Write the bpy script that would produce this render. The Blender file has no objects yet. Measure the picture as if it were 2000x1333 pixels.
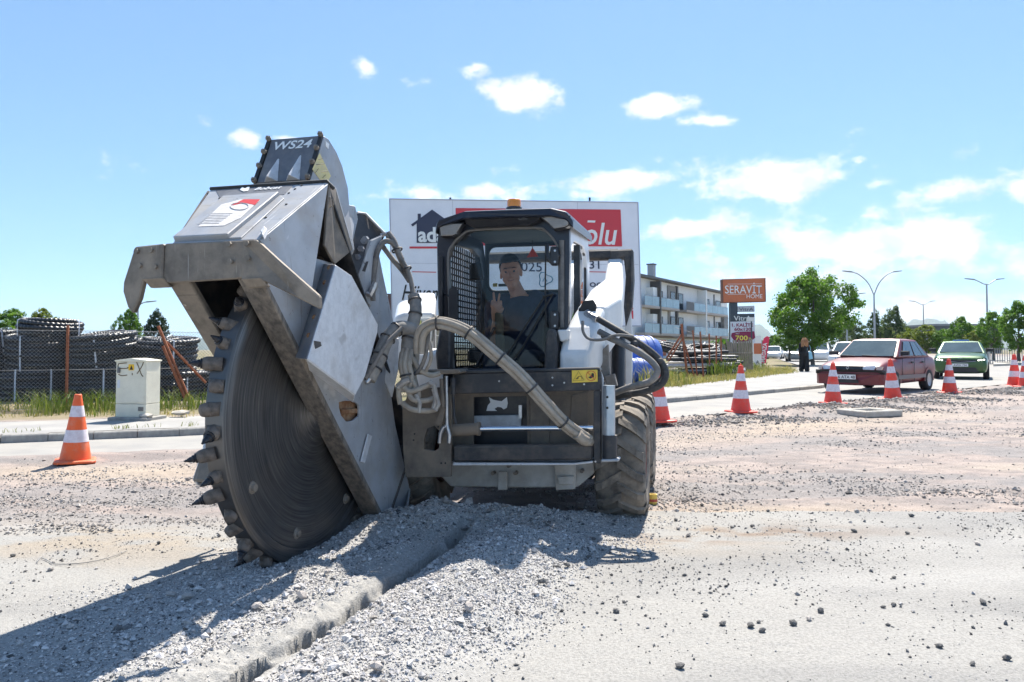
import bpy, bmesh, math, random
import numpy as np
from mathutils import Vector, Matrix

random.seed(7)
RNG = np.random.default_rng(7)
scene = bpy.context.scene
COL = scene.collection
rad = math.radians

# ------------------------------------------------------------------ camera
FPX, CAM_H, PITCH = 1450.0, 1.15, rad(2.0)      # focal length in photo pixels (2000 wide)
PY0 = 683.0 - FPX * math.tan(PITCH)             # principal row, the horizon lies on row 683
cam_data = bpy.data.cameras.new('camera')
cam = bpy.data.objects.new('camera', cam_data)
COL.objects.link(cam)
cam.location = (0, 0, CAM_H)
cam.rotation_euler = (rad(90) + PITCH, 0, 0)
cam_data.sensor_width = 36.0
cam_data.lens = 36.0 * FPX / 2000.0
cam_data.shift_y = -(666.5 - PY0) / 2000.0
cam_data.clip_start, cam_data.clip_end = 0.05, 12000
scene.camera = cam

# ------------------------------------------------------------------ light and exposure
SUN_EL, SUN_AZ = rad(56), rad(17)
sun_dir = Vector((math.sin(SUN_AZ) * math.cos(SUN_EL), math.cos(SUN_AZ) * math.cos(SUN_EL), math.sin(SUN_EL)))
sl = bpy.data.lights.new('sun', 'SUN')
sl.energy, sl.angle, sl.color = 4.2, rad(0.53), (1.0, 0.94, 0.85)
so = bpy.data.objects.new('sun', sl)
COL.objects.link(so)
so.rotation_euler = sun_dir.to_track_quat('Z', 'Y').to_euler()
so.location = (20, 40, 60)

scene.view_settings.view_transform = 'Standard'
scene.view_settings.look = 'None'
scene.view_settings.gamma = 1
scene.view_settings.use_curve_mapping = False
scene.view_settings.exposure = 1.3
scene.render.engine = 'CYCLES'
scene.cycles.use_denoising = True
scene.cycles.max_bounces = 6
scene.cycles.diffuse_bounces = 3
scene.cycles.glossy_bounces = 3
scene.cycles.transmission_bounces = 4
scene.cycles.transparent_max_bounces = 24
scene.cycles.use_adaptive_sampling = True
scene.cycles.adaptive_threshold = 0.02

world = bpy.data.worlds.new('World')
scene.world = world
world.use_nodes = True


def build_world():
    nt = world.node_tree
    N, K = nt.nodes, nt.links
    N.clear()
    out = N.new('ShaderNodeOutputWorld')
    bg = N.new('ShaderNodeBackground')
    bg.inputs['Strength'].default_value = 0.093
    K.new(bg.outputs[0], out.inputs[0])
    sky = N.new('ShaderNodeTexSky')
    sky.sky_type = 'NISHITA'
    sky.sun_disc = False
    sky.sun_elevation, sky.sun_rotation = SUN_EL, SUN_AZ
    sky.altitude, sky.air_density, sky.dust_density, sky.ozone_density = 50, 0.7, 0.15, 3.0

    def math_(op, a, b=None, c=None, clamp=False):
        n = N.new('ShaderNodeMath'); n.operation = op; n.use_clamp = clamp
        for i, v in enumerate((a, b, c)):
            if v is None: continue
            if isinstance(v, (int, float)): n.inputs[i].default_value = v
            else: K.new(v, n.inputs[i])
        return n.outputs[0]
    tc = N.new('ShaderNodeTexCoord')
    sep = N.new('ShaderNodeSeparateXYZ'); K.new(tc.outputs['Generated'], sep.inputs[0])
    az = math_('ARCTAN2', sep.outputs[0], sep.outputs[1])
    el = math_('ARCSINE', sep.outputs[2])
    comb = N.new('ShaderNodeCombineXYZ'); K.new(az, comb.inputs[0]); K.new(el, comb.inputs[1])
    ns = N.new('ShaderNodeTexNoise'); ns.inputs['Scale'].default_value = 13; ns.inputs['Detail'].default_value = 9
    ns.inputs['Roughness'].default_value = 0.62
    stretch = N.new('ShaderNodeVectorMath'); stretch.operation = 'MULTIPLY'; stretch.inputs[1].default_value = (1.0, 1.5, 1.0)
    K.new(comb.outputs[0], stretch.inputs[0]); K.new(stretch.outputs[0], ns.inputs['Vector'])
    nz = math_('SUBTRACT', ns.outputs['Fac'], 0.5)
    # cumulus: (photo column, row, half width, half height, weight), converted to directions
    clouds = [(1025, 180, 70, 32, 1.5), (1095, 190, 22, 14, .7), (1000, 160, 30, 14, .6), (1285, 205, 66, 22, 1.4), (1370, 232, 54, 15, 1.2),
              (710, 124, 22, 14, .75), (858, 124, 12, 9, .5), (925, 130, 26, 9, .55), (835, 153, 28, 8, .5), (475, 268, 28, 18, 1.2), (400, 238, 18, 8, .5),
              (560, 268, 34, 8, .8), (1530, 348, 115, 46, 1.7), (1575, 320, 60, 20, .7), (1540, 375, 90, 16, .6), (1718, 360, 48, 13, .8), (840, 375, 52, 16, .9),
              (970, 370, 120, 18, .9), (1215, 355, 92, 22, 1.4), (1150, 378, 60, 10, .6), (1320, 448, 80, 22, 1.5), (1415, 463, 14, 8, .5),
              (1850, 378, 115, 28, 1.3), (1990, 365, 50, 40, 1), (1830, 405, 90, 12, .6), (1700, 465, 220, 32, 1.3), (1560, 500, 230, 22, .8), (1830, 450, 120, 18, .7),
              (1890, 435, 50, 10, .5), (1880, 530, 160, 34, .8), (1680, 570, 200, 30, .6), (1960, 480, 70, 16, .6), (1680, 309, 12, 6, .5), (1780, 500, 420, 110, .58), (1500, 560, 260, 60, .52), (1000, 395, 300, 35, .3), (1500, 440, 220, 40, .4), (1900, 600, 300, 60, .8)]
    total = None
    for (cx, cy, rx, ry, w) in clouds:
        a = math.atan2((cx - 1000) / FPX, 1.0)
        # elevation above the horizon row
        e = math.atan((683 - cy) / FPX * math.cos(a))
        da, de = rx / FPX * math.cos(a) ** 2, ry / FPX * math.cos(a)
        sv = N.new('ShaderNodeVectorMath'); sv.operation = 'SUBTRACT'; sv.inputs[1].default_value = (a, e, 0)
        K.new(comb.outputs[0], sv.inputs[0])
        dv = N.new('ShaderNodeVectorMath'); dv.operation = 'MULTIPLY'; dv.inputs[1].default_value = (1 / da, 1 / de, 0)
        K.new(sv.outputs[0], dv.inputs[0])
        ln = N.new('ShaderNodeVectorMath'); ln.operation = 'LENGTH'; K.new(dv.outputs[0], ln.inputs[0])
        # flat-bottomed bump that falls off towards its rim
        m = math_('MULTIPLY', math_('SUBTRACT', 1.25, ln.outputs['Value']), 0.55 * w)
        m = math_('MAXIMUM', m, -0.6)
        total = m if total is None else math_('MAXIMUM', total, m)
    # the rest of the sky carries the same kind of scattered cumulus
    n2 = N.new('ShaderNodeTexNoise'); n2.inputs['Scale'].default_value = 5.0; n2.inputs['Detail'].default_value = 2
    K.new(stretch.outputs[0], n2.inputs['Vector'])
    wide = math_('MULTIPLY', math_('SUBTRACT', n2.outputs['Fac'], 0.60), 3.2)
    aside = math_('SUBTRACT', math_('ABSOLUTE', az), 0.74)
    wide = math_('MINIMUM', wide, math_('MULTIPLY', aside, 4.0))
    low = math_('MULTIPLY', math_('SUBTRACT', 0.9, el), 2.0)
    wide = math_('MINIMUM', wide, low)
    total = math_('MAXIMUM', total, wide)
    dens = math_('ADD', total, math_('MULTIPLY', nz, 2.7))
    mr = N.new('ShaderNodeMapRange'); mr.interpolation_type = 'SMOOTHSTEP'
    mr.inputs['From Min'].default_value = 0.0; mr.inputs['From Max'].default_value = 0.62
    K.new(dens, mr.inputs['Value'])
    gm = N.new('ShaderNodeGamma'); gm.inputs['Gamma'].default_value = SKY_GAMMA
    K.new(sky.outputs[0], gm.inputs['Color'])
    hs = N.new('ShaderNodeMixRGB'); hs.blend_type = 'MULTIPLY'; hs.inputs['Fac'].default_value = 1
    hs.inputs['Color2'].default_value = (*SKY_TINT, 1)
    K.new(gm.outputs[0], hs.inputs['Color1'])
    mix = N.new('ShaderNodeMixRGB')
    n3 = N.new('ShaderNodeTexNoise'); n3.inputs['Scale'].default_value = 22; n3.inputs['Detail'].default_value = 5; K.new(stretch.outputs[0], n3.inputs['Vector'])
    cc = N.new('ShaderNodeMixRGB'); cc.inputs['Color1'].default_value = (CLOUD * .74, CLOUD * .79, CLOUD * .85, 1); cc.inputs['Color2'].default_value = (CLOUD, CLOUD, CLOUD, 1)
    m3 = N.new('ShaderNodeMapRange'); m3.inputs['From Min'].default_value = .36; m3.inputs['From Max'].default_value = .56; K.new(n3.outputs['Fac'], m3.inputs['Value']); K.new(m3.outputs[0], cc.inputs['Fac']); K.new(cc.outputs[0], mix.inputs['Color2'])
    K.new(math_('MULTIPLY', mr.outputs[0], 0.93), mix.inputs['Fac']); K.new(hs.outputs[0], mix.inputs['Color1'])
    K.new(mix.outputs[0], bg.inputs['Color'])


CLOUD, SKY_GAMMA, SKY_TINT = 5.6, 0.62, (1.08, 1.44, 1.76)
build_world()

# ------------------------------------------------------------------ from photo positions to places
def ray(px, py):
    X, Y = (px - 1000.0) / FPX, -(py - PY0) / FPX
    return Vector((X, math.cos(PITCH) - Y * math.sin(PITCH), math.sin(PITCH) + Y * math.cos(PITCH)))

def at(px, py, d):
    """the place seen at (px, py) that lies d metres ahead"""
    r = ray(px, py)
    return Vector((0, 0, CAM_H)) + r * (d / r.y)

def on_ground(px, py, z=0.0):
    r = ray(px, py)
    return Vector((0, 0, CAM_H)) + r * ((z - CAM_H) / r.z)

def on_plane(px, py, p, n):
    r = ray(px, py); o = Vector((0, 0, CAM_H))
    return o + r * ((p - o).dot(n) / r.dot(n))

# ------------------------------------------------------------------ materials
MATS = {}
def mat(name, c1, c2=None, scale=6.0, lo=0.4, hi=0.62, detail=6, rough=0.6, metal=0.0, bump=0.0, bscale=40.0,
        dust=None, dust_amt=0.5, dust_scale=3.0, dust_up=0.6, coat=0.0, spec=0.5, chips=None, chip_scale=30, chip_th=0.66, r2=None,
        stretch=None, coord='Object', alpha=None, trans=None, attr=None, scratch=None):
    if name in MATS: return MATS[name]
    m = bpy.data.materials.new(name); m.use_nodes = True
    nt = m.node_tree; N, K = nt.nodes, nt.links
    b = N['Principled BSDF']
    b.inputs['Roughness'].default_value = rough
    b.inputs['Metallic'].default_value = metal
    b.inputs['Specular IOR Level'].default_value = spec
    if coat: b.inputs['Coat Weight'].default_value = coat; b.inputs['Coat Roughness'].default_value = 0.06
    tc = N.new('ShaderNodeTexCoord'); src = tc.outputs[coord]
    if stretch:
        mp = N.new('ShaderNodeMapping'); mp.inputs['Scale'].default_value = stretch
        K.new(src, mp.inputs['Vector']); src = mp.outputs[0]
    def noise(sc, det=6, ro=0.6, off=None):
        n = N.new('ShaderNodeTexNoise'); n.inputs['Scale'].default_value = sc; n.inputs['Detail'].default_value = det
        n.inputs['Roughness'].default_value = ro
        if off is not None:
            ad = N.new('ShaderNodeVectorMath'); ad.operation = 'ADD'; ad.inputs[1].default_value = (off, off * .7, -off)
            K.new(src, ad.inputs[0]); K.new(ad.outputs[0], n.inputs['Vector'])
        else: K.new(src, n.inputs['Vector'])
        return n.outputs['Fac']
    def ramp(v, a, z):
        r = N.new('ShaderNodeMapRange'); r.inputs['From Min'].default_value = a; r.inputs['From Max'].default_value = z
        K.new(v, r.inputs['Value']); return r.outputs[0]
    def mixc(f, a, z):
        x = N.new('ShaderNodeMixRGB')
        if isinstance(f, float): x.inputs['Fac'].default_value = f
        else: K.new(f, x.inputs['Fac'])
        for s, v in (('Color1', a), ('Color2', z)):
            if isinstance(v, tuple): x.inputs[s].default_value = (*v, 1)
            else: K.new(v, x.inputs[s])
        return x.outputs[0]
    col = tuple(c1)
    if attr:
        an = N.new('ShaderNodeAttribute'); an.attribute_name = attr; col = an.outputs['Color']
        if c2:
            f = ramp(noise(scale, detail), lo, hi)
            v = N.new('ShaderNodeMixRGB'); v.blend_type = 'MULTIPLY'; v.inputs['Fac'].default_value = 1
            K.new(col, v.inputs['Color1']); K.new(mixc(f, tuple(c1), tuple(c2)), v.inputs['Color2']); col = v.outputs[0]
    elif c2:
        f = ramp(noise(scale, detail), lo, hi)
        col = mixc(f, tuple(c1), tuple(c2))
    if chips:
        f = ramp(noise(chip_scale, 4, .7, 3.1), chip_th, chip_th + .05)
        col = mixc(f, col, tuple(chips))
    if scratch:
        for k, (rot, sc) in enumerate((((.3, .5, .9), (70, 3, 5)), ((1.1, -.4, .2), (4, 80, 3)))):
            mp2 = N.new('ShaderNodeMapping'); mp2.inputs['Rotation'].default_value = rot; mp2.inputs['Scale'].default_value = sc; K.new(tc.outputs['Object'], mp2.inputs['Vector'])
            n_ = N.new('ShaderNodeTexNoise'); n_.inputs['Scale'].default_value = 1.0; n_.inputs['Detail'].default_value = 3; K.new(mp2.outputs[0], n_.inputs['Vector'])
            f = ramp(n_.outputs['Fac'], .66, .70)
            h_ = N.new('ShaderNodeMath'); h_.operation = 'MULTIPLY'; h_.inputs[1].default_value = .6; K.new(f, h_.inputs[0])
            col = mixc(h_.outputs[0], col, tuple(scratch[k % len(scratch)]))
    rsock = None
    if dust:
        f = ramp(noise(dust_scale, 8, .68, 7.7), 0.62 - dust_amt * .5, 0.95 - dust_amt * .5)
        geo = N.new('ShaderNodeNewGeometry'); sx = N.new('ShaderNodeSeparateXYZ'); K.new(geo.outputs['Normal'], sx.inputs[0])
        up = N.new('ShaderNodeMath'); up.operation = 'MULTIPLY_ADD'; up.use_clamp = True
        up.inputs[1].default_value = dust_up; up.inputs[2].default_value = 0.0; K.new(sx.outputs[2], up.inputs[0])
        ad = N.new('ShaderNodeMath'); ad.operation = 'ADD'; ad.use_clamp = True; K.new(f, ad.inputs[0]); K.new(up.outputs[0], ad.inputs[1])
        ml = N.new('ShaderNodeMath'); ml.operation = 'MULTIPLY'; ml.inputs[1].default_value = min(1, .55 + dust_amt * .4); K.new(ad.outputs[0], ml.inputs[0])
        col = mixc(ml.outputs[0], col, tuple(dust))
        rr = N.new('ShaderNodeMapRange'); rr.inputs['To Min'].default_value = rough; rr.inputs['To Max'].default_value = max(rough, .85)
        K.new(ml.outputs[0], rr.inputs['Value']); K.new(rr.outputs[0], b.inputs['Roughness'])
        if metal:
            mm = N.new('ShaderNodeMapRange'); mm.inputs['To Min'].default_value = metal; mm.inputs['To Max'].default_value = 0
            K.new(ml.outputs[0], mm.inputs['Value']); K.new(mm.outputs[0], b.inputs['Metallic'])
    elif r2 is not None:
        rr = N.new('ShaderNodeMapRange'); rr.inputs['From Min'].default_value = .35; rr.inputs['From Max'].default_value = .65
        rr.inputs['To Min'].default_value = rough; rr.inputs['To Max'].default_value = r2
        K.new(noise(scale * 1.7, 5, .6, 1.3), rr.inputs['Value']); K.new(rr.outputs[0], b.inputs['Roughness'])
    if isinstance(col, tuple): b.inputs['Base Color'].default_value = (*col, 1)
    else: K.new(col, b.inputs['Base Color'])
    if bump:
        bp = N.new('ShaderNodeBump'); bp.inputs['Strength'].default_value = bump; bp.inputs['Distance'].default_value = 0.01
        K.new(noise(bscale, 6, .6, 5.0), bp.inputs['Height']); K.new(bp.outputs[0], b.inputs['Normal'])
    if trans: b.inputs['Transmission Weight'].default_value = trans
    MATS[name] = m
    return m

def glass_mat(name, tint, refl_rough=0.02, extra=0.0, dirt=0.0, ior=1.5):
    if name in MATS: return MATS[name]
    m = bpy.data.materials.new(name); m.use_nodes = True
    nt = m.node_tree; N, K = nt.nodes, nt.links
    N.clear()
    o = N.new('ShaderNodeOutputMaterial'); t = N.new('ShaderNodeBsdfTransparent'); t.inputs[0].default_value = (*tint, 1)
    g = N.new('ShaderNodeBsdfGlossy'); g.inputs['Roughness'].default_value = refl_rough; g.inputs[0].default_value = (1, 1, 1, 1)
    fr = N.new('ShaderNodeFresnel'); fr.inputs[0].default_value = ior
    ad = N.new('ShaderNodeMath'); ad.operation = 'ADD'; ad.inputs[1].default_value = extra; ad.use_clamp = True
    K.new(fr.outputs[0], ad.inputs[0])
    mx = N.new('ShaderNodeMixShader'); K.new(ad.outputs[0], mx.inputs[0]); K.new(t.outputs[0], mx.inputs[1]); K.new(g.outputs[0], mx.inputs[2])
    last = mx.outputs[0]
    if dirt:
        d = N.new('ShaderNodeBsdfDiffuse'); d.inputs[0].default_value = (.45, .42, .38, 1)
        tc = N.new('ShaderNodeTexCoord'); n = N.new('ShaderNodeTexNoise'); n.inputs['Scale'].default_value = 9; n.inputs['Detail'].default_value = 8
        K.new(tc.outputs['Object'], n.inputs['Vector'])
        r = N.new('ShaderNodeMapRange'); r.inputs['From Min'].default_value = .45; r.inputs['From Max'].default_value = .85; r.inputs['To Max'].default_value = dirt
        K.new(n.outputs['Fac'], r.inputs['Value'])
        m2 = N.new('ShaderNodeMixShader'); K.new(r.outputs[0], m2.inputs[0]); K.new(last, m2.inputs[1]); K.new(d.outputs[0], m2.inputs[2]); last = m2.outputs[0]
    K.new(last, o.inputs[0])
    MATS[name] = m
    return m

# ------------------------------------------------------------------ mesh building
def frame_of(d):
    d = d.normalized()
    a = Vector((0, 0, 1)) if abs(d.z) < 0.9 else Vector((1, 0, 0))
    x = d.cross(a).normalized(); y = x.cross(d).normalized()
    return x, y

class MB:
    def __init__(s): s.v, s.f, s.sm = [], [], []
    def add(s, vs, fs, smooth=False):
        o = len(s.v); s.v += [tuple(p) for p in vs]
        for f in fs: s.f.append(tuple(i + o for i in f)); s.sm.append(smooth)
        return s
    def box(s, c, size, rot=None):
        hx, hy, hz = size[0] / 2, size[1] / 2, size[2] / 2
        ps = [Vector((x * hx, y * hy, z * hz)) for z in (-1, 1) for y in (-1, 1) for x in (-1, 1)]
        if rot is not None: ps = [rot @ p for p in ps]
        c = Vector(c)
        return s.hexa([p + c for p in ps])
    def hexa(s, p):   # order: x fastest, then y, then z
        return s.add(p, [(0, 2, 3, 1), (4, 5, 7, 6), (0, 1, 5, 4), (2, 6, 7, 3), (0, 4, 6, 2), (1, 3, 7, 5)])
    def span(s, a, b):
        return s.box([(a[i] + b[i]) / 2 for i in range(3)], [abs(b[i] - a[i]) for i in range(3)])
    def prism(s, poly, off):
        off = Vector(off); n = len(poly); p = [Vector(q) for q in poly]
        fs = [tuple(range(n))[::-1], tuple(range(n, 2 * n))]
        fs += [(i, (i + 1) % n, n + (i + 1) % n, n + i) for i in range(n)]
        return s.add(p + [q + off for q in p], fs)
    def plate(s, poly, t):
        p = [Vector(q) for q in poly]
        n = Vector((0, 0, 0))
        for i in range(len(p)): n += (p[i] - p[0]).cross(p[(i + 1) % len(p)] - p[0])
        n.normalize()
        return s.prism([q - n * t / 2 for q in p], n * t)
    def band(s, outer, inner, off):
        """closed frame between two loops with the same number of points"""
        off = Vector(off); n = len(outer); o = [Vector(q) for q in outer]; i_ = [Vector(q) for q in inner]
        vs = o + i_ + [q + off for q in o] + [q + off for q in i_]
        fs = []
        for k in range(n):
            j = (k + 1) % n
            fs += [(k, j, n + j, n + k), (2 * n + k, 3 * n + k, 3 * n + j, 2 * n + j), (k, 2 * n + k, 2 * n + j, j), (n + k, n + j, 3 * n + j, 3 * n + k)]
        return s.add(vs, fs)
    def tube(s, path, r, n=8, caps=True, smooth=True, closed=False):
        P = [Vector(p) for p in path]; m = len(P)
        rs = r if isinstance(r, (list, tuple)) else [r] * m
        vs, fs = [], []
        x = None
        for i in range(m):
            if closed: d = P[(i + 1) % m] - P[i - 1]
            else: d = P[min(i + 1, m - 1)] - P[max(i - 1, 0)]
            d.normalize()
            if x is None: x, y = frame_of(d)
            else:
                x = (x - d * x.dot(d)).normalized(); y = d.cross(x)
            y = d.cross(x)
            for k in range(n):
                a = 2 * math.pi * k / n
                vs.append(P[i] + (x * math.cos(a) + y * math.sin(a)) * rs[i])
        for i in range(m if closed else m - 1):
            j = (i + 1) % m
            for k in range(n):
                l = (k + 1) % n
                fs.append((i * n + k, i * n + l, j * n + l, j * n + k))
        s.add(vs, fs, smooth)
        if caps and not closed:
            s.add(vs[:n], [tuple(range(n))[::-1]]); s.add(vs[-n:], [tuple(range(n))])
        return s
    def cyl(s, a, b, r0, r1=None, n=12, smooth=True):
        return s.tube([a, b], [r0, r0 if r1 is None else r1], n, True, smooth)
    def lathe(s, prof, c, axis, n=32, smooth=False, closed=False):
        """prof: (radius, along axis) pairs"""
        c = Vector(c); axis = Vector(axis).normalized(); x, y = frame_of(axis); m = len(prof)
        vs, fs = [], []
        for (r, t) in prof:
            for k in range(n):
                a = 2 * math.pi * k / n
                vs.append(c + axis * t + (x * math.cos(a) + y * math.sin(a)) * r)
        for i in range(m if closed else m - 1):
            j = (i + 1) % m
            for k in range(n):
                l = (k + 1) % n
                fs.append((i * n + k, j * n + k, j * n + l, i * n + l))
        return s.add(vs, fs, smooth)
    def sphere(s, c, r, nu=12, nv=8, squash=(1, 1, 1)):
        c = Vector(c); vs, fs = [], []
        for j in range(nv + 1):
            t = math.pi * j / nv
            for i in range(nu):
                a = 2 * math.pi * i / nu
                vs.append(c + Vector((r * squash[0] * math.sin(t) * math.cos(a), r * squash[1] * math.sin(t) * math.sin(a), r * squash[2] * math.cos(t))))
        for j in range(nv):
            for i in range(nu):
                k = (i + 1) % nu
                fs.append((j * nu + i, (j + 1) * nu + i, (j + 1) * nu + k, j * nu + k))
        return s.add(vs, fs, True)
    def loft(s, secs, caps=True, smooth=False):
        n = len(secs[0]); vs = [Vector(p) for sec in secs for p in sec]; fs = []
        for i in range(len(secs) - 1):
            for k in range(n):
                l = (k + 1) % n
                fs.append((i * n + k, i * n + l, (i + 1) * n + l, (i + 1) * n + k))
        if caps: fs += [tuple(range(n))[::-1], tuple(range((len(secs) - 1) * n, len(secs) * n))]
        return s.add(vs, fs, smooth)
    def quad(s, a, b, c, d): return s.add([a, b, c, d], [(0, 1, 2, 3)])

WORLD = {}     # world matrix of every object that was built
def mesh_from(mb, name, inv=None, fix=True):
    me = bpy.data.meshes.new(name)
    vs = mb.v if inv is None else [tuple(inv @ Vector(p)) for p in mb.v]
    me.from_pydata(vs, [], mb.f)
    if any(mb.sm): me.polygons.foreach_set('use_smooth', mb.sm)
    if fix:
        bm = bmesh.new(); bm.from_mesh(me)
        bmesh.ops.recalc_face_normals(bm, faces=bm.faces)
        bm.to_mesh(me); bm.free()
    me.update()
    return me

def thing(name, label, cat, loc=(0, 0, 0), rotz=0.0, group=None):
    o = bpy.data.objects.new(name, None); COL.objects.link(o)
    o.empty_display_size = 0.2
    o.location = loc; o.rotation_euler = (0, 0, rotz)
    WORLD[o.name] = Matrix.Translation(Vector(loc)) @ Matrix.Rotation(rotz, 4, 'Z')
    tag(o, label, cat, group)
    return o

def tag(o, label=None, cat=None, group=None, kind=None):
    if label: o['label'] = label
    if cat: o['category'] = cat
    if group: o['group'] = group
    if kind: o['kind'] = kind
    return o

def build(mb, name, material, parent=None, world=False, bevel=0.0, label=None, fix=True, segs=1):
    """one mesh object; vertices are local to the parent's frame, or in world space with world=True"""
    W_ = WORLD[parent.name] if parent is not None else Matrix.Identity(4)
    me = mesh_from(mb, name, W_.inverted() if (world and parent is not None) else None, fix)
    me.materials.append(material)
    o = bpy.data.objects.new(name, me); COL.objects.link(o)
    if parent is not None: o.parent = parent
    WORLD[o.name] = W_
    if bevel:
        bv = o.modifiers.new('bevel', 'BEVEL'); bv.width = bevel; bv.segments = segs; bv.limit_method = 'ANGLE'; bv.angle_limit = rad(35)
        bv.harden_normals = False
    if label: o['label'] = label
    return o

def copy_tree(o, parent=None, name=None):
    c = o.copy(); COL.objects.link(c); c.parent = parent
    for ch in list(o.children): copy_tree(ch, c)
    return c

def np_mesh(name, V, Fq, material, parent=None, smooth=False, colors=None, tri=False):
    """fast mesh from numpy arrays; Fq is (n,4) or (n,3)"""
    me = bpy.data.meshes.new(name)
    k = Fq.shape[1]
    me.vertices.add(len(V)); me.vertices.foreach_set('co', np.asarray(V, dtype=np.float32).ravel())
    me.loops.add(Fq.size); me.loops.foreach_set('vertex_index', np.asarray(Fq, dtype=np.int32).ravel())
    me.polygons.add(len(Fq))
    me.polygons.foreach_set('loop_start', np.arange(0, Fq.size, k, dtype=np.int32))
    me.polygons.foreach_set('loop_total', np.full(len(Fq), k, dtype=np.int32))
    me.polygons.foreach_set('use_smooth', np.full(len(Fq), smooth, dtype=bool))
    if colors is not None:
        ca = me.color_attributes.new('tone', 'FLOAT_COLOR', 'POINT')
        c4 = np.ones((len(V), 4), dtype=np.float32); c4[:, :3] = colors
        ca.data.foreach_set('color', c4.ravel())
    me.update(calc_edges=True)
    me.materials.append(material)
    o = bpy.data.objects.new(name, me); COL.objects.link(o)
    if parent is not None: o.parent = parent
    WORLD[o.name] = WORLD[parent.name] if parent is not None else Matrix.Identity(4)
    return o

FONT_CACHE = {}
def lettering(text, size, origin, xdir, ydir, material, parent, name='lettering', extrude=0.002, bold=0.0, shear=0.0, width=None, squash=None, align='LEFT', spacing=1.0):
    """raised letters on a surface: origin is the left end of the base line, xdir the reading direction; world space"""
    cu = bpy.data.curves.new(name, 'FONT'); cu.body = text; cu.size = 1.0; cu.offset = bold; cu.shear = shear; cu.align_x = align
    cu.space_character = spacing; cu.resolution_u = 3
    tmp = bpy.data.objects.new('tmp_text', cu); COL.objects.link(tmp)
    dg = bpy.context.evaluated_depsgraph_get(); dg.update()
    me = bpy.data.meshes.new_from_object(tmp.evaluated_get(dg))
    bpy.data.objects.remove(tmp); bpy.data.curves.remove(cu)
    n = len(me.vertices); co = np.empty(n * 3, dtype=np.float32); me.vertices.foreach_get('co', co); co = co.reshape(-1, 3)
    if width is not None and n:
        w0 = co[:, 0].max() - co[:, 0].min(); k = width / (w0 * size); co[:, 0] = (co[:, 0] - co[:, 0].min()) * k
    X, Y = Vector(xdir).normalized(), Vector(ydir).normalized(); Z = X.cross(Y)
    o3 = np.array(origin) + np.array(Z) * extrude
    P = o3 + co[:, :1] * size * np.array(X) + co[:, 1:2] * size * np.array(Y)
    inv = np.array(WORLD[parent.name].inverted())
    P = P @ inv[:3, :3].T + inv[:3, 3]
    me.vertices.foreach_set('co', P.astype(np.float32).ravel()); me.update()
    me.materials.clear(); me.materials.append(material)
    ob = bpy.data.objects.new(name, me); COL.objects.link(ob); ob.parent = parent
    WORLD[ob.name] = WORLD[parent.name]
    return ob

def spline(pts, n=8):
    """Catmull-Rom through the points"""
    P = [Vector(p) for p in pts]; P = [P[0] * 2 - P[1]] + P + [P[-1] * 2 - P[-2]]
    out = []
    for i in range(1, len(P) - 2):
        for k in range(n):
            t = k / n; a, b, c, d = P[i - 1], P[i], P[i + 1], P[i + 2]
            out.append(0.5 * ((2 * b) + (c - a) * t + (2 * a - 5 * b + 4 * c - d) * t * t + (3 * b - a - 3 * c + d) * t ** 3))
    out.append(P[-2]); return out

def vnoise(x, y, seed=0):
    """value noise on numpy arrays, about -1..1"""
    xi, yi = np.floor(x).astype(np.int64), np.floor(y).astype(np.int64)
    xf, yf = x - xi, y - yi
    u, v = xf * xf * (3 - 2 * xf), yf * yf * (3 - 2 * yf)
    def h(a, b):
        n = (a * 374761393 + b * 668265263 + seed * 974634777) & 0x7fffffff
        n = ((n ^ (n >> 13)) * 1274126177) & 0x7fffffff
        n = n ^ (n >> 16)
        return (n & 0xffff) / 32767.5 - 1
    return (h(xi, yi) * (1 - u) + h(xi + 1, yi) * u) * (1 - v) + (h(xi, yi + 1) * (1 - u) + h(xi + 1, yi + 1) * u) * v

def fbm(x, y, oct=4, seed=0, gain=.5):
    s = 0; a = 1.0; t = 0
    for o in range(oct):
        s = s + a * vnoise(x * 2 ** o, y * 2 ** o, seed + o * 17); t += a; a *= gain
    return s / t

def sstep(a, b, x):
    t = np.clip((x - a) / (b - a), 0, 1); return t * t * (3 - 2 * t)
# ================================================================== the ground
TR_A = np.array([-0.366, 4.42]); TR_D = np.array([0.304, 0.953]); TR_D = TR_D / np.linalg.norm(TR_D)

def gp(px, py, z=0.0):
    q = on_ground(px, py, z); return (q.x, q.y)

ROAD_NEAR = [gp(*p) for p in [(-900, 933), (-400, 908), (0, 894), (389, 878), (1000, 838), (1302, 818), (1412, 808), (1605, 788), (1800, 768), (2000, 747), (2400, 716), (2700, 702)]]
KERB = [gp(*p) for p in [(-900, 912), (-400, 888), (0, 867), (389, 851), (1000, 808), (1302, 788), (1430, 776), (1605, 759), (1690, 741), (1705, 722), (1690, 705), (1650, 695)]]
PAVE_BACK = [gp(px, py, 0.1) for px, py in [(-900, 862), (-400, 842), (0, 825), (389, 813), (1000, 776), (1294, 757), (1417, 743), (1545, 728), (1565, 715), (1530, 705), (1510, 697), (1500, 692)]]

def poly_y(line, x):
    xs = np.array([p[0] for p in line]); ys = np.array([p[1] for p in line])
    o = np.argsort(xs); return np.interp(x, xs[o], ys[o])

def trench_st(x, y):
    dx, dy = x - TR_A[0], y - TR_A[1]
    return dx * TR_D[1] - dy * TR_D[0], dx * TR_D[0] + dy * TR_D[1]     # across (right positive), along

def bump2(x, y, cx, cy, rx, ry, rot=0.0):
    c, s = math.cos(rot), math.sin(rot); dx, dy = x - cx, y - cy
    u, v = (dx * c + dy * s) / rx, (-dx * s + dy * c) / ry
    return np.exp(-(u * u + v * v))

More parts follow.
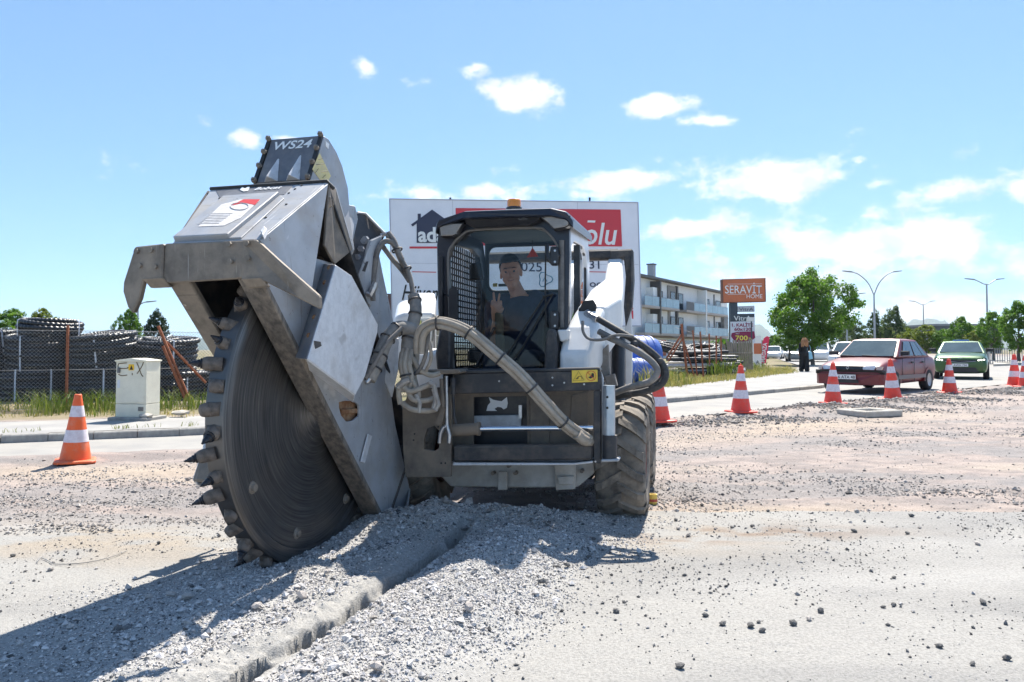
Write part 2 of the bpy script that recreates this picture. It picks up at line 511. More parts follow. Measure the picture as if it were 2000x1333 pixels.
def gravel_amount(x, y):
    s, t = trench_st(x, y)
    along = sstep(0.75, 0.1, t)
    w = 0.55 + 0.16 * vnoise(t * 2.3, s * 0 + 3.0, 5)
    right = sstep(0.04, 0.06, s) * sstep(w + 0.35, w - 0.12, s) * along
    left = sstep(-0.03, -0.22, s) * sstep(-1.45, -0.6, s + 0.2 * vnoise(t * 3, s * 3, 8)) * sstep(1.0, .3, t) * sstep(-3.2, -1.2, t)
    heap = bump2(x, y, -0.05, 4.92, 0.72, 0.26, 0.15) * 1.3 + bump2(x, y, -0.62, 4.75, .5, .3) + bump2(x, y, .35, 4.55, .35, .3) * .8
    return np.clip(np.maximum(np.maximum(right, left * .85), heap), 0, 1)

MOUNDS = [(*gp(1592, 800), .75, .5, .15), (*gp(1700, 797), .9, .5, .09), (*gp(1770, 785), .8, .55, .12), (*gp(1845, 778), .9, .5, .1), (*gp(1930, 768), 1.3, .6, .13), (*gp(1990, 762), .8, .6, .1),
          (*gp(1480, 815), .9, .35, .06), (*gp(1360, 823), .8, .3, .05), (*gp(820, 1025), .35, .2, .05)]

def height(x, y, fine=True):
    step = np.where(x > 0, 5.34 + 0.02 * vnoise(x * 2, x * 0, 2), 5.1)
    soft = np.where(x > 0.2, 0.02, np.where(x < -0.6, 0.5, 0.1))
    mill = sstep(step - soft, step + soft, y)
    road_edge = poly_y(ROAD_NEAR, x); pave = poly_y(PAVE_BACK, x)
    beyond = sstep(road_edge - 0.5, road_edge - 0.1, y)
    h = 0.004 * fbm(x * 3, y * 3, 3, 1)
    ca, sa = math.cos(.12), math.sin(.12)
    xr, yr = x * ca + y * sa, -x * sa + y * ca
    rough = -0.055 + 0.028 * fbm(xr * .55, yr * 2.2, 3, 11) + 0.016 * fbm(xr * 2.2, yr * 5, 3, 21)
    if fine:
        rough = rough + 0.012 * fbm(x * 11, y * 11, 3, 31)
        h = h + 0.0025 * fbm(x * 25, y * 25, 2, 41)
    h = h * (1 - mill) + rough * mill
    for (mx, my, rx, ry, a) in MOUNDS:
        h = h + a * bump2(x, y, mx, my, rx, ry, .3) * (1 + .35 * fbm(x * 3, y * 3, 3, 55))
    under = sstep(road_edge + .02, road_edge + .12, y)
    h = h * (1 - beyond) + (0.006 + .012 * vnoise(x * 3, y * 3, 47)) * beyond * (1 - under) - .04 * under
    # trench with its shattered left lip and the spoil on both sides
    s, t = trench_st(x, y)
    g = gravel_amount(x, y)
    flute = 0.008 * vnoise(t * 19, s * 9, 61) + .012 * vnoise(t * 7, s * 3, 62) + .007 * vnoise(t * 47, s * 23, 63) + .006 * vnoise(t * 110, s * 60, 67) + .022 * vnoise(t * 2.3, s * .5, 69)
    tt = sstep(0.55, 0.05, t)
    s2 = s + flute * 1.5
    lip = sstep(-0.75, -0.16, s + .05 * vnoise(t * 2.1, s, 68)) * sstep(-0.0, -0.17, s2) * 0.036 * (1 + .8 * vnoise(t * 3.1, s * 4, 74)) + bump2(s, s * 0, -0.6, 0, .3, 1) * .035 * sstep(-2.4, -.9, t)
    lip = lip + sstep(-.5, -.15, s) * sstep(.0, -.05, s) * (.020 * fbm(t * 9, s * 12, 4, 64) + .008 * fbm(t * 50, s * 50, 2, 65))
    slit = np.clip(.35 + 1.1 * (vnoise(t * 5.5, s * 0 + 2.0, 73) + .55), .12, 1) * sstep(-0.034, -0.016, s2) * sstep(0.048, 0.036, s2 * .6 + s * .4) * -0.22
    berm = sstep(0.06, 0.36, s) * sstep(0.9, 0.36, s) * (0.10 + .03 * fbm(t * 1.7, s * 3, 3, 66))
    h = h + (lip + slit + berm) * tt
    h = h + 0.11 * bump2(x, y, -0.05, 4.92, 0.6, 0.2, .15) + .06 * bump2(x, y, -.55, 4.75, .4, .22)
    if fine:
        h = h + g * (0.010 * fbm(x * 34, y * 34, 2, 71) + 0.022 * fbm(x * 6, y * 6, 3, 72))
    far = sstep(pave - .1, pave + .05, y)
    h = h * (1 - far) + far * (0.09 + 0.03 * fbm(x * .8, y * .8, 2, 81))
    return h

def ground_tone(x, y):
    step = np.where(x > 0, 5.34, 5.1); soft = np.where(x > 0.2, 0.03, np.where(x < -0.6, 0.55, 0.12))
    mill = sstep(step - soft, step + soft, y + .12 * fbm(x * 2, y * 4, 2, 90) * (x < 0.2))
    n1 = fbm(x * 1.2, y * 2.4, 4, 101); n2 = fbm(x * 4, y * 9, 3, 111); n3 = fbm(x * .5, y * 1.6, 3, 121)
    def lerp(a, b, f): return a + (b - a) * f[..., None]
    slab = lerp(np.array([.325, .315, .295]) + 0 * x[..., None], np.array([.275, .268, .255]), sstep(-.3, .5, n1))
    trk = np.exp(-((y - 3.55 - .06 * x - .1 * np.sin(x * .7)) / .16) ** 2) + np.exp(-((y - 4.35 - .05 * x) / .13) ** 2) * .8
    slab = lerp(slab, np.array([.37, .36, .34]), np.clip(trk, 0, 1) * sstep(.3, 1.2, x) * .55)
    slab = lerp(slab, np.array([.225, .22, .212]), sstep(.15, .6, fbm(x * .9 + 4, y * 1.5, 4, 141)) * .5)
    slab = lerp(slab, np.array([.34, .285, .22]), np.clip(bump2(x, y, -2.6, 4.6, 2.2, .6) + bump2(x, y, .9, 4.75, .9, .45), 0, 1) * sstep(-.5, .6, n2 + n1) * .8)
    slab = lerp(slab, np.array([.21, .155, .12]), np.clip(bump2(x, y, 1.55, 4.72, .8, .16) + bump2(x, y, 1.0, 4.55, .35, .12), 0, 1) * sstep(-.25, .35, n2) * .75)
    pink = lerp(np.array([.34, .285, .255]) + 0 * x[..., None], np.array([.255, .222, .205]), sstep(-.35, .35, n2))
    pink = lerp(pink, np.array([.37, .315, .265]), sstep(.05, .55, n3) * .85)
    pink = lerp(pink, np.array([.23, .22, .215]), sstep(.1, .5, -n3 + .4 * n1) * .7)
    sand = bump2(x, y, 1.6, 5.5, 1.6, .22) + bump2(x, y, -3.6, 7.3, 3, .35) + bump2(x, y, 4.5, 11.5, 4, .6, .6)
    pink = lerp(pink, np.array([.38, .31, .24]), np.clip(sand, 0, 1) * .7)
    c = lerp(slab, pink, mill)
    s, t = trench_st(x, y)
    g = gravel_amount(x, y)
    c = lerp(c, np.array([.38, .372, .355]), np.clip(g * 1.3, 0, 1) * sstep(-.9, .2, n2 + .5))
    lipf = sstep(-0.45, -0.12, s) * sstep(-0.01, -0.05, s) * sstep(.5, .05, t) * (.75 + .25 * n2)
    c = lerp(c, np.array([.345, .335, .315]), lipf * .9)
    pave = poly_y(PAVE_BACK, x); far = sstep(pave, pave + .5, y)
    earth = lerp(np.array([.24, .20, .13]) + 0 * x[..., None], np.array([.15, .145, .07]), sstep(-.3, .4, fbm(x * .7, y * .7, 3, 131)))
    c = lerp(c, earth, far)
    return c

def make_ground():
    rows = [-40, -20, -8, -3, -1, 0, .6, 1.0]
    yv = 1.3
    while yv < 13: rows.append(yv); yv *= 1.0042
    while yv < 7000: rows.append(yv); yv *= 1.04
    ts = np.concatenate([-np.geomspace(6, .85, 34), np.linspace(-.83, .83, 600), np.geomspace(.85, 6, 34)])
    Y = np.array(rows)[:, None] + 0 * ts[None, :]
    X = ts[None, :] * np.sqrt(Y ** 2 + 1.2 ** 2)
    Z = height(X, Y)
    colr = ground_tone(X, Y)
    nr, nc = Y.shape
    V = np.stack([X, Y, Z], -1).reshape(-1, 3)
    idx = np.arange(nr * nc).reshape(nr, nc)
    Q = np.stack([idx[:-1, :-1], idx[:-1, 1:], idx[1:, 1:], idx[1:, :-1]], -1).reshape(-1, 4)
    m = mat('dusty_ground', (.80, .80, .80), (1.1, 1.1, 1.1), scale=75, lo=.36, hi=.58, rough=.95, bump=.7, bscale=160, attr='tone', spec=.2, chips=(.12, .115, .11), chip_scale=150, chip_th=.70)
    o = np_mesh('ground', V, Q, m, smooth=True, colors=colr.reshape(-1, 3))
    tag(o, kind='structure')
make_ground()

ASPHALT = mat('pale_asphalt', (.25, .245, .235), (.31, .30, .28), scale=1.3, rough=.9, bump=.25, bscale=200, dust=(.36, .335, .29), dust_amt=.35, dust_scale=1.1, dust_up=.15, spec=.3)
PAVING = mat('worn_pavement', (.27, .265, .258), (.33, .322, .305), scale=1.6, rough=.92, bump=.25, bscale=150, dust=(.38, .36, .32), dust_amt=.3, dust_scale=.9, dust_up=.1, spec=.25)
CONC = mat('weathered_concrete', (.28, .268, .25), (.36, .345, .315), scale=7, rough=.92, bump=.4, bscale=70, spec=.25)
CONC_PALE = mat('pale_concrete', (.40, .37, .32), (.48, .45, .40), scale=9, rough=.92, bump=.35, bscale=60, spec=.25)

def resample(line, n):
    P = np.array(line); d = np.r_[0, np.cumsum(np.linalg.norm(np.diff(P, axis=0), axis=1))]
    t = np.linspace(0, d[-1], n)
    return np.stack([np.interp(t, d, P[:, 0]), np.interp(t, d, P[:, 1])], -1)

def strip(name, a, b, z, material, kind='structure', thick=.05):
    mb = MB(); A = [Vector((p[0], p[1], z)) for p in a]; B = [Vector((p[0], p[1], z)) for p in b]
    n = len(A)
    mb.add(A + B, [(i, i + 1, n + i + 1, n + i) for i in range(n - 1)])
    o = build(mb, name, material); tag(o, kind=kind); return o

strip('road', ROAD_NEAR, KERB, 0.002, ASPHALT)
def offset_line(line, d):
    P = np.array(line); T = np.gradient(P, axis=0); T /= np.linalg.norm(T, axis=1)[:, None]
    return P + np.stack([-T[:, 1], T[:, 0]], -1) * d
KERB_BACK = offset_line(KERB, .14)
pavement = strip('pavement', [tuple(p) for p in KERB_BACK], PAVE_BACK, 0.10, PAVING)
# a paler paved band runs along the kerb
band_in = offset_line(KERB, .45); band_out = offset_line(KERB, .62)
o = strip('pavement_band', band_in, band_out, .1045, CONC_PALE); 
COL.objects.unlink(o); bpy.data.objects.remove(o)

def make_kerb():
    k = bpy.data.objects.new('kerb', None); COL.objects.link(k); tag(k, kind='structure'); WORLD[k.name] = Matrix.Identity(4)
    P = np.array(KERB); d = np.r_[0, np.cumsum(np.linalg.norm(np.diff(P, axis=0), axis=1))]
    # one stone mesh shared by all
    def stone_mesh(L, nm):
        mb = MB(); prof = [(0, -.1), (.02, .085), (.035, .1), (.138, .1), (.138, -.1)]
        mb.prism([Vector((0.008, y, z)) for y, z in prof], (L - .016, 0, 0))
        me = mesh_from(mb, 'kerb_stone'); me.materials.append(nm); return me
    meshes = [stone_mesh(1.0, CONC), stone_mesh(1.0, CONC_PALE)]
    t = d[2] - 1.0; i = 0
    while t < d[-4]:
        x0, y0 = np.interp(t, d, P[:, 0]), np.interp(t, d, P[:, 1]); L = .5 if x0 < 3 else .8
        t1 = t + L
        x1, y1 = np.interp(t1, d, P[:, 0]), np.interp(t1, d, P[:, 1])
        me = meshes[1] if x0 > 6.5 else meshes[0]
        o = bpy.data.objects.new('kerb_stone', me); COL.objects.link(o); o.parent = k
        o.location = (x0, y0, random.uniform(-.006, .004)); o.rotation_euler = (0, 0, math.atan2(y1 - y0, x1 - x0) + random.uniform(-.012, .012))
        o.scale = (math.hypot(x1 - x0, y1 - y0), 1, 1)
        t = t1
make_kerb()

# ------------------------------------------------------------------ loose stones
def pebble_shapes():
    phi = (1 + 5 ** .5) / 2
    v = np.array([(-1, phi, 0), (1, phi, 0), (-1, -phi, 0), (1, -phi, 0), (0, -1, phi), (0, 1, phi), (0, -1, -phi), (0, 1, -phi), (phi, 0, -1), (phi, 0, 1), (-phi, 0, -1), (-phi, 0, 1)], float)
    v /= np.linalg.norm(v[0])
    f = np.array([(0, 11, 5), (0, 5, 1), (0, 1, 7), (0, 7, 10), (0, 10, 11), (1, 5, 9), (5, 11, 4), (11, 10, 2), (10, 7, 6), (7, 1, 8), (3, 9, 4), (3, 4, 2), (3, 2, 6), (3, 6, 8), (3, 8, 9), (4, 9, 5), (2, 4, 11), (6, 2, 10), (8, 6, 7), (9, 8, 1)])
    c = np.array([(0, 0, 1), (1, 0, 0), (0, 1, 0), (-1, 0, 0), (0, -1, 0), (0, 0, -1)], float)
    cf = np.array([(0, 1, 2), (0, 2, 3), (0, 3, 4), (0, 4, 1), (5, 2, 1), (5, 3, 2), (5, 4, 3), (5, 1, 4)])
    return v, f, c, cf
ICO_V, ICO_F, OCT_V, OCT_F = pebble_shapes()

def scatter(name, xs, ys, sizes, cols, material, ico=False, sink=.25, zoff=0.0, parent=None):
    n = len(xs); bv, bf = (ICO_V, ICO_F) if ico else (OCT_V, OCT_F)
    k = len(bv)
    P = np.repeat(bv[None], n, 0) * (1 + RNG.uniform(-.28, .28, (n, k, 1)))
    P = P * np.stack([RNG.uniform(.75, 1.35, n), RNG.uniform(.7, 1.1, n), RNG.uniform(.45, .85, n)], -1)[:, None, :]
    # random tilt and spin
    a, b = RNG.uniform(0, 2 * np.pi, n), RNG.normal(0, .45, n)
    ca, sa, cb, sb = np.cos(a), np.sin(a), np.cos(b), np.sin(b)
    x, y, z = P[..., 0], P[..., 1], P[..., 2]
    y, z = y * cb[:, None] - z * sb[:, None], y * sb[:, None] + z * cb[:, None]
    x, y = x * ca[:, None] - y * sa[:, None], x * sa[:, None] + y * ca[:, None]
    r = sizes[:, None] / 2
    zg = height(xs, ys) + zoff
    V = np.stack([x * r + xs[:, None], y * r + ys[:, None], z * r + (zg + sizes * .5 * (.65 - sink))[:, None]], -1).reshape(-1, 3)
    Fc = (bf[None] + (np.arange(n) * k)[:, None, None]).reshape(-1, 3)
    C = np.repeat(cols[:, None, :], k, 1).reshape(-1, 3)
    o = np_mesh(name, V, Fc, material, colors=C, smooth=False, parent=parent)
    return o

STONE = mat('broken_stone', (.8, .8, .8), (1.15, 1.12, 1.08), scale=90, rough=.92, bump=.3, bscale=300, attr='tone', spec=.25)

def grey_tones(n, lo, hi, warm=0.0, spread=.02):
    g = RNG.uniform(lo, hi, n)[:, None] * np.array([1 + warm, 1.0, 1 - warm * 1.1 + .02])
    return np.clip(g + RNG.normal(0, spread, (n, 1)) * np.array([1, .8, .6]), .03, .8)

def make_gravel():
    # spoil of the saw: dense crushed asphalt on both sides of the trench
    xs, ys = RNG.uniform(-2.6, 1.6, 340000), RNG.uniform(1.7, 5.4, 340000)
    keep = RNG.random(len(xs)) < gravel_amount(xs, ys) ** 1.2 * .8
    xs, ys = xs[keep], ys[keep]
    s, t = trench_st(xs, ys); k = ~((s > -.22) & (s < .055) & (t < .35) & (RNG.random(len(xs)) > np.where(s < -.05, np.where(t > -.5, 1.0, np.clip(.75 + .6 * vnoise(t * 4, s * 9, 75), .3, 1)), 0.0))); xs, ys = xs[k], ys[k]
    n = len(xs)
    size = np.clip(RNG.lognormal(math.log(.0062), .5, n), .0028, .026)
    cols = grey_tones(n, .40, .58, .035); pale = RNG.random(n) < .25; cols[pale] = grey_tones(pale.sum(), .54, .66, .03); dk = RNG.random(n) < .08; cols[dk] = grey_tones(dk.sum(), .12, .22, .02)
    big = RNG.random(n) < .006; size[big] = RNG.uniform(.022, .045, big.sum())
    o = scatter('spoil_gravel', xs, ys, size, cols, STONE); tag(o, 'loose grey crushed asphalt heaped along the cut trench', 'gravel', kind='stuff')
    # dust and chips all over the slab
    n = 95000
    xs, ys = RNG.uniform(-4.5, 4.8, n), 1.8 + 3.6 * RNG.random(n) ** .8
    w = (.20 + .75 * np.exp(-np.abs(xs - .2) / .9)) * np.clip(.45 + 1.6 * fbm(xs * 1.6, ys * 1.6, 4, 301), .05, 1.4); keep = RNG.random(n) < w
    xs, ys = xs[keep], ys[keep]; s, t = trench_st(xs, ys); k = ~((np.abs(s + .04) < .12) & (t < .3)); xs, ys = xs[k], ys[k]
    n = len(xs); size = np.clip(RNG.lognormal(math.log(.0062), .55, n), .0028, .024)
    cols = grey_tones(n, .08, .22, .02); pale = RNG.random(n) < .3; cols[pale] = grey_tones(pale.sum(), .3, .5, .03)
    o = scatter('asphalt_chips', xs, ys, size, cols, STONE); tag(o, 'small dark asphalt crumbs strewn over the dusty slab', 'gravel', kind='stuff')
    # coarse chips of the milled strip
    n = 150000
    ys = 4.55 + 11.6 * RNG.random(n) ** 1.6; xs = RNG.uniform(-.86, .86, n) * ys
    f = fbm(xs * .9, ys * 2.2, 3, 201)
    keep = (ys < poly_y(ROAD_NEAR, xs) - .15) & (RNG.random(n) < np.clip(.35 + f * 1.3, .04, 1) * np.where(xs > .3, .06 + .94 * sstep(5.28, 5.42, ys + .05 * f), sstep(4.5, 5.7, ys + .9 * f)))
    xs, ys = xs[keep], ys[keep]; n = len(xs)
    size = np.clip(RNG.lognormal(math.log(.0135), .45, n), .006, .05)
    cols = grey_tones(n, .28, .44, .07); d = RNG.random(n) < .12; cols[d] = grey_tones(d.sum(), .09, .18, .03)
    o = scatter('milled_gravel', xs, ys, size, cols, STONE); tag(o, 'reddish milled road gravel covering the stripped lane', 'gravel', kind='stuff')
    # rubble on the ridges beside the cones
    X, Yv = [], []
    for (mx, my, rx, ry, a) in MOUNDS:
        k = int(1500 * rx * ry / .4)
        X.append(RNG.normal(mx, rx * .8, k)); Yv.append(RNG.normal(my, ry * .6, k))
    xs, ys = np.concatenate(X), np.concatenate(Yv); n = len(xs)
    size = np.clip(RNG.lognormal(math.log(.026), .5, n), .01, .09); cols = grey_tones(n, .18, .36, .07)
    o = scatter('ridge_rubble', xs, ys, size, cols, STONE); tag(o, 'brown rubble ridge of broken road surface beside the cones', 'rubble', kind='stuff')
make_gravel()

def make_stones():
    spots = [(1204, 1197, .032), (1108, 1107, .036), (1037, 1018, .03), (1465, 1225, .034), (1550, 1222, .036), (1580, 1212, .026), (1482, 1217, .02), (1920, 1180, .034), (1328, 1306, .034),
             (1378, 1205, .028), (1603, 1197, .034), (1412, 1222, .03), (1488, 1235, .03), (1834, 1265, .026), (1910, 1065, .034), (1746, 1130, .022), (1968, 1290, .034), (1900, 1300, .022),
             (1745, 1183, .024), (1725, 1188, .02), (1772, 1044, .03), (1160, 1055, .03), (1320, 1018, .032), (1325, 1035, .034), (1470, 1030, .034), (1668, 1040, .036), (1086, 1008, .026),
             (335, 1167, .05), (98, 1115, .03), (25, 1088, .03), (290, 1170, .04), (310, 1063, .03), (180, 1240, .02), (735, 1310, .05), (640, 1120, .04), (365, 1172, .055), (915, 1190, .05), (1500, 1000, .03),
             (1780, 1010, .035), (820, 975, .03), (500, 1190, .05), (590, 1170, .06), (1090, 1110, .03), (1060, 1140, .04), (1150, 1090, .028)]
    m1 = mat('dark_stone', (.11, .108, .105), (.22, .21, .20), scale=30, rough=.9, bump=.6, bscale=80)
    m2 = mat('pale_stone', (.42, .38, .35), (.55, .5, .46), scale=30, rough=.9, bump=.6, bscale=80)
    meshes = []
    for v in range(8):
        mb = MB(); V = ICO_V * (1 + RNG.uniform(-.25, .25, (12, 1))) * np.array([1.2, .9, .68])
        mb.add([Vector(p) for p in V], [tuple(f) for f in ICO_F])
        me = mesh_from(mb, 'stone'); me.materials.append(m2 if v % 4 == 3 else m1); meshes.append(me)
    for i, (px, py, s) in enumerate(spots):
        q = on_ground(px, py, 0.0)
        hz = float(height(np.array([q.x]), np.array([q.y]))[0]); q = on_ground(px, py, hz)
        pale = py > 1100 and px < 950 or i % 9 == 5
        me = meshes[3 if i % 2 else 7] if pale else meshes[[0, 1, 2, 4, 5, 6][i % 6]]
        o = bpy.data.objects.new('stone', me); COL.objects.link(o)
        o.location = (q.x, q.y, hz + s * .28); o.scale = (s / 2,) * 3; o.rotation_euler = (random.uniform(-.3, .3), random.uniform(-.3, .3), random.uniform(0, 6.3))
        if pale: tag(o, 'loose pale grey stone lying among the crushed asphalt', 'stone', 'pale stones around the trench')
        else: tag(o, 'loose dark asphalt stone lying on the dusty slab', 'stone', 'dark stones on the slab')
make_stones()
# ================================================================== the compact loader
MYAW = rad(13)
ML = Vector((math.cos(MYAW), -math.sin(MYAW), 0)); MR = Vector((math.sin(MYAW), math.cos(MYAW), 0))
MC = Vector((0.0665, 5.496, -0.05))
def U(px, py, v):
    """loader frame (across, rearwards, up): the point seen at (px, py) on the cross plane v"""
    q = on_plane(px, py, MC + MR * v, MR) - MC
    return Vector((q.dot(ML), v, q.z))
def LW(u, v, w): return MC + ML * u + MR * v + Vector((0, 0, w))

MUD = (.25, .20, .15)
BLACK = mat('black_paint', (.012, .013, .018), (.022, .023, .027), scale=5, rough=.38, dust=(.20, .175, .145), dust_amt=.12, dust_scale=6, dust_up=.2)
CABBLK = mat('sky_tinted_cab_paint', (.010, .013, .024), (.016, .019, .030), scale=4, rough=.32, dust=(.20, .18, .155), dust_amt=.06, dust_scale=9, dust_up=.12)  # black paint, with the blue of reflected sky mixed into its colour
MUDDY = mat('muddy_steel', (.05, .047, .045), (.12, .10, .085), scale=4, rough=.7, dust=MUD, dust_amt=.72, dust_scale=4, dust_up=.3, bump=.15)
MUDBLK = mat('dusty_black_steel', (.018, .02, .026), (.035, .036, .040), scale=4, rough=.5, dust=(.22, .18, .14), dust_amt=.32, dust_scale=5, dust_up=.5, bump=.1)
WHITE = mat('white_paint', (.74, .74, .73), (.66, .655, .64), scale=4, rough=.35, dust=(.42, .36, .29), dust_amt=.12, dust_scale=5, dust_up=.05)
DIRTYWHITE = mat('muddy_white_paint', (.52, .49, .44), (.40, .36, .31), scale=5, rough=.7, dust=(.25, .205, .16), dust_amt=.4, dust_scale=6, dust_up=.2, bump=.15)
RUBBER = mat('dusty_rubber', (.05, .048, .045), (.09, .08, .07), scale=9, rough=.85, dust=(.30, .255, .205), dust_amt=.62, dust_scale=7, dust_up=.25, bump=.25, bscale=60)
CHROME = mat('chrome_rod', (.75, .76, .78), rough=.12, metal=1.0)
STEEL = mat('zinc_steel', (.50, .51, .53), (.38, .385, .40), scale=25, rough=.35, metal=.85)
ORANGE = mat('amber_lens', (.95, .28, .01), rough=.2, coat=.6, spec=.6)
LAMPGREY = mat('lamp_lens', (.20, .19, .18), (.28, .265, .25), scale=12, rough=.3, dust=(.40, .36, .31), dust_amt=.5, coat=.3)
YELLOW = mat('warning_yellow', (.80, .56, .06), (.70, .50, .08), scale=15, rough=.5)
INKBLACK = mat('black_print', (.02, .02, .02), rough=.6)
INKRED = mat('red_print', (.62, .04, .035), rough=.5)
INKWHITE = mat('white_print', (.78, .78, .76), rough=.5)
REDRIM = mat('red_rim', (.30, .035, .025), (.2, .05, .04), scale=8, rough=.6, dust=MUD, dust_amt=.4)
CABIN = mat('cabin_lining', (.075, .11, .12), (.06, .09, .10), scale=6, rough=.8)
SEATBLK = mat('seat_vinyl', (.02, .022, .026), rough=.6)
WINDSHIELD = glass_mat('windscreen_glass', (.68, .72, .74), .02, .0, .01, 1.34)
SIDEGLASS = glass_mat('cab_side_glass', (.80, .90, .90), .03, .06, .04)

loader = thing('skid_steer_loader', 'white and black compact loader with closed cab carrying the big saw', 'loader', MC, -MYAW)
WORLD[loader.name] = Matrix.Translation(MC) @ Matrix.Rotation(-MYAW, 4, 'Z')

def make_wheel():
    w = bpy.data.objects.new('wheel', None); COL.objects.link(w); w.parent = loader; WORLD[w.name] = Matrix.Identity(4)
    R0, HW = .392, .165
    mb = MB()
    prof = [(.21, -HW + .02), (.25, -HW), (.33, -HW - .006), (.375, -HW + .015), (R0, -HW + .05), (R0 + .004, 0), (R0, HW - .05), (.375, HW - .015), (.33, HW + .006), (.25, HW), (.21, HW - .02), (.205, 0)]
    mb.lathe(prof, (0, 0, 0), (1, 0, 0), 44, smooth=True, closed=True)
    nl = 17
    for sgn in (-1, 1):
        for i in range(nl):
            a0 = 2 * math.pi * (i + (0.5 if sgn > 0 else 0)) / nl
            secs = []
            for k, (x, da, r1) in enumerate([(-.012, .0, R0 + .024), (.055, .10, R0 + .026), (.115, .20, R0 + .022), (.158, .26, R0 + .002), (.172, .27, R0 - .05)]):
                hw = .075 if k < 3 else .085
                ring = []
                for (dd, rr) in ((-hw, R0 - .012), (hw, R0 - .012), (hw * .82, r1), (-hw * .82, r1)):
                    if k == 4: rr -= .03
                    a = a0 - da + dd
                    ring.append(Vector((sgn * x, rr * math.sin(a), rr * math.cos(a))))
                secs.append(ring)
            mb.loft(secs)
    build(mb, 'tyre', RUBBER, w)
    mb = MB(); mb.lathe([(.0, .04), (.09, .05), (.12, .02), (.19, .0), (.215, .09), (.222, .15), (.21, .15), (.2, .08), (.0, -.08)], (0, 0, 0), (1, 0, 0), 28, smooth=True)
    mb.lathe([(.21, -.15), (.2, -.05), (.0, -.04)], (0, 0, 0), (1, 0, 0), 28, smooth=True)
    build(mb, 'rim', REDRIM, w)
    return w
wheel0 = make_wheel()
for i, (u, v) in enumerate([(.75, 0), (.75, 1.19), (-.75, 0), (-.75, 1.19)]):
    wobj = wheel0 if i == 0 else copy_tree(wheel0, loader)
    wobj.location = (u, v, .418); wobj.rotation_euler = (random.uniform(0, 6), 0, 0 if u > 0 else math.pi)

# --- chassis
mb = MB(); mb.span((-.56, -.22, .30), (.56, 1.75, .78)); mb.span((-.50, 1.15, .78), (.50, 1.78, 1.40))
build(mb, 'chassis', MUDBLK, loader, bevel=.02)
mb = MB()
f0 = [U(868, 905, -.34), U(1166, 903, -.34), U(1160, 925, -.36), U(1128, 952, -.38), U(1030, 953, -.38), U(880, 951, -.38), U(858, 928, -.36)]
mb.prism(f0, (0, .12, 0))
build(mb, 'belly_panel', DIRTYWHITE, loader, bevel=.008)
mb = MB()
mb.prism([U(1084, 908, -.385), U(1126, 906, -.385), U(1124, 955, -.385), U(1086, 957, -.385)], (0, -.02, 0))
build(mb, 'step_bracket', DIRTYWHITE, loader, bevel=.004)
mb = MB(); mb.prism([U(1090, 930, -.41), U(1122, 929, -.41), U(1120, 945, -.41), U(1092, 946, -.41)], (0, -.03, 0)); build(mb, 'step_tread', DIRTYWHITE, loader, bevel=.004)
mb = MB(); mb.prism([U(975, 920, -.40), U(991, 920, -.40), U(992, 956, -.40), U(974, 956, -.40)], (0, -.03, 0))
build(mb, 'tie_down', DIRTYWHITE, loader, bevel=.004)
for px, py in ((1006, 925), (962, 925), (993, 911), (1136, 921)):
    mb = MB(); c = U(px, py, -.41); mb.cyl(c + Vector((0, .05, 0)), c + Vector((0, -.004, 0)), .013, n=8); build(mb, 'bolt', MUDDY, loader)
# --- bob plate in the attachment opening
mb = MB()
o_ = [U(884, 756, -.5), U(1160, 752, -.5), U(1160, 872, -.5), U(884, 874, -.5)]
i_ = [U(924, 776, -.5), U(1028, 774, -.5), U(1030, 869, -.5), U(924, 870, -.5)]
mb.band(o_, i_, (0, .03, 0))
build(mb, 'coupler_plate', MUDDY, loader, bevel=.004)
mb = MB(); mb.prism([U(1036, 774, -.49), U(1074, 772, -.49), U(1074, 868, -.49), U(1038, 869, -.49)], (0, -.03, 0)); mb.prism([U(1118, 772, -.49), U(1150, 764, -.49), U(1150, 870, -.49), U(1110, 870, -.49)], (0, -.025, 0))
build(mb, 'coupler_rib', MUDDY, loader, bevel=.004)
mb = MB(); mb.prism([U(920, 770, -.36), U(1034, 768, -.36), U(1034, 872, -.36), U(920, 872, -.36)], (0, .02, 0)); build(mb, 'door_sill', BLACK, loader)
mb = MB(); mb.prism([U(922, 813, -.40), U(1018, 811, -.40), U(1016, 834, -.40), U(922, 836, -.40)], (0, .03, 0)); build(mb, 'sill_step', mat('pale_blue_steel', (.55, .6, .64), (.4, .42, .44), scale=9, rough=.5, dust=MUD, dust_amt=.2), loader, bevel=.004)
mb = MB(); mb.prism([U(1013, 792, -.44), U(1019, 792, -.44), U(1019, 818, -.44), U(1013, 818, -.44)], (0, .02, 0)); build(mb, 'latch_pin', STEEL, loader)
# white cat-head emblem on the sill
mb = MB()
cat = [(950, 803), (953, 792), (958, 786), (955, 776), (963, 781), (972, 783), (980, 784), (990, 776), (992, 788), (990, 797), (984, 800), (979, 796), (972, 795), (966, 799), (971, 803)]
mb.prism([U(px, py, -.364) for px, py in cat], (0, -.003, 0)); build(mb, 'emblem', INKWHITE, loader)

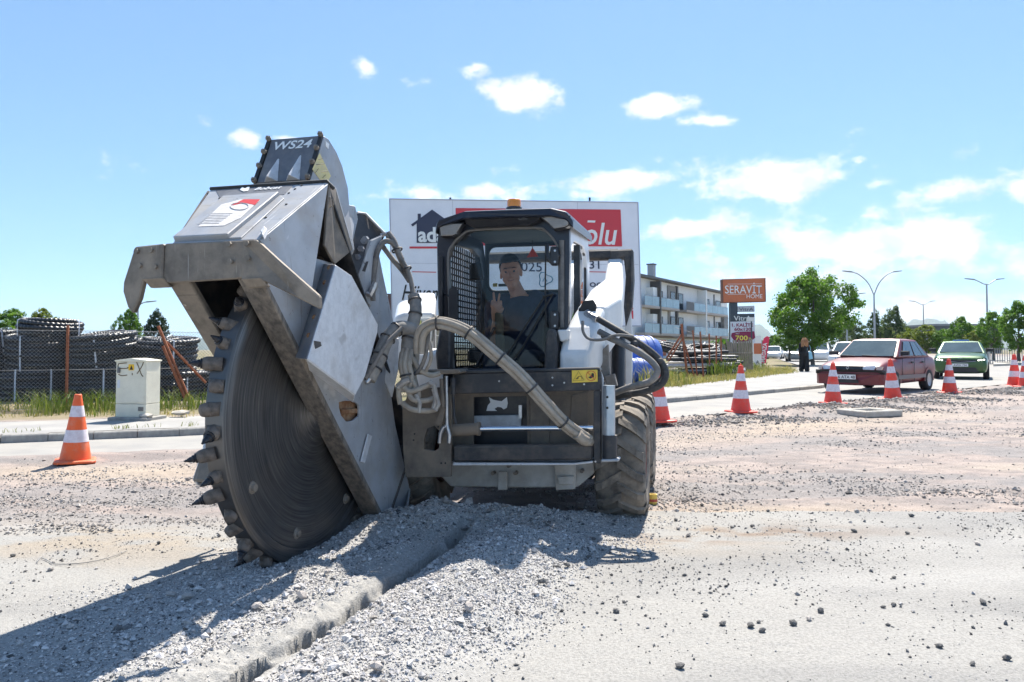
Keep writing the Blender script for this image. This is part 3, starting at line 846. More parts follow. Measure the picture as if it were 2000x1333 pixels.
# --- cab
UC, HWD = -.077, .477
outer = [(862, 728), (855, 600), (853, 480), (857, 440), (880, 426), (930, 416), (1060, 411), (1095, 416), (1112, 440), (1112, 520), (1110, 620), (1108, 728)]
inner = [(886, 720), (878, 600), (875, 505), (884, 478), (903, 458), (930, 449), (1042, 445), (1066, 452), (1086, 476), (1092, 505), (1092, 620), (1089, 720)]
mb = MB(); mb.band([U(*p, -.3) for p in outer], [U(*p, -.3) for p in inner], (0, .07, 0))
door = build(mb, 'front_door', CABBLK, loader, bevel=.006, label='black cab door frame around a rounded windscreen')
pth = [U(*p, -.305) for p in inner]
mb = MB(); mb.tube(spline(pth, 5), .009, 6, caps=True); build(mb, 'gasket', mat('grey_gasket', (.16, .15, .14), rough=.7), door)
mb = MB(); g_ = [U(*p, -.275) for p in inner]; mb.add(g_, [tuple(range(len(g_)))]); build(mb, 'windscreen', WINDSHIELD, door, fix=False)
# roof and visor
mb = MB()
fr = [U(850, 444, -.40), U(855, 431, -.42), U(905, 414, -.44), U(1000, 410, -.44), U(1075, 408, -.44), U(1105, 415, -.42), U(1119, 432, -.40)]
back = [Vector((UC - HWD - .02, .92, 2.16)), Vector((UC - HWD, .94, 2.2)), Vector((UC - .3, .95, 2.25)), Vector((UC, .95, 2.26)), Vector((UC + .3, .95, 2.25)), Vector((UC + HWD, .94, 2.2)), Vector((UC + HWD + .02, .92, 2.16))]
low = Vector((0, 0, -.05))
mb.loft([fr + [p + low for p in fr[::-1]], [p + Vector((0, .06, .015)) for p in fr] + [p + low + Vector((0, .06, 0)) for p in fr[::-1]], back + [p + low for p in back[::-1]]])
build(mb, 'roof', CABBLK, loader, bevel=.008)
mb = MB()
vis = [U(905, 416, -.43), U(1060, 411, -.43), U(1052, 432, -.38), U(1030, 440, -.36), U(925, 446, -.36), U(908, 436, -.38)]
mb.prism(vis, (0, .07, 0)); build(mb, 'visor', BLACK, loader, bevel=.006)
lettering('OK', .045, LW(*U(1012, 431, -.40)), ML, Vector((0, 0, 1)), mat('grey_print', (.12, .12, .12)), loader, 'visor_mark', extrude=.01)
for poly in ([(855, 435), (905, 435), (891, 458), (884, 462), (859, 463)], [(1054, 424), (1100, 415), (1114, 421), (1112, 441), (1104, 445), (1081, 449), (1070, 437)]):
    mb = MB(); mb.prism([U(*p, -.40) for p in poly], (0, .08, 0)); wl = build(mb, 'work_lamp', BLACK, loader, bevel=.004)
    cx, cy = sum(p[0] for p in poly) / len(poly), sum(p[1] for p in poly) / len(poly)
    mb = MB(); mb.prism([U(cx + (p[0] - cx) * .88, cy + (p[1] - cy) * .84, -.408) for p in poly], (0, .012, 0)); build(mb, 'lens', LAMPGREY, wl, bevel=.004)
    mb = MB()
    for k in range(4):
        y = cy - 9 + k * 5; mb.prism([U(cx - 16, y, -.41), U(cx + 14, y - 1, -.41), U(cx + 14, y + .4, -.41), U(cx - 16, y + 1.4, -.41)], (0, -.003, 0))
    build(mb, 'lens_rib', LAMPGREY, wl)
# beacon
c = U(1004, 409, .15)
mb = MB(); mb.lathe([(.0, .0), (.062, .0), (.062, .02), (.055, .025), (.0, .025)], c + Vector((0, 0, -.01)), (0, 0, 1), 20, smooth=False)
bc = build(mb, 'beacon', BLACK, loader)
mb = MB(); mb.lathe([(.055, .012), (.055, .06), (.05, .072), (.0, .076)], c, (0, 0, 1), 20, smooth=True); build(mb, 'beacon_lens', ORANGE, bc)
# sides: right one carries a window, the other a guard grille
def side(u, sgn, m, nm):
    o_ = [(-.23, .86), (-.23, 2.1), (.0, 2.14), (.5, 2.16), (.8, 2.12), (.9, 1.95), (.9, .86)]
    i_ = [(-.15, 1.06), (-.15, 1.93), (.0, 1.99), (.48, 2.02), (.68, 1.98), (.76, 1.86), (.76, 1.06)]
    mb = MB(); mb.band([Vector((u, v, w)) for v, w in o_], [Vector((u, v, w)) for v, w in i_], (-sgn * .045, 0, 0))
    s_ = build(mb, nm, m, loader, bevel=.006)
    return s_, [Vector((u - sgn * .02, v, w)) for v, w in i_]
sw, gp_ = side(UC + HWD, 1, mat('cab_side_white', (.62, .65, .70), (.55, .57, .6), scale=6, rough=.35, dust=(.4, .36, .3), dust_amt=.15, dust_up=.1), 'cab_side')
mb = MB(); mb.add(gp_, [tuple(range(len(gp_)))]); build(mb, 'side_window', SIDEGLASS, sw, fix=False)
mb = MB(); mb.span((UC + HWD - .035, .26, 1.06), (UC + HWD + .004, .31, 2.0)); mb.tube(spline(gp_, 3), .012, 6); build(mb, 'window_bar', BLACK, sw)
sl_, gp_ = side(UC - HWD, -1, CABBLK, 'cab_side')
mb = MB()
for k in range(17):
    v = -.12 + k * .052; mb.span((UC - HWD + .02, v, 1.04), (UC - HWD + .028, v + .012, 2.0))
for k in range(20):
    w = 1.06 + k * .047; mb.span((UC - HWD + .012, -.15, w), (UC - HWD + .02, .77, w + .011))
build(mb, 'guard_grille', mat('grille_black', (.018, .022, .028), rough=.5), sl_)
# rear wall with a rounded window
def rrect(u0, u1, w0, w1, r, v, n=4):
    pts = []
    for (cx, cz, a0) in ((u1 - r, w1 - r, 0), (u0 + r, w1 - r, 90), (u0 + r, w0 + r, 180), (u1 - r, w0 + r, 270)):
        for k in range(n + 1):
            a = rad(a0 + 90 * k / n); pts.append(Vector((cx + r * math.cos(a), v, cz + r * math.sin(a))))
    return pts
rw_in = rrect(-.485, .33, 1.70, 2.10, .07, .88)
rw_out = rrect(UC - HWD + .04, UC + HWD - .04, .86, 2.2, .02, .88)
mb = MB(); mb.band(rw_out, rw_in, (0, .04, 0)); rwall = build(mb, 'rear_wall', CABIN, loader)
mb = MB(); mb.tube([p - Vector((0, .01, 0)) for p in rw_in], .014, 6, closed=True); build(mb, 'gasket', SEATBLK, rwall)
mb = MB(); mb.add([p + Vector((0, .02, 0)) for p in rw_in], [tuple(range(len(rw_in)))]); build(mb, 'rear_window', glass_mat('rear_glass', (.95, .99, .99), .05, .0, .12), rwall, fix=False)
mb = MB(); mb.span((UC - HWD + .05, -.22, 2.12), (UC + HWD - .05, .88, 2.14)); build(mb, 'headliner', CABIN, loader)
mb = MB(); mb.span((UC - HWD + .05, -.22, .80), (UC + HWD - .05, .88, .84)); build(mb, 'cab_floor', SEATBLK, loader)
# stickers on the rear glass
for (u0, w0, u1, w1, m) in ((-.44, 1.745, -.40, 1.775, YELLOW), (-.39, 1.745, -.30, 1.77, INKBLACK)):
    mb = MB(); mb.span((u0, .868, w0), (u1, .872, w1)); build(mb, 'sticker', m, rwall)
for cu in (.02, .20):
    pts = [Vector((cu + .055 * math.cos(a) * (1 + .25 * math.cos(3 * a)), .87, 1.80 + .055 * math.sin(a) * (1 + .25 * math.cos(3 * a)))) for a in [2 * math.pi * k / 18 for k in range(18)]]
    mb = MB(); mb.tube(pts, .005, 5, closed=True); mb.tube([Vector((cu - .02, .87, 1.78)), Vector((cu, .87, 1.82)), Vector((cu + .02, .87, 1.78))], .005, 5); build(mb, 'sticker', mat('blue_print', (.12, .3, .45), rough=.5), rwall)
# seat, consoles and levers
mb = MB(); mb.loft([[Vector((UC + .05 + sx * a, v, w)) for sx, dv in ((-1, 0), (1, 0))] + [Vector((UC + .05 + sx * a, v + .1, w + .02)) for sx in (1, -1)] for (a, v, w) in ((.22, .52, 1.05), (.235, .56, 1.3), (.22, .62, 1.5), (.17, .66, 1.62))]); mb.span((UC - .19, .05, 1.0), (UC + .29, .58, 1.12))
build(mb, 'seat', SEATBLK, loader, bevel=.03, segs=2)
for s in (-1, 1):
    mb = MB(); mb.span((UC + .05 + s * .33 - .06, .0, 1.1), (UC + .05 + s * .33 + .06, .5, 1.2)); arm = build(mb, 'armrest', SEATBLK, loader, bevel=.02)
    b0 = Vector((UC + .05 + s * .33, .04, 1.2)); mb = MB(); mb.tube([b0, b0 + Vector((0, -.01, .08)), b0 + Vector((-s * .015, -.02, .15))], [.014, .016, .024], 8); build(mb, 'joystick', SEATBLK, arm)
mb = MB(); mb.prism([U(968, 720, -.1), U(986, 720, -.1), U(980, 612, -.1), U(966, 610, -.1)], (0, .05, 0)); build(mb, 'lap_bar', mat('olive_padding', (.06, .055, .04), (.10, .09, .06), scale=12, rough=.8), loader, bevel=.01)
mb = MB(); mb.tube([U(930, 718, -.15), U(955, 660, -.12), U(966, 640, -.1)], .012, 6); build(mb, 'lap_bar_arm', BLACK, loader)
mb = MB(); mb.prism([U(918, 515, .4), U(938, 512, .4), U(944, 545, .4), U(916, 548, .4)], (0, .06, 0)); build(mb, 'side_console', SEATBLK, loader, bevel=.01)
# hanging red tag
mb = MB(); mb.prism([U(1040, 484, .2), U(1051, 501, .2), U(1029, 503, .2)], (0, .012, 0)); tg = build(mb, 'pennant', mat('red_fabric', (.70, .05, .02), rough=.7), loader, label='red triangular pennant hanging in the cab')
mb = MB(); mb.tube([U(1040, 470, .2), U(1040, 485, .2)], .003, 5); build(mb, 'pennant_cord', INKBLACK, tg)
# hinges, handle, mirror, guards
for py in (500, 625):
    mb = MB(); mb.prism([U(1077, py - 17, -.315), U(1091, py - 17, -.315), U(1093, py, -.315), U(1091, py + 20, -.315), U(1077, py + 20, -.315), U(1075, py, -.315)], (0, -.04, 0)); h = build(mb, 'hinge', BLACK, door, bevel=.008)
    for dy in (-10, 12):
        mb = MB(); c = U(1084, py + dy, -.357); mb.cyl(c, c + Vector((0, -.006, 0)), .008, n=8); build(mb, 'screw', STEEL, h)
mb = MB(); mb.cyl(U(1078, 500, -.34), U(1100, 500, -.30), .018); build(mb, 'hinge_arm', BLACK, door)
mb = MB(); mb.tube(spline([U(1070, 477, -.34), U(1070, 505, -.36), U(1078, 515, -.34)], 4), .01, 6); build(mb, 'grab_handle', BLACK, door)
mb = MB(); mb.tube([U(1097, 470, -.31), U(1097, 640, -.31)], .02, 6); build(mb, 'door_strut', mat('dull_strut', (.10, .095, .09), (.16, .15, .14), scale=20, rough=.6), door)
mb = MB(); mb.loft([rrect(*(lambda a, b: (a.x, b.x, b.z, a.z))(U(876, 562, -.36), U(894, 628, -.36)), .025, -.36), rrect(*(lambda a, b: (a.x, b.x, b.z, a.z))(U(877, 563, -.33), U(893, 627, -.33)), .025, -.33)]); mr = build(mb, 'mirror', BLACK, loader, bevel=.004)
mb = MB(); mb.tube([U(878, 580, -.33), U(868, 575, -.3)], .008, 6); build(mb, 'mirror_arm', BLACK, mr)
for poly in ([(853, 724), (850, 690), (857, 650), (866, 633), (874, 632), (879, 648), (878, 722)], [(1062, 724), (1066, 660), (1069, 645), (1078, 641), (1085, 648), (1088, 690), (1086, 724)]):
    mb = MB(); mb.prism([U(*p, -.48) for p in poly], (0, .10, 0)); build(mb, 'post_guard', MUDBLK, loader, bevel=.012)
mb = MB(); mb.prism([U(856, 500, -.33), U(864, 500, -.33), U(864, 640, -.33), U(857, 640, -.33)], (0, .04, 0)); build(mb, 'post_cover', BLACK, loader, bevel=.004)
# wiper: blade and the two arms
mb = MB(); mb.tube([U(1066, 478, -.32), U(1065, 560, -.32), U(1066, 640, -.32)], .006, 6); wb = build(mb, 'wiper_blade', INKBLACK, door)
mb = MB(); mb.tube([U(1063, 580, -.325), U(1004, 672, -.325), U(975, 716, -.325)], .007, 6); mb.tube([U(1078, 577, -.32), U(1020, 680, -.32), U(990, 720, -.32)], .007, 6); mb.tube([U(1060, 580, -.33), U(1080, 575, -.33)], .009, 6); build(mb, 'wiper_arm', INKBLACK, door)
# --- lift arms
def sect(px0, px1, py0, py1, v):
    return [U(px0, py0, v), U(px1, py0, v), U(px1, py1, v), U(px0, py1, v)]
mb = MB()
mb.loft([sect(1188, 1216, 500, 545, 1.55), sect(1180, 1218, 545, 605, 1.05), sect(1152, 1217, 566, 635, .45), sect(1142, 1214, 582, 660, .08), sect(1126, 1184, 600, 705, -.12)])
mb.loft([sect(1126, 1184, 600, 705, -.121), sect(1104, 1168, 640, 735, -.3), sect(1091, 1150, 690, 790, -.45)])
arm_r = build(mb, 'lift_arm', WHITE, loader, bevel=.03, segs=3)
mb = MB(); mb.prism([U(1130, 605, -.16), U(1140, 588, -.16), U(1158, 586, -.16), U(1164, 596, -.16), U(1164, 640, -.16), U(1150, 648, -.16), U(1132, 640, -.16)], (0, .05, 0)); build(mb, 'coupler_recess', INKBLACK, arm_r)
mb = MB(); mb.prism([U(1088, 645, -.42), U(1112, 644, -.42), U(1110, 664, -.42), U(1094, 668, -.42)], (0, .06, 0)); build(mb, 'arm_lug', WHITE, arm_r, bevel=.008)
mb = MB()
mb.loft([[U(773, 612, .5), U(776, 592, .5), U(790, 586, .5), U(852, 577, .5), U(852, 700, .5), U(773, 690, .5)], [U(768, 632, .05), U(772, 618, .05), U(790, 612, .05), U(850, 612, .05), U(850, 710, .05), U(768, 710, .05)]])
mb.loft([sect(800, 860, 680, 730, -.05), sect(812, 866, 690, 780, -.4)])
mb.loft([sect(806, 850, 572, 620, 1.5), sect(790, 850, 592, 680, .5)])
arm_l = build(mb, 'lift_arm', WHITE, loader, bevel=.03, segs=3)
mb = MB(); mb.prism([U(808, 622, -.02), U(840, 620, -.02), U(846, 640, -.02), U(842, 668, -.02), U(818, 660, -.02)], (0, .04, 0)); hl = build(mb, 'side_lamp', mat('pale_lens', (.75, .75, .70), rough=.25, coat=.5), arm_l, bevel=.006)
mb = MB(); mb.prism([U(812, 628, -.03), U(822, 626, -.03), U(826, 660, -.03), U(818, 654, -.03)], (0, .02, 0)); build(mb, 'yellow_lens', mat('yellow_lens', (.75, .72, .2), rough=.3), hl)
mb = MB(); mb.span((UC - .6, 1.48, 2.03), (UC + .68, 1.60, 2.13)); build(mb, 'cross_tube', MUDBLK, loader, bevel=.02)
mb = MB(); mb.prism([U(1190, 488, 1.47), U(1236, 486, 1.47), U(1238, 545, 1.47), U(1234, 600, 1.4), U(1222, 640, 1.4), U(1218, 600, 1.4), U(1222, 540, 1.47), U(1218, 504, 1.47), U(1190, 512, 1.47)], (0, .16, 0)); build(mb, 'rear_link', MUDBLK, loader, bevel=.015)
mb = MB(); mb.cyl(U(1208, 655, .7), U(1207, 800, .55), .055, n=16); build(mb, 'lift_cylinder', BLACK, loader)
mb = MB(); mb.loft([sect(1222, 1234, 600, 655, 1.45), sect(1220, 1236, 655, 765, 1.4)]); build(mb, 'rear_upright', WHITE, loader, bevel=.01)
mb = MB(); mb.loft([sect(1130, 1172, 690, 745, .1), sect(1120, 1176, 700, 790, -.2)]); mb.prism([U(1122, 700, -.21), U(1170, 690, -.21), U(1170, 724, -.21), U(1122, 726, -.21)], (0, .03, 0)); build(mb, 'fender', mat('pale_grey_panel', (.55, .56, .56), (.4, .41, .41), scale=7, rough=.5, dust=MUD, dust_amt=.25), loader, bevel=.01)
for px, k in ((1160, 0), (1172, 1), (1184, 2)):
    mb = MB(); mb.tube(spline([U(px, 640, .0), U(px + 2, 680, -.05), U(px - 2, 715, -.1), U(px + 6, 745, -.15)], 4), .014 if k != 1 else .018, 8); build(mb, 'hydraulic_pipe', [MUDBLK, STEEL, mat('pale_hose', (.42, .40, .37), rough=.7)][k], loader)
mb = MB(); mb.prism([U(1170, 690, -.2), U(1188, 672, -.2), U(1192, 740, -.2), U(1176, 745, -.2)], (0, .05, 0)); mb.prism([U(1180, 735, -.24), U(1200, 730, -.24), U(1206, 755, -.24), U(1184, 752, -.24)], (0, .06, 0)); build(mb, 'arm_linkage', mat('dusty_link', (.30, .29, .28), (.2, .18, .16), scale=15, rough=.6, metal=.3, dust=MUD, dust_amt=.4), loader, bevel=.006)
# couplings on the lift arm
for (a, b, r) in (((1146, 612), (1168, 624), .028), ((1150, 640), (1172, 650), .024), ((1150, 618), (1158, 640), .014)):
    mb = MB(); p, q = U(*a, -.18), U(*b, -.26); mb.tube([p, p.lerp(q, .33), p.lerp(q, .34), p.lerp(q, .7), p.lerp(q, .71), q], [r, r, r * .8, r * .8, r, r], 8, smooth=False); build(mb, 'coupling', STEEL, loader)
# ================================================================== the wheel saw on the loader's front
SYAW, SPIT = rad(15), rad(44)
SL = Vector((math.cos(SYAW), -math.sin(SYAW), 0)); SR = Vector((math.sin(SYAW), math.cos(SYAW), 0)); UP = Vector((0, 0, 1))
SO = on_ground(754, 1027, .02)
def S(px, py, l): return on_plane(px, py, SO + SL * l, SL)
def UW(px, py, v): return LW(*U(px, py, v))
A_AX = -SR * math.cos(SPIT) + UP * math.sin(SPIT); B_AX = UP * math.cos(SPIT) + SR * math.sin(SPIT)

GREY = mat('worn_grey_paint', (.40, .415, .435), (.33, .34, .36), scale=5, rough=.45, metal=.1, dust=(.34, .30, .25), dust_amt=.34, dust_scale=5, dust_up=.10, chips=(.10, .09, .08), chip_scale=30, chip_th=.655, bump=.04, bscale=90, scratch=((.62, .62, .62), (.16, .15, .14)))
SILVER = mat('galvanised_grey', (.66, .67, .69), (.57, .58, .60), scale=28, rough=.45, metal=.1, dust=(.36, .32, .27), dust_amt=.3, dust_scale=4, dust_up=.1, bump=.06, bscale=140, chips=(.14, .125, .11), chip_scale=45, chip_th=.68, scratch=((.34, .33, .32), (.72, .72, .72)))
BLUEST = mat('bluish_steel', (.15, .175, .22), (.22, .24, .27), scale=8, rough=.5, metal=.3, dust=(.33, .28, .23), dust_amt=.3, dust_scale=9, dust_up=.1)
BROWNST = mat('browned_wear_steel', (.135, .115, .095), (.20, .17, .14), scale=9, rough=.6, metal=.3, dust=(.36, .30, .235), dust_amt=.42, dust_scale=6, dust_up=.3, chips=(.40, .36, .31), chip_scale=26, chip_th=.69, bump=.12, bscale=60, scratch=((.36, .33, .3), (.07, .06, .05)))
DARKST = mat('scraped_dark_steel', (.10, .09, .08), (.19, .165, .14), scale=12, rough=.5, metal=.2, dust=(.36, .30, .24), dust_amt=.34, dust_scale=9, dust_up=.1, chips=(.42, .38, .33), chip_scale=34, chip_th=.7, stretch=(3, 3, .5))
RUST = mat('raw_rusty_steel', (.22, .10, .045), (.33, .20, .11), scale=20, rough=.85, bump=.2)
HOLDER = mat('tooth_holder_steel', (.07, .058, .05), (.13, .105, .09), scale=25, rough=.6, metal=.2, dust=(.24, .195, .155), dust_amt=.42, dust_scale=14, dust_up=.2, bump=.2, bscale=70)
PICK = mat('pick_steel', (.02, .02, .024), (.05, .05, .055), scale=30, rough=.35, metal=.6)
HOSE_TAN = mat('mud_caked_hose', (.30, .255, .205), (.38, .33, .27), scale=14, rough=.9, bump=.2, bscale=80, dust=(.42, .37, .31), dust_amt=.3, dust_scale=20, dust_up=.1)
HOSE_GREY = mat('dusty_grey_hose', (.10, .098, .095), (.17, .16, .15), scale=12, rough=.8, dust=(.34, .30, .26), dust_amt=.42, dust_scale=9, dust_up=.25, bump=.15, bscale=90)
SLEEVE = mat('hose_sleeve', (.15, .145, .14), (.24, .225, .205), scale=10, rough=.85, dust=(.38, .34, .29), dust_amt=.5, dust_scale=12, dust_up=.2, bump=.35, bscale=40)

HOSE_BLK = mat('black_hose', (.025, .025, .027), (.05, .048, .046), scale=10, rough=.6, dust=(.26, .23, .2), dust_amt=.22, dust_scale=10, dust_up=.2, bump=.1, bscale=90)
SCUFF = mat('dark_scuffed_face', (.11, .115, .13), (.16, .165, .18), scale=6, rough=.5, metal=.2, dust=(.36, .33, .30), dust_amt=.28, dust_scale=5, dust_up=.12, chips=(.36, .36, .36), chip_scale=30, chip_th=.7)
saw = thing('wheel_saw', 'grey trench cutting saw with huge toothed disc tilted before the loader', 'saw', SO, -SYAW)
WORLD[saw.name] = Matrix.Translation(SO) @ Matrix.Rotation(-SYAW, 4, 'Z')
def sb(mb, name, m, bevel=0.004, parent=None, label=None): return build(mb, name, m, parent or saw, world=True, bevel=bevel, label=label)

# --- the cutting disc
BC = S(617, 797, -.150)
def ring_material():
    m = bpy.data.materials.new('ground_disc_steel'); m.use_nodes = True
    nt = m.node_tree; N, K = nt.nodes, nt.links; b = N['Principled BSDF']
    tc = N.new('ShaderNodeTexCoord'); sp = N.new('ShaderNodeSeparateXYZ'); K.new(tc.outputs['Object'], sp.inputs[0])
    def mth(op, a, c=None):
        n = N.new('ShaderNodeMath'); n.operation = op
        for i, v in enumerate((a, c)):
            if v is None: continue
            if isinstance(v, (int, float)): n.inputs[i].default_value = v
            else: K.new(v, n.inputs[i])
        return n.outputs[0]
    r = mth('SQRT', mth('ADD', mth('POWER', sp.outputs[1], 2), mth('POWER', sp.outputs[2], 2)))
    ang = mth('ARCTAN2', sp.outputs[1], sp.outputs[2])
    cb = N.new('ShaderNodeCombineXYZ'); K.new(mth('MULTIPLY', r, 120), cb.inputs[0]); K.new(mth('MULTIPLY', ang, 1.6), cb.inputs[1])
    n1 = N.new('ShaderNodeTexNoise'); n1.inputs['Scale'].default_value = 1; n1.inputs['Detail'].default_value = 7; K.new(cb.outputs[0], n1.inputs['Vector'])
    n2 = N.new('ShaderNodeTexNoise'); n2.inputs['Scale'].default_value = 3.2; n2.inputs['Detail'].default_value = 5; K.new(tc.outputs['Object'], n2.inputs['Vector'])
    cr = N.new('ShaderNodeValToRGB'); K.new(n1.outputs['Fac'], cr.inputs[0])
    cr.color_ramp.elements[0].position, cr.color_ramp.elements[0].color = .30, (.055, .056, .060, 1)
    cr.color_ramp.elements[1].position, cr.color_ramp.elements[1].color = .68, (.155, .152, .15, 1)
    e = cr.color_ramp.elements.new(.78); e.color = (.34, .31, .28, 1)
    mx = N.new('ShaderNodeMixRGB'); mx.inputs['Color2'].default_value = (.22, .185, .15, 1); K.new(cr.outputs[0], mx.inputs['Color1'])
    mr = N.new('ShaderNodeMapRange'); mr.inputs['From Min'].default_value = .45; mr.inputs['From Max'].default_value = .75; mr.inputs['To Max'].default_value = .35
    K.new(n2.outputs['Fac'], mr.inputs['Value']); K.new(mr.outputs[0], mx.inputs['Fac']); K.new(mx.outputs[0], b.inputs['Base Color'])
    b.inputs['Metallic'].default_value = .75; b.inputs['Roughness'].default_value = .38
    bp = N.new('ShaderNodeBump'); bp.inputs['Strength'].default_value = .12; bp.inputs['Distance'].default_value = .004
    K.new(n1.outputs['Fac'], bp.inputs['Height']); K.new(bp.outputs[0], b.inputs['Normal'])
    return m
DISC = ring_material()
RB = .845
mb = MB()
prof = [(.0, .10), (.055, .10), (.075, .085), (.10, .055), (.15, .03), (.22, .012), (.30, .003), (.76, .0), (.77, .012), (.835, .012), (RB, .004), (RB, -.088), (.765, -.088), (.745, -.04), (.0, -.04)]
mb.lathe(prof, (0, 0, 0), (1, 0, 0), 96, smooth=False)
me = mesh_from(mb, 'cutting_disc'); me.materials.append(DISC)
for p in me.polygons: p.use_smooth = True
disc = bpy.data.objects.new('cutting_disc', me); COL.objects.link(disc); disc.parent = saw
disc.location = WORLD[saw.name].inverted() @ BC
em = disc.modifiers.new('edges', 'EDGE_SPLIT'); em.split_angle = rad(40)
WORLD[disc.name] = WORLD[saw.name] @ Matrix.Translation(disc.location)
# screws and windows near the rim of the disc
for a in (100, 148, 196, 240, 330):
    mb = MB(); c = Vector((.0, 0.69 * math.sin(rad(a)), 0.69 * math.cos(rad(a)))); mb.lathe([(.0, .018), (.018, .018), (.022, .006), (.03, .004), (.034, -.002)], c, (1, 0, 0), 10); build(mb, 'disc_screw', BROWNST, disc)
# teeth
def tooth_parts():
    h = MB()
    h.lathe([(.0, -.06), (.036, -.05), (.043, -.015), (.041, .012), (.035, .030), (.026, .036), (.0, .036)], (0, 0, 0), (0, 0, 1), 12, smooth=False)
    h.loft([[Vector((x * .04, y * .05, -.075)) for x, y in ((-1, -1), (1, -1), (1, 1), (-1, 1))], [Vector((x * .036, y * .04, -.005)) for x, y in ((-1, -1), (1, -1), (1, 1), (-1, 1))]])
    t = MB(); t.lathe([(.0, .03), (.031, .034), (.032, .042), (.024, .046), (.023, .058), (.018, .064), (.0165, .075), (.010, .092), (.008, .093), (.006, .106), (.0, .110)], (0, 0, 0), (0, 0, 1), 12, smooth=False)
    hm = mesh_from(h, 'tooth'); hm.materials.append(HOLDER)
    for p in hm.polygons: p.use_smooth = True
    tm = mesh_from(t, 'pick'); tm.materials.append(PICK)
    return hm, tm
hm, tm = tooth_parts()
NT = 50
leans = [-1.0, .1, -.5, .5, -1.4, -.1]
for i in range(NT):
    th = 2 * math.pi * i / NT
    radial = Vector((0, math.sin(th), math.cos(th))); tang = Vector((0, -math.cos(th), math.sin(th)))   # turns the front edge upwards
    ln = leans[i % 6] + random.uniform(-.3, .3)
    d = (radial * .9 + tang * random.uniform(-.05, .35) + Vector((ln, 0, 0))).normalized()
    pos = radial * (RB + .012 + random.uniform(-.01, .012)) + Vector((-.045 + ln * .04, 0, 0))
    q = d.to_track_quat('Z', 'X')
    o = bpy.data.objects.new('tooth', hm); COL.objects.link(o); o.parent = disc; o.location = pos; o.rotation_mode = 'QUATERNION'; o.rotation_quaternion = q
    worn = i % 6 in (2, 3)
    if not worn:
        p_ = bpy.data.objects.new('pick', tm); COL.objects.link(p_); p_.parent = o
    sc = random.uniform(.72, .92); o.scale = (sc, sc, sc)

# --- runners: the skids that normally lie on the road, now steeply tilted
r_tl, r_tr, r_br, r_bl = S(462, 552, -.125), S(508, 544, 0), S(753, 1028, 0), S(712, 1024, -.125)
r_bl = r_br - SL * .125; r_tl = r_tr - SL * .125
mb = MB(); mb.prism([r_tl, r_tr, r_br, r_bl], B_AX * .035); sb(mb, 'runner', DARKST, .006)
W_HOUSE = .50
mb = MB(); mb.prism([p - SL * (W_HOUSE - .11) for p in (r_tl, r_tr, r_br, r_bl)], B_AX * .035); sb(mb, 'runner', BROWNST, .006)
# --- bumper across the runners, with the hooked wings
dn = -SR
def Q(px, py, w): return on_plane(px, py, S(500, 500, 0) - SL * w, (SR + UP * .02).normalized())
bp_ = [Q(322, 476, 0), Q(478, 470, 0), Q(478, 542, 0), Q(458, 545, 0), Q(328, 553, 0), Q(318, 545, 0)]
mb = MB(); mb.prism(bp_, SR * .03); bumper = sb(mb, 'bumper', BROWNST, .005)
lw = [Q(266, 483, 0), Q(322, 477, 0), Q(320, 548, 0), Q(283, 548, 0), Q(275, 583, 0), Q(262, 613, 0), Q(252, 600, 0), Q(243, 570, 0), Q(244, 552, 0)]
mb = MB(); mb.prism([p - SR * .012 for p in lw], SR * .035); lwg = sb(mb, 'bumper_wing', BROWNST, .006)
rwg = [Q(474, 470, 0), Q(500, 468, 0), Q(510, 476, 0), Q(537, 506, 0) + SR * .03, Q(603, 576, 0) + SR * .10, Q(604, 602, 0) + SR * .10, Q(572, 583, 0) + SR * .07, Q(512, 548, 0) + SR * .01, Q(474, 548, 0)]
mb = MB(); mb.prism([p - SR * .012 for p in rwg], SR * .035); sb(mb, 'bumper_wing', BROWNST, .006)
for px, py in ((272, 492), (300, 490), (278, 520), (308, 522), (452, 478), (487, 477), (489, 505), (455, 512)):
    mb = MB(); c = Q(px, py, 0) - SR * .012; mb.cyl(c, c - SR * .012, .013, n=6, smooth=False); sb(mb, 'bolt', BROWNST, 0, bumper)
for px in (283, 474):
    mb = MB(); mb.prism([Q(px, 545, 0) - SR * .02, Q(px + 40, 543, 0) - SR * .02, Q(px + 44, 560, 0) + SR * .02, Q(px + 4, 562, 0) + SR * .02], SR * .03); sb(mb, 'runner_clamp', BROWNST, .004, bumper)

# --- housing
hB = S(506, 470, -.005); hA = hB - SL * .47; hC = S(640, 358, .02); hD = hC - SL * .735
hE = S(604, 592, .06)
mb = MB(); mb.plate([hA, hB, hC, hD], .012); hood = sb(mb, 'hood', GREY, .003)
mb = MB(); mb.plate([hB, hC, hE], .012); sb(mb, 'hood_cheek', GREY, .003)
mb = MB(); e2 = hE - SL * .60; mb.plate([hA, hD, e2 + SR * .5, e2], .012); sb(mb, 'hood_cheek', GREY, .003)
hn = (hB - hA).cross(hD - hA).normalized();  hn = hn if hn.z > 0 else -hn
def H(px, py): return on_plane(px, py, hA, hn)
mb = MB(); mb.prism([H(342, 475), H(449, 470), H(548, 386), H(440, 394)], hn * .035); panel = sb(mb, 'hood_panel', GREY, .004)
mb = MB(); mb.prism([H(449, 470) + hn * .002, H(473, 469) + hn * .002, H(556, 392) + hn * .002, H(548, 386) + hn * .002], hn * .012); sb(mb, 'hood_step', GREY, .002, hood)
mb = MB(); mb.prism([H(419, 369) + hn * .002, H(575, 363) + hn * .002, H(556, 383) + hn * .002, H(432, 392) + hn * .002], hn * .006); sb(mb, 'painted_band', SCUFF, 0, hood)
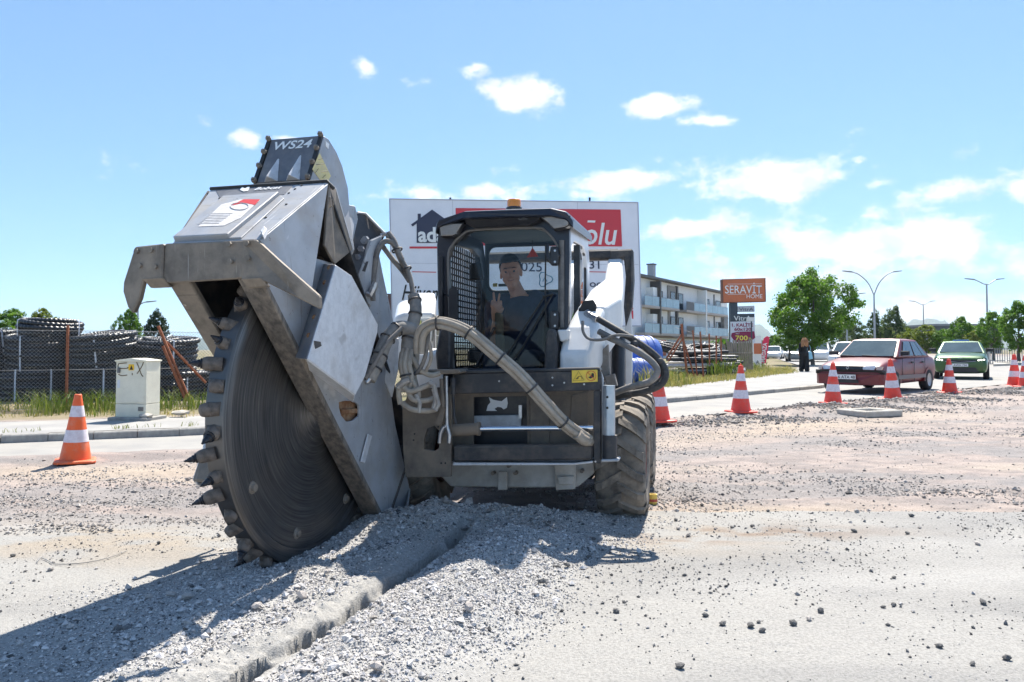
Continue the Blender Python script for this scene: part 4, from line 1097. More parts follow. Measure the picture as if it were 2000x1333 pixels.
mb = MB(); mb.prism([H(512, 462), H(519, 452), H(524, 457), H(517, 470)], hn * .03); sb(mb, 'stop_lug', SILVER, .003, hood)
for px, py in ((550, 394), (534, 410), (520, 428), (565, 380), (577, 372), (560, 402), (590, 365), (430, 390)):
    mb = MB(); c = H(px, py) + hn * .004; mb.cyl(c, c + hn * .006, .007, n=7); sb(mb, 'rivet', INKBLACK, 0, hood)
# torn safety label on the panel
def Hp(px, py): return on_plane(px, py, hA + hn * .0365, hn)
mb = MB(); mb.plate([Hp(387, 443), Hp(438, 441), Hp(470, 426), Hp(508, 391), Hp(470, 390), Hp(432, 400)], .001); lab = sb(mb, 'safety_label', mat('dirty_paper', (.70, .68, .66), (.55, .52, .49), scale=30, rough=.8), 0, panel)
mb = MB(); mb.plate([Hp(452, 402) + hn * .001, Hp(476, 390) + hn * .001, Hp(508, 390) + hn * .001, Hp(498, 401) + hn * .001, Hp(478, 397) + hn * .001], .001); sb(mb, 'label_red_strip', INKRED, 0, lab)
pts = [Hp(468 + 18 * math.cos(a), 404 + 7 * math.sin(a)) + hn * .002 for a in [k * math.pi / 8 for k in range(16)]]
mb = MB(); mb.tube(pts, .002, 4, closed=True); sb(mb, 'label_drawing', mat('grey_line_print', (.35, .34, .34)), 0, lab)
mb = MB()
for k in range(7):
    y = 418 + k * 3.2; x0 = 412 - k * 4.2; mb.plate([Hp(x0, y) + hn * .0015, Hp(x0 + 42, y - 1) + hn * .0015, Hp(x0 + 42, y - .2) + hn * .0015, Hp(x0, y + .8) + hn * .0015], .0005)
sb(mb, 'label_text', mat('grey_line_print', (.35, .34, .34)), 0, lab)['kind'] = 'stuff'
hx, hy = (hC - hD).normalized(), None
hy = hn.cross(hx).normalized(); hy = hy if hy.z > 0 else -hy
lettering('Bobcat', .055, H(497, 375.5) + hn * .010, hx, hy, INKWHITE, hood, 'lettering', bold=.014, shear=.2, width=.165)
mb = MB()
for p in ([(470, 375), (474, 369), (480, 372.5), (487, 367.5), (489, 370), (485, 377), (477, 378)],):
    mb.prism([H(*q) + hn * .010 for q in p], hn * .002)
sb(mb, 'emblem', INKWHITE, 0, hood)
mb = MB(); mb.tube([hD + hn * .01, hC + hn * .01, hC + (S(652, 370, .03) - hC) + hn * .005], .011, 6); sb(mb, 'rubber_seal', INKBLACK, 0, hood)
# side plates and back of the housing (the dark space the disc turns in)
hs = B_AX * .55
mb = MB(); mb.plate([r_tr - SL * W_HOUSE + B_AX * .02, r_br - SL * W_HOUSE + B_AX * .02, r_br - SL * W_HOUSE + hs * .9, e2 + SR * .5, hD - SL * 0.02, hA + B_AX * 0.0], .012); sb(mb, 'side_plate', MUDBLK, 0)
mb = MB(); bk = r_br + B_AX * .05 - A_AX * .02
mb.plate([bk, bk - SL * W_HOUSE, bk - SL * W_HOUSE + hs * 1.1, bk + hs * 1.1], .012); sb(mb, 'back_plate', MUDBLK, 0)
mb = MB(); mb.plate([hC, hD, bk - SL * W_HOUSE + hs * 1.1, bk + hs * 1.1], .012); sb(mb, 'rear_cover', MUDBLK, 0)
# right side plate with a worn window showing the raw inside
out_ = [S(520, 552, -.012), S(600, 500, -.012), S(655, 516, -.012), S(730, 680, -.012), S(757, 722, -.012), S(772, 830, -.012), S(800, 955, -.012), S(783, 1029, -.012), S(752, 1026, -.012), S(640, 800, -.012)]
in_ = [S(662, 796, -.012), S(662, 786, -.012), S(675, 783, -.012), S(690, 784, -.012), S(700, 790, -.012), S(702, 800, -.012), S(702, 812, -.012), S(690, 822, -.012), S(676, 824, -.012), S(666, 812, -.012)]
mb = MB(); mb.band(out_, in_, -SL * .014); side_r = sb(mb, 'side_plate', GREY, .002)
mb = MB(); mb.plate([S(655, 775, -.05), S(712, 775, -.05), S(712, 832, -.05), S(655, 832, -.05)], .01); mb.prism([S(662, 800, -.045), S(705, 797, -.045), S(705, 806, -.045), S(662, 809, -.045)], SL * .02); sb(mb, 'bearing_block', RUST, .004, side_r)
mb = MB(); mb.plate([S(783, 1029, -.010), S(800, 955, -.010), S(796, 990, .06), S(786, 1027, .05)], .01); sb(mb, 'plate_lip', GREY, 0, side_r)
mb = MB(); w0 = [S(704, 902, .0), S(718, 848, .0), S(726, 852, .0), S(712, 905, .0)]; mb.plate(w0, .008); sb(mb, 'weld_strip', SILVER, .002, side_r)
# folded cover over the drive
cv = [S(655, 518, .12), S(686, 539, .12), S(737, 634, .12), S(736, 650, .12), S(712, 735, .12), S(693, 772, .12), S(600, 702, .12)]
mb = MB(); mb.plate(cv, .008); cov = sb(mb, 'drive_cover', SILVER, .003)
mb = MB(); mb.plate([cv[6], cv[5], S(690, 786, .02), S(604, 722, .0)], .008); sb(mb, 'cover_lip', SILVER, .002, cov)
mb = MB(); mb.plate([cv[0], cv[6], S(578, 700, -.01), S(634, 516, -.01)], .01); fl = sb(mb, 'bolt_flange', BLUEST, .003)
for t in (.04, .21, .40, .58, .77):
    mb = MB(); c = (cv[0].lerp(cv[6], t) * .55 + S(634, 516, -.01).lerp(S(578, 700, -.01), t) * .45); d = (SL - SR * .5).normalized(); mb.cyl(c, c + d * .018, .016, n=6, smooth=False); sb(mb, 'bolt', RUST, 0, fl)
mb = MB(); c = S(620, 673, .125); mb.plate([S(613, 666, .1265), S(626, 668, .1265), S(628, 676, .1265), S(616, 682, .1265)], .002); sb(mb, 'scrape', MUDBLK, 0, cov)
# flared flap behind the hood
fp = [hC + Vector((0, .01, .0)), at(654, 370, 4.16), at(688, 488, 4.32), at(652, 517, 4.10), at(632, 480, 3.97)]
mb = MB(); mb.plate([fp[0], fp[1], fp[2], fp[3], fp[4]], .014); flap = sb(mb, 'flared_flap', BROWNST, .003)
mb = MB(); mb.tube([fp[0], fp[1], fp[2]], .009, 6); sb(mb, 'flap_edge', SILVER, 0, flap)
for px, py, r in ((642, 396, .03), (663, 455, .032)):
    mb = MB(); c = on_plane(px, py, fp[3] - SR * .012, (fp[1] - fp[0]).cross(fp[3] - fp[0]).normalized()); n_ = (Vector((0, 0, CAM_H)) - c).normalized(); mb.lathe([(r, .0), (r, .012), (r - .006, .014), (r - .006, .0)], c, n_, 14); sb(mb, 'boss', BROWNST, 0, flap)
# --- tall box with the model number
br, tr_ = S(607, 352, -.14), S(633, 266, -.14)
sidep = [br, tr_, S(642, 272, -.14), S(657, 296, -.14), S(669, 325, -.14), S(680, 368, -.14), S(683, 408, -.14), S(660, 470, -.14), S(630, 440, -.14)]
wbox = .37
mb = MB(); mb.prism(sidep, -SL * wbox); box_ = sb(mb, 'motor_box', GREY, .004)
fn = (tr_ - br).cross(SL).normalized(); fn = fn if fn.y < 0 else -fn
fu = (tr_ - br).normalized()
mb = MB(); a0 = br - SL * .028; a1 = tr_ - SL * .028; b0_ = br - SL * (wbox - .028); b1 = tr_ - SL * (wbox - .028)
mb.prism([a0, a1, b1, b0_], fn * .006); face = sb(mb, 'front_plate', SCUFF, .002, box_)
for sidex in (.014, wbox - .014):
    mb = MB(); p0, p1 = br - SL * sidex, tr_ - SL * sidex; mb.prism([p0 - SL * .011, p0 + SL * .011, p1 + SL * .011, p1 - SL * .011], fn * .014); st = sb(mb, 'edge_strip', INKBLACK, 0, box_)
    for t in (.03, .36, .68, .99):
        mb = MB(); c = p0.lerp(p1, t) + fn * .012; mb.cyl(c, c + fn * .016, .017, n=6, smooth=False); mb.cyl(c + fn * .016, c + fn * .026, .009, n=6); sb(mb, 'bolt', BROWNST, 0, box_)
lettering('WS24', .085, tr_ - SL * (wbox - .06) - fu * .085 + fn * .007, SL, fu, INKWHITE, box_, 'lettering', bold=.02, shear=.12, width=.25)
for sx, t1 in ((.11, .56), (.25, .52)):
    mb = MB(); c0, c1 = br - SL * sx, br.lerp(tr_, t1) - SL * sx
    mb.loft([[c0 - SL * .045 + fn * .006, c0 + SL * .045 + fn * .006, c0 + fn * .06], [c1 - SL * .006 + fn * .006, c1 + SL * .006 + fn * .006, c1 + fn * .012]]); sb(mb, 'rib', SILVER, .003, box_)
yd = [S(613, 300, -.136), S(632, 345, -.136), S(645, 345, -.136), S(646, 352, -.136), S(640, 360, -.136), S(628, 352, -.136), S(610, 330, -.136)]
mb = MB(); mb.plate([S(624, 299, -.138), S(646, 344, -.138), S(638, 360, -.138), S(624, 350, -.138), S(610, 331, -.138)], .002); dm = sb(mb, 'warning_diamond', mat('faded_yellow', (.66, .56, .25), (.58, .50, .28), scale=30, rough=.6), 0, box_)
mb = MB()
for seg in (((618, 322), (634, 320)), ((628, 336), (642, 334)), ((616, 338), (622, 330)), ((630, 348), (636, 342)), ((622, 312), (630, 310))):
    mb.tube([S(*seg[0], -.135), S(*seg[1], -.135)], .0015, 4)
sb(mb, 'diamond_print', INKBLACK, 0, dm)['kind'] = 'stuff'
mb = MB(); mb.plate([S(636, 276, -.138), S(643, 282, -.138), S(641, 292, -.138), S(636, 286, -.138)], .002); sb(mb, 'small_label', INKWHITE, 0, box_)
# --- plates between housing and carriage
def slab(name, pts, t, m, bev=.003, label=None):
    mb = MB(); mb.plate([at(*p) for p in pts], t); return sb(mb, name, m, bev, None, label)
slab('hinge_plate', [(656, 385, 4.55), (676, 400, 4.6), (691, 403, 4.7), (697, 428, 4.7), (675, 520, 4.6), (654, 520, 4.45), (688, 488, 4.5)], .02, GREY)
slab('cavity_shade_sheet', [(690, 420, 4.9), (702, 418, 4.95), (714, 420, 5.0), (752, 458, 5.0), (742, 475, 5.0), (718, 530, 4.9), (692, 550, 4.75), (672, 522, 4.7)], .03, MUDBLK)  # dark sheet standing in for the shade inside the open carriage
mb = MB(); mb.tube([at(698, 416, 4.92), at(714, 418, 4.97), at(753, 458, 4.97)], .009, 6); sb(mb, 'cavity_lip', GREY, 0)
for px, py in ((713, 472), (707, 487), (700, 503), (696, 518), (716, 468)):
    mb = MB(); c = at(px, py, 4.82); mb.cyl(c, c - SR * .03, .02, n=6, smooth=False); sb(mb, 'carriage_bolt', BLUEST, 0)
slab('carriage_strut', [(722, 470, 4.88), (744, 460, 4.95), (742, 475, 4.95), (722, 600, 4.9), (708, 580, 4.85), (694, 548, 4.75), (712, 500, 4.85)], .03, GREY)
slab('mast_plate', [(738, 500, 5.08), (746, 540, 5.1), (768, 640, 5.12), (773, 720, 5.1), (765, 780, 5.0), (735, 700, 4.95), (715, 620, 4.95)], .03, GREY)
slab('mast_gusset', [(752, 655, 4.86), (778, 662, 4.9), (777, 722, 4.88), (765, 777, 4.84), (742, 726, 4.8)], .02, SILVER)
slab('mast_edge', [(745, 575, 5.2), (765, 640, 5.25), (775, 668, 5.2), (768, 690, 5.15), (750, 640, 5.15)], .02, mat('yellow_grey_paint', (.42, .40, .30), (.35, .36, .37), scale=9, rough=.6))
# left outrigger skid behind the teeth, foot of the housing
mb = MB(); ls = [S(412, 800, -.74), S(436, 742, -.74), S(470, 720, -.74), S(472, 944, -.74), S(437, 946, -.74), S(386, 949, -.74), S(378, 938, -.74), S(397, 880, -.74)]
mb.plate(ls, .02); og = sb(mb, 'outrigger_skid', SILVER, .004)
mb = MB(); mb.plate([ls[7], ls[6], ls[6] + SL * .09, ls[7] + SL * .09], .015); mb.plate([ls[6], ls[4], ls[4] + SL * .09, ls[6] + SL * .09], .015); sb(mb, 'skid_shoe', BROWNST, .003, og)
for t_ in (.12, .55):
    c = ls[2].lerp(ls[3], t_) - SR * .03; mb = MB(); mb.tube([c - SL * .02, c + SL * .16 + SR * .25, r_br.lerp(r_tr, .52 - .2 * t_) - SL * W_HOUSE + B_AX * (.14 + .1 * t_)], .026, 8); sb(mb, 'skid_arm', MUDBLK, 0)
mb = MB(); mb.prism([at(655, 1012, 4.72), at(694, 1008, 4.72), at(694, 1036, 4.72), at(658, 1044, 4.72)], SR * .12); sb(mb, 'rear_foot', MUDDY, .006)

# --- side shift frame on the loader's coupler
def fb(pts, v, depth, name, m, bev=.005, parent=None):
    mb = MB(); mb.prism([UW(px, py, v) for px, py in pts], MR * depth); return sb(mb, name, m, bev, parent)
fb([(884, 731), (1173, 724), (1173, 763), (884, 770)], -.72, .05, 'top_beam', MUDBLK)
fb([(888, 724), (1170, 718), (1173, 724.5), (884, 731.5)], -.722, .12, 'top_rail', BLACK)
fb([(1159, 764), (1173, 763.5), (1174, 906), (1159, 905)], -.72, .14, 'right_post', MUDBLK)
fb([(1174, 726), (1179, 740), (1180, 895), (1175, 905)], -.70, .02, 'post_edge', GREY)
fb([(884, 872), (1158, 869), (1158, 899), (884, 903)], -.73, .10, 'bottom_beam', MUDBLK, .012)
fb([(884, 904), (1120, 905), (1158, 900.5), (1158, 905), (1120, 909), (884, 910)], -.72, .16, 'sill_strip', SILVER)
lp_out = [(786, 800), (800, 760), (880, 756), (881, 800), (881, 850), (880, 932), (792, 932), (787, 870)]
lp_in = [(832, 843), (838, 834), (850, 832), (858, 838), (858, 860), (857, 876), (850, 882), (828, 880)]
lp_in = [(828, 858), (834, 838), (848, 832), (858, 842), (858, 860), (857, 876), (848, 882), (828, 878)]
mb = MB(); mb.band([UW(*p, -.74) for p in lp_out], [UW(*p, -.74) for p in lp_in], MR * .03); lplate = sb(mb, 'shift_plate', MUDDY, .004)
for px, py in ((856, 834), (870, 905), (810, 848), (808, 860), (862, 905), (830, 805)):
    mb = MB(); c = UW(px, py, -.741); mb.cyl(c, c - MR * .004, .006, n=7); sb(mb, 'plate_hole', INKBLACK, 0, lplate)
fb([(784, 724), (896, 722), (900, 728), (890, 731), (784, 733)], -.86, .2, 'top_shelf', MUDDY)
mb = MB(); mb.cyl(UW(870, 842, -.70), UW(933, 838, -.70), .04, n=20); mb.cyl(UW(932, 838, -.70), UW(937, 838, -.70), .046, n=20); cylb = sb(mb, 'shift_cylinder', MUDDY, 0)
mb = MB(); mb.cyl(UW(934, 838, -.70), UW(1159, 836, -.70), .017, n=16); sb(mb, 'shift_rod', CHROME, 0)
# jack leg at the right post
mb = MB(); mb.cyl(UW(1190, 753, -.74), UW(1190, 852, -.74), .037, n=20); jk = sb(mb, 'jack_tube', mat('sky_blue_steel', (.36, .43, .50), (.45, .50, .55), scale=12, rough=.3, metal=.7), 0)
for py in (776, 797):
    mb = MB(); c = UW(1186, py, -.778); mb.cyl(c, c - MR * .004, .008, n=8); sb(mb, 'jack_hole', INKBLACK, 0, jk)
mb = MB(); mb.cyl(UW(1191, 850, -.74), UW(1191, 897, -.74), .045, n=20); sb(mb, 'jack_sleeve', MUDBLK, 0)
fb([(1174, 898), (1209, 897), (1209, 902), (1174, 903)], -.79, .12, 'jack_foot', GREY)
fb([(1176, 790), (1182, 790), (1182, 850), (1176, 850)], -.72, .05, 'jack_bracket', GREY)
# warning plate with its two pictograms
wp = fb([(1117, 724), (1167, 722.5), (1167, 746), (1117, 748)], -.728, .004, 'warning_plate', YELLOW, 0)
def vline(pts, r, m, nm, parent, closed=False, v=-.731):
    mb = MB(); mb.tube([UW(*p, v) for p in pts], r, 5, closed=closed); return sb(mb, nm, m, 0, parent)
vline([(1119.5, 744), (1130, 726), (1141, 743)], .0014, INKBLACK, 'pictogram_triangle', wp, True)
vline([(1125, 741), (1130, 736), (1136, 735), (1137, 741)], .0018, INKBLACK, 'pictogram_figure', wp); vline([(1130, 736), (1128, 741)], .0018, INKBLACK, 'pictogram_figure', wp)
vline([(1154.5 + 9.5 * math.cos(k * math.pi / 9), 734.5 + 9.5 * math.sin(k * math.pi / 9)) for k in range(18)], .0016, INKRED, 'pictogram_ring', wp, True)
vline([(1148, 728), (1161, 741)], .0016, INKRED, 'pictogram_bar', wp)
fb([(1149, 737), (1154, 735), (1156, 729), (1160, 730), (1160, 737), (1153, 740)], -.730, .001, 'pictogram_boot', INKBLACK, 0, wp)
for px, py in ((1079, 738), (1079, 753), (1102, 748), (1141, 751), (975, 745), (1163, 902)):
    mb = MB(); c = UW(px, py, -.723); mb.cyl(c, c - MR * .003, .006, n=7); sb(mb, 'frame_rivet', STEEL, 0)
# hanging fork spanner and the control rods beside it
mb = MB(); mb.cyl(UW(872, 735, -.80), UW(873, 832, -.80), .012, n=8); mb.tube([UW(858, 866, -.80), UW(860, 848, -.80), UW(866, 836, -.80), UW(873, 831, -.80)], [.012, .014, .016, .014], 8); mb.tube([UW(877, 866, -.80), UW(878, 850, -.80), UW(873, 831, -.80)], [.012, .014, .014], 8); sb(mb, 'fork_spanner', STEEL, 0)
mb = MB(); mb.cyl(UW(885, 738, -.80), UW(885, 770, -.80), .018, n=10); mb.cyl(UW(885, 770, -.80), UW(887, 815, -.80), .009, n=8); mb.tube([UW(887, 815, -.8), UW(891, 828, -.8)], .008, 6); sb(mb, 'control_rod', MUDBLK, 0)
mb = MB(); mb.cyl(UW(862, 740, -.82), UW(865, 795, -.82), .013, n=8); mb.prism([UW(850, 828, -.82), UW(862, 795, -.82), UW(870, 797, -.82), UW(862, 832, -.82)], MR * .02); sb(mb, 'control_lever', MUDDY, 0)

# --- hoses
def hose(pts, r, m, name='hose', n=8, k=7):
    mb = MB(); mb.tube(spline([at(*p) for p in pts], k), r, n); return sb(mb, name, m, 0)
def bundle(pts, offs, r, m, name='hose', ties=(), tie_r=.05):
    path = spline([at(*p) for p in pts], 8)
    for (ox, oz, twist) in offs:
        q = []
        for i, p in enumerate(path):
            d = (path[min(i + 1, len(path) - 1)] - path[max(i - 1, 0)]).normalized(); sx = d.cross(SR).normalized(); sy = d.cross(sx)
            a = twist * i / len(path); x, y = ox * math.cos(a) - oz * math.sin(a), ox * math.sin(a) + oz * math.cos(a)
            q.append(p + sx * x + sy * y)
        mb = MB(); mb.tube(q, r, 8); sb(mb, name, m, 0)
    for t in ties:
        i = int(t * (len(path) - 2)); d = (path[i + 1] - path[i]).normalized(); mb = MB(); mb.lathe([(tie_r, -.006), (tie_r + .004, -.006), (tie_r + .004, .006), (tie_r, .006)], path[i], d, 12, smooth=True, closed=True); sb(mb, 'cable_tie', MUDBLK, 0)
four = [(.017, .017, .9), (-.017, .017, .9), (.017, -.017, .9), (-.017, -.017, .9)]
bundle([(820, 690, 4.62), (822, 655, 4.6), (838, 636, 4.58), (868, 632, 4.56), (915, 650, 4.55), (965, 690, 4.55), (1015, 733, 4.55), (1062, 785, 4.56), (1105, 830, 4.6), (1150, 862, 4.66)], four, .019, HOSE_TAN, ties=(.3, .46, .6, .74, .9), tie_r=.043)
bundle([(1128, 848, 4.60), (1138, 858, 4.62), (1152, 862, 4.68)], [(0, 0, 0)], .036, HOSE_TAN, 'hose_end')
bundle([(758, 458, 4.98), (770, 475, 4.96), (782, 505, 4.94), (800, 540, 4.92), (808, 580, 4.88)], [(.014, .012, .6), (-.014, -.012, .6)], .016, HOSE_GREY, ties=(.4, .7), tie_r=.034)
bundle([(808, 578, 4.88), (812, 605, 4.84), (805, 640, 4.8), (797, 665, 4.76), (795, 690, 4.74)], [(0, 0, 0)], .042, SLEEVE, 'hose_sleeve', ties=(.1, .35, .75), tie_r=.043)
hose([(728, 588, 4.9), (728, 560, 4.9), (732, 520, 4.9), (738, 490, 4.9), (752, 472, 4.92), (770, 478, 4.94), (785, 508, 4.92)], .019, HOSE_GREY)
hose([(748, 482, 4.97), (765, 505, 4.97), (785, 528, 4.95), (800, 550, 4.92)], .017, HOSE_GREY)
mb = MB(); mb.tube([at(716, 573, 4.86), at(724, 576, 4.86), at(729, 565, 4.86), at(734, 552, 4.86)], [.02, .024, .024, .02], 8, smooth=False); sb(mb, 'hose_fitting', STEEL, 0)
mb = MB(); mb.tube([at(744, 460, 4.98), at(756, 457, 4.98), at(764, 470, 4.97), at(774, 488, 4.95)], [.014, .018, .018, .016], 8, smooth=False); sb(mb, 'hose_fitting', STEEL, 0)
bundle([(795, 688, 4.74), (792, 715, 4.68), (797, 740, 4.66), (790, 765, 4.66)], [(.035, .01, .4), (.012, .03, .4), (-.012, .03, .4), (-.035, .0, .4), (.0, -.02, .4)], .017, HOSE_TAN, ties=(.62,), tie_r=.048)
bundle([(808, 645, 4.78), (778, 642, 4.72), (755, 665, 4.66), (738, 705, 4.6), (720, 742, 4.55)], [(0, 0, 0)], .047, SLEEVE, 'hose_sleeve', ties=(.3, .5, .72, .9), tie_r=.048)
hose([(786, 640, 4.68), (758, 668, 4.60), (735, 705, 4.54), (714, 740, 4.5)], .014, HOSE_GREY)
mb = MB(); mb.cyl(at(722, 738, 4.54), at(714, 748, 4.52), .026, .02, n=8); sb(mb, 'hose_fitting', STEEL, 0)
hose([(800, 655, 4.78), (812, 670, 4.76), (813, 700, 4.74), (808, 730, 4.72), (812, 755, 4.7)], .02, HOSE_TAN)
hose([(806, 700, 4.7), (820, 722, 4.68), (840, 733, 4.7), (858, 730, 4.74)], .017, HOSE_TAN)
hose([(790, 740, 4.64), (779, 765, 4.62), (782, 790, 4.62)], .018, HOSE_TAN)
hose([(783, 748, 4.63), (800, 765, 4.6), (828, 756, 4.62), (842, 750, 4.64)], .018, HOSE_TAN)
hose([(796, 760, 4.62), (806, 780, 4.6), (830, 783, 4.62), (848, 778, 4.66)], .017, HOSE_TAN)
hose([(786, 788, 4.62), (805, 800, 4.6), (835, 803, 4.62), (852, 800, 4.66)], .017, HOSE_TAN)
hose([(800, 735, 4.65), (812, 755, 4.62), (818, 770, 4.62), (815, 790, 4.62)], .015, HOSE_TAN)
hose([(838, 640, 4.62), (832, 690, 4.62), (822, 718, 4.66), (812, 730, 4.68)], .013, HOSE_GREY)
hose([(826, 650, 4.64), (838, 670, 4.62), (842, 700, 4.63), (832, 725, 4.66)], .012, HOSE_TAN)
for pts, r in (([(838, 746), (848, 752), (850, 768), (856, 790), (850, 802)], .016), ([(776, 757), (786, 748), (800, 742)], .02), ([(846, 760), (852, 778), (846, 798)], .014), ([(812, 770), (820, 788), (818, 806)], .014)):
    mb = MB(); mb.tube([at(*p, 4.6) for p in pts], r, 8, smooth=False); sb(mb, 'hose_fitting', mat('dusty_fitting', (.30, .28, .26), (.42, .40, .37), scale=25, rough=.6, metal=.4, dust=MUD, dust_amt=.35), 0)
# two pressure hoses looping to the lift arm's couplings
hose([(1168, 623, 4.98), (1205, 645, 4.9), (1250, 672, 4.84), (1285, 700, 4.8), (1300, 728, 4.78), (1290, 752, 4.78), (1255, 766, 4.82), (1215, 772, 4.9), (1182, 782, 4.98)], .023, HOSE_BLK, n=12)
hose([(1170, 648, 4.96), (1200, 664, 4.88), (1240, 684, 4.8), (1272, 706, 4.76), (1284, 726, 4.74), (1270, 745, 4.74), (1235, 755, 4.78), (1200, 768, 4.86)], .021, HOSE_GREY, n=12)
hose([(1176, 655, 4.98), (1215, 672, 4.92), (1255, 690, 4.88), (1288, 716, 4.86), (1294, 738, 4.86), (1268, 756, 4.88), (1220, 764, 4.92), (1186, 775, 4.98)], .019, HOSE_BLK, n=10)
for i_, p_ in enumerate([(1240, 672, 4.84), (1288, 706, 4.79), (1275, 757, 4.8), (1222, 770, 4.89)]):
    c = at(*p_); mb = MB(); mb.sphere(c, .028, 10, 8, (1.1, 1, .9)); sb(mb, 'hose_clip', MUDBLK, 0)
hose([(1138, 628, 4.98), (1139, 648, 4.94), (1150, 662, 4.92), (1175, 664, 4.88), (1205, 655, 4.84), (1238, 658, 4.82)], .010, HOSE_GREY)
# ================================================================== street furniture and yard on the near side of the street
CONE_O = mat('cone_orange', (.88, .13, .02), (.78, .12, .03), scale=7, rough=.55, dust=(.50, .36, .28), dust_amt=.26, dust_scale=9, dust_up=.15)
CONE_R = mat('cone_red', (.86, .06, .03), (.76, .06, .035), scale=7, rough=.5, dust=(.46, .27, .22), dust_amt=.24, dust_scale=9, dust_up=.1)
REFLEX = mat('cone_band', (.74, .70, .74), (.62, .56, .60), scale=24, rough=.5)
RUSTY = mat('rusty_post', (.24, .075, .035), (.32, .12, .06), scale=14, rough=.85, bump=.2)

def cone(px, py, hpx, lean, m, label, loop=False, group=None, spin=0.0):
    hz = 0.0
    for _ in range(6):
        q = on_ground(px, py, hz); hz = max(float(height(np.array([q.x]), np.array([q.y]))[0]), -.05)
    q = on_ground(px, py, hz); h = hpx / FPX * q.y; q.z += .003
    t = thing('traffic_cone', label, 'cone', q, spin, 'traffic cones along the works')
    t.rotation_euler = (lean[0], lean[1], spin)
    B = h * .27
    mb = MB()
    sq = [Vector((x * B, y * B, 0)) for x, y in ((-1, -1), (1, -1), (1, 1), (-1, 1))]
    oc = []
    for x, y in ((-1, -.8), (-.8, -1), (.8, -1), (1, -.8), (1, .8), (.8, 1), (-.8, 1), (-1, .8)): oc.append(Vector((x * B, y * B, 0)))
    mb.loft([oc, [p + Vector((0, 0, h * .03)) for p in oc], [p * .9 + Vector((0, 0, h * .042)) for p in oc]])
    build(mb, 'base', m, t, bevel=.004)
    def R(z): return B * .80 * (1 - z / h) + B * .17 * (z / h)
    def seg(z0, z1, mm, nm, grow=0.0):
        mb = MB(); mb.lathe([(R(z0) + grow, z0), (R((z0 + z1) / 2) + grow, (z0 + z1) / 2), (R(z1) + grow, z1)], (0, 0, 0), (0, 0, 1), 28, smooth=True)
        return build(mb, nm, mm, t)
    seg(h * .03, h * .97, m, 'body')
    seg(h * .30, h * .48, REFLEX, 'reflective_band', .0025); seg(h * .67, h * .83, REFLEX, 'reflective_band', .0025)
    mb = MB(); r = R(h * .97); mb.lathe([(r, h * .965), (r * 1.02, h * .98), (r * .85, h), (r * .5, h), (r * .45, h * .97)], (0, 0, 0), (0, 0, 1), 20, smooth=True)
    if loop:
        mb.tube([Vector((0, 0, h * .98)), Vector((-.012, 0, h * 1.01)), Vector((0, 0, h * 1.035)), Vector((.012, 0, h * 1.01)), Vector((0, 0, h * .98))], .008, 6)
    build(mb, 'tip', m, t)
    return t
cone(147, 903, 131, (.0, .02), CONE_O, 'orange cone with two pale bands alone on the gravel before the cabinet', spin=.5)
cone(1288, 824, 101, (0, -.02), CONE_R, 'red cone half hidden behind the loader wheel', True, spin=.2)
cone(1447, 806, 91, (0, .01), CONE_R, 'red cone standing alone between loader and parked red car', True, spin=.3)
cone(1627, 789, 79, (.0, .015), CONE_R, 'red cone in front of the licence plate of the red car', True, spin=.1)
cone(1744, 780, 77, (.02, -.085), CONE_R, 'leaning red cone before the front wheel of the red car', True, spin=.35)
cone(1855, 768, 66, (0, -.02), CONE_R, 'red cone before the grille of the green car', True, spin=.6)
cone(1982, 755, 62, (0, 0), CONE_R, 'red cone on the rubble, right of the green car', True, spin=.2)
cone(2003, 757, 62, (0, .01), CONE_R, 'red cone cut off by the right edge of the picture', True, spin=.4)

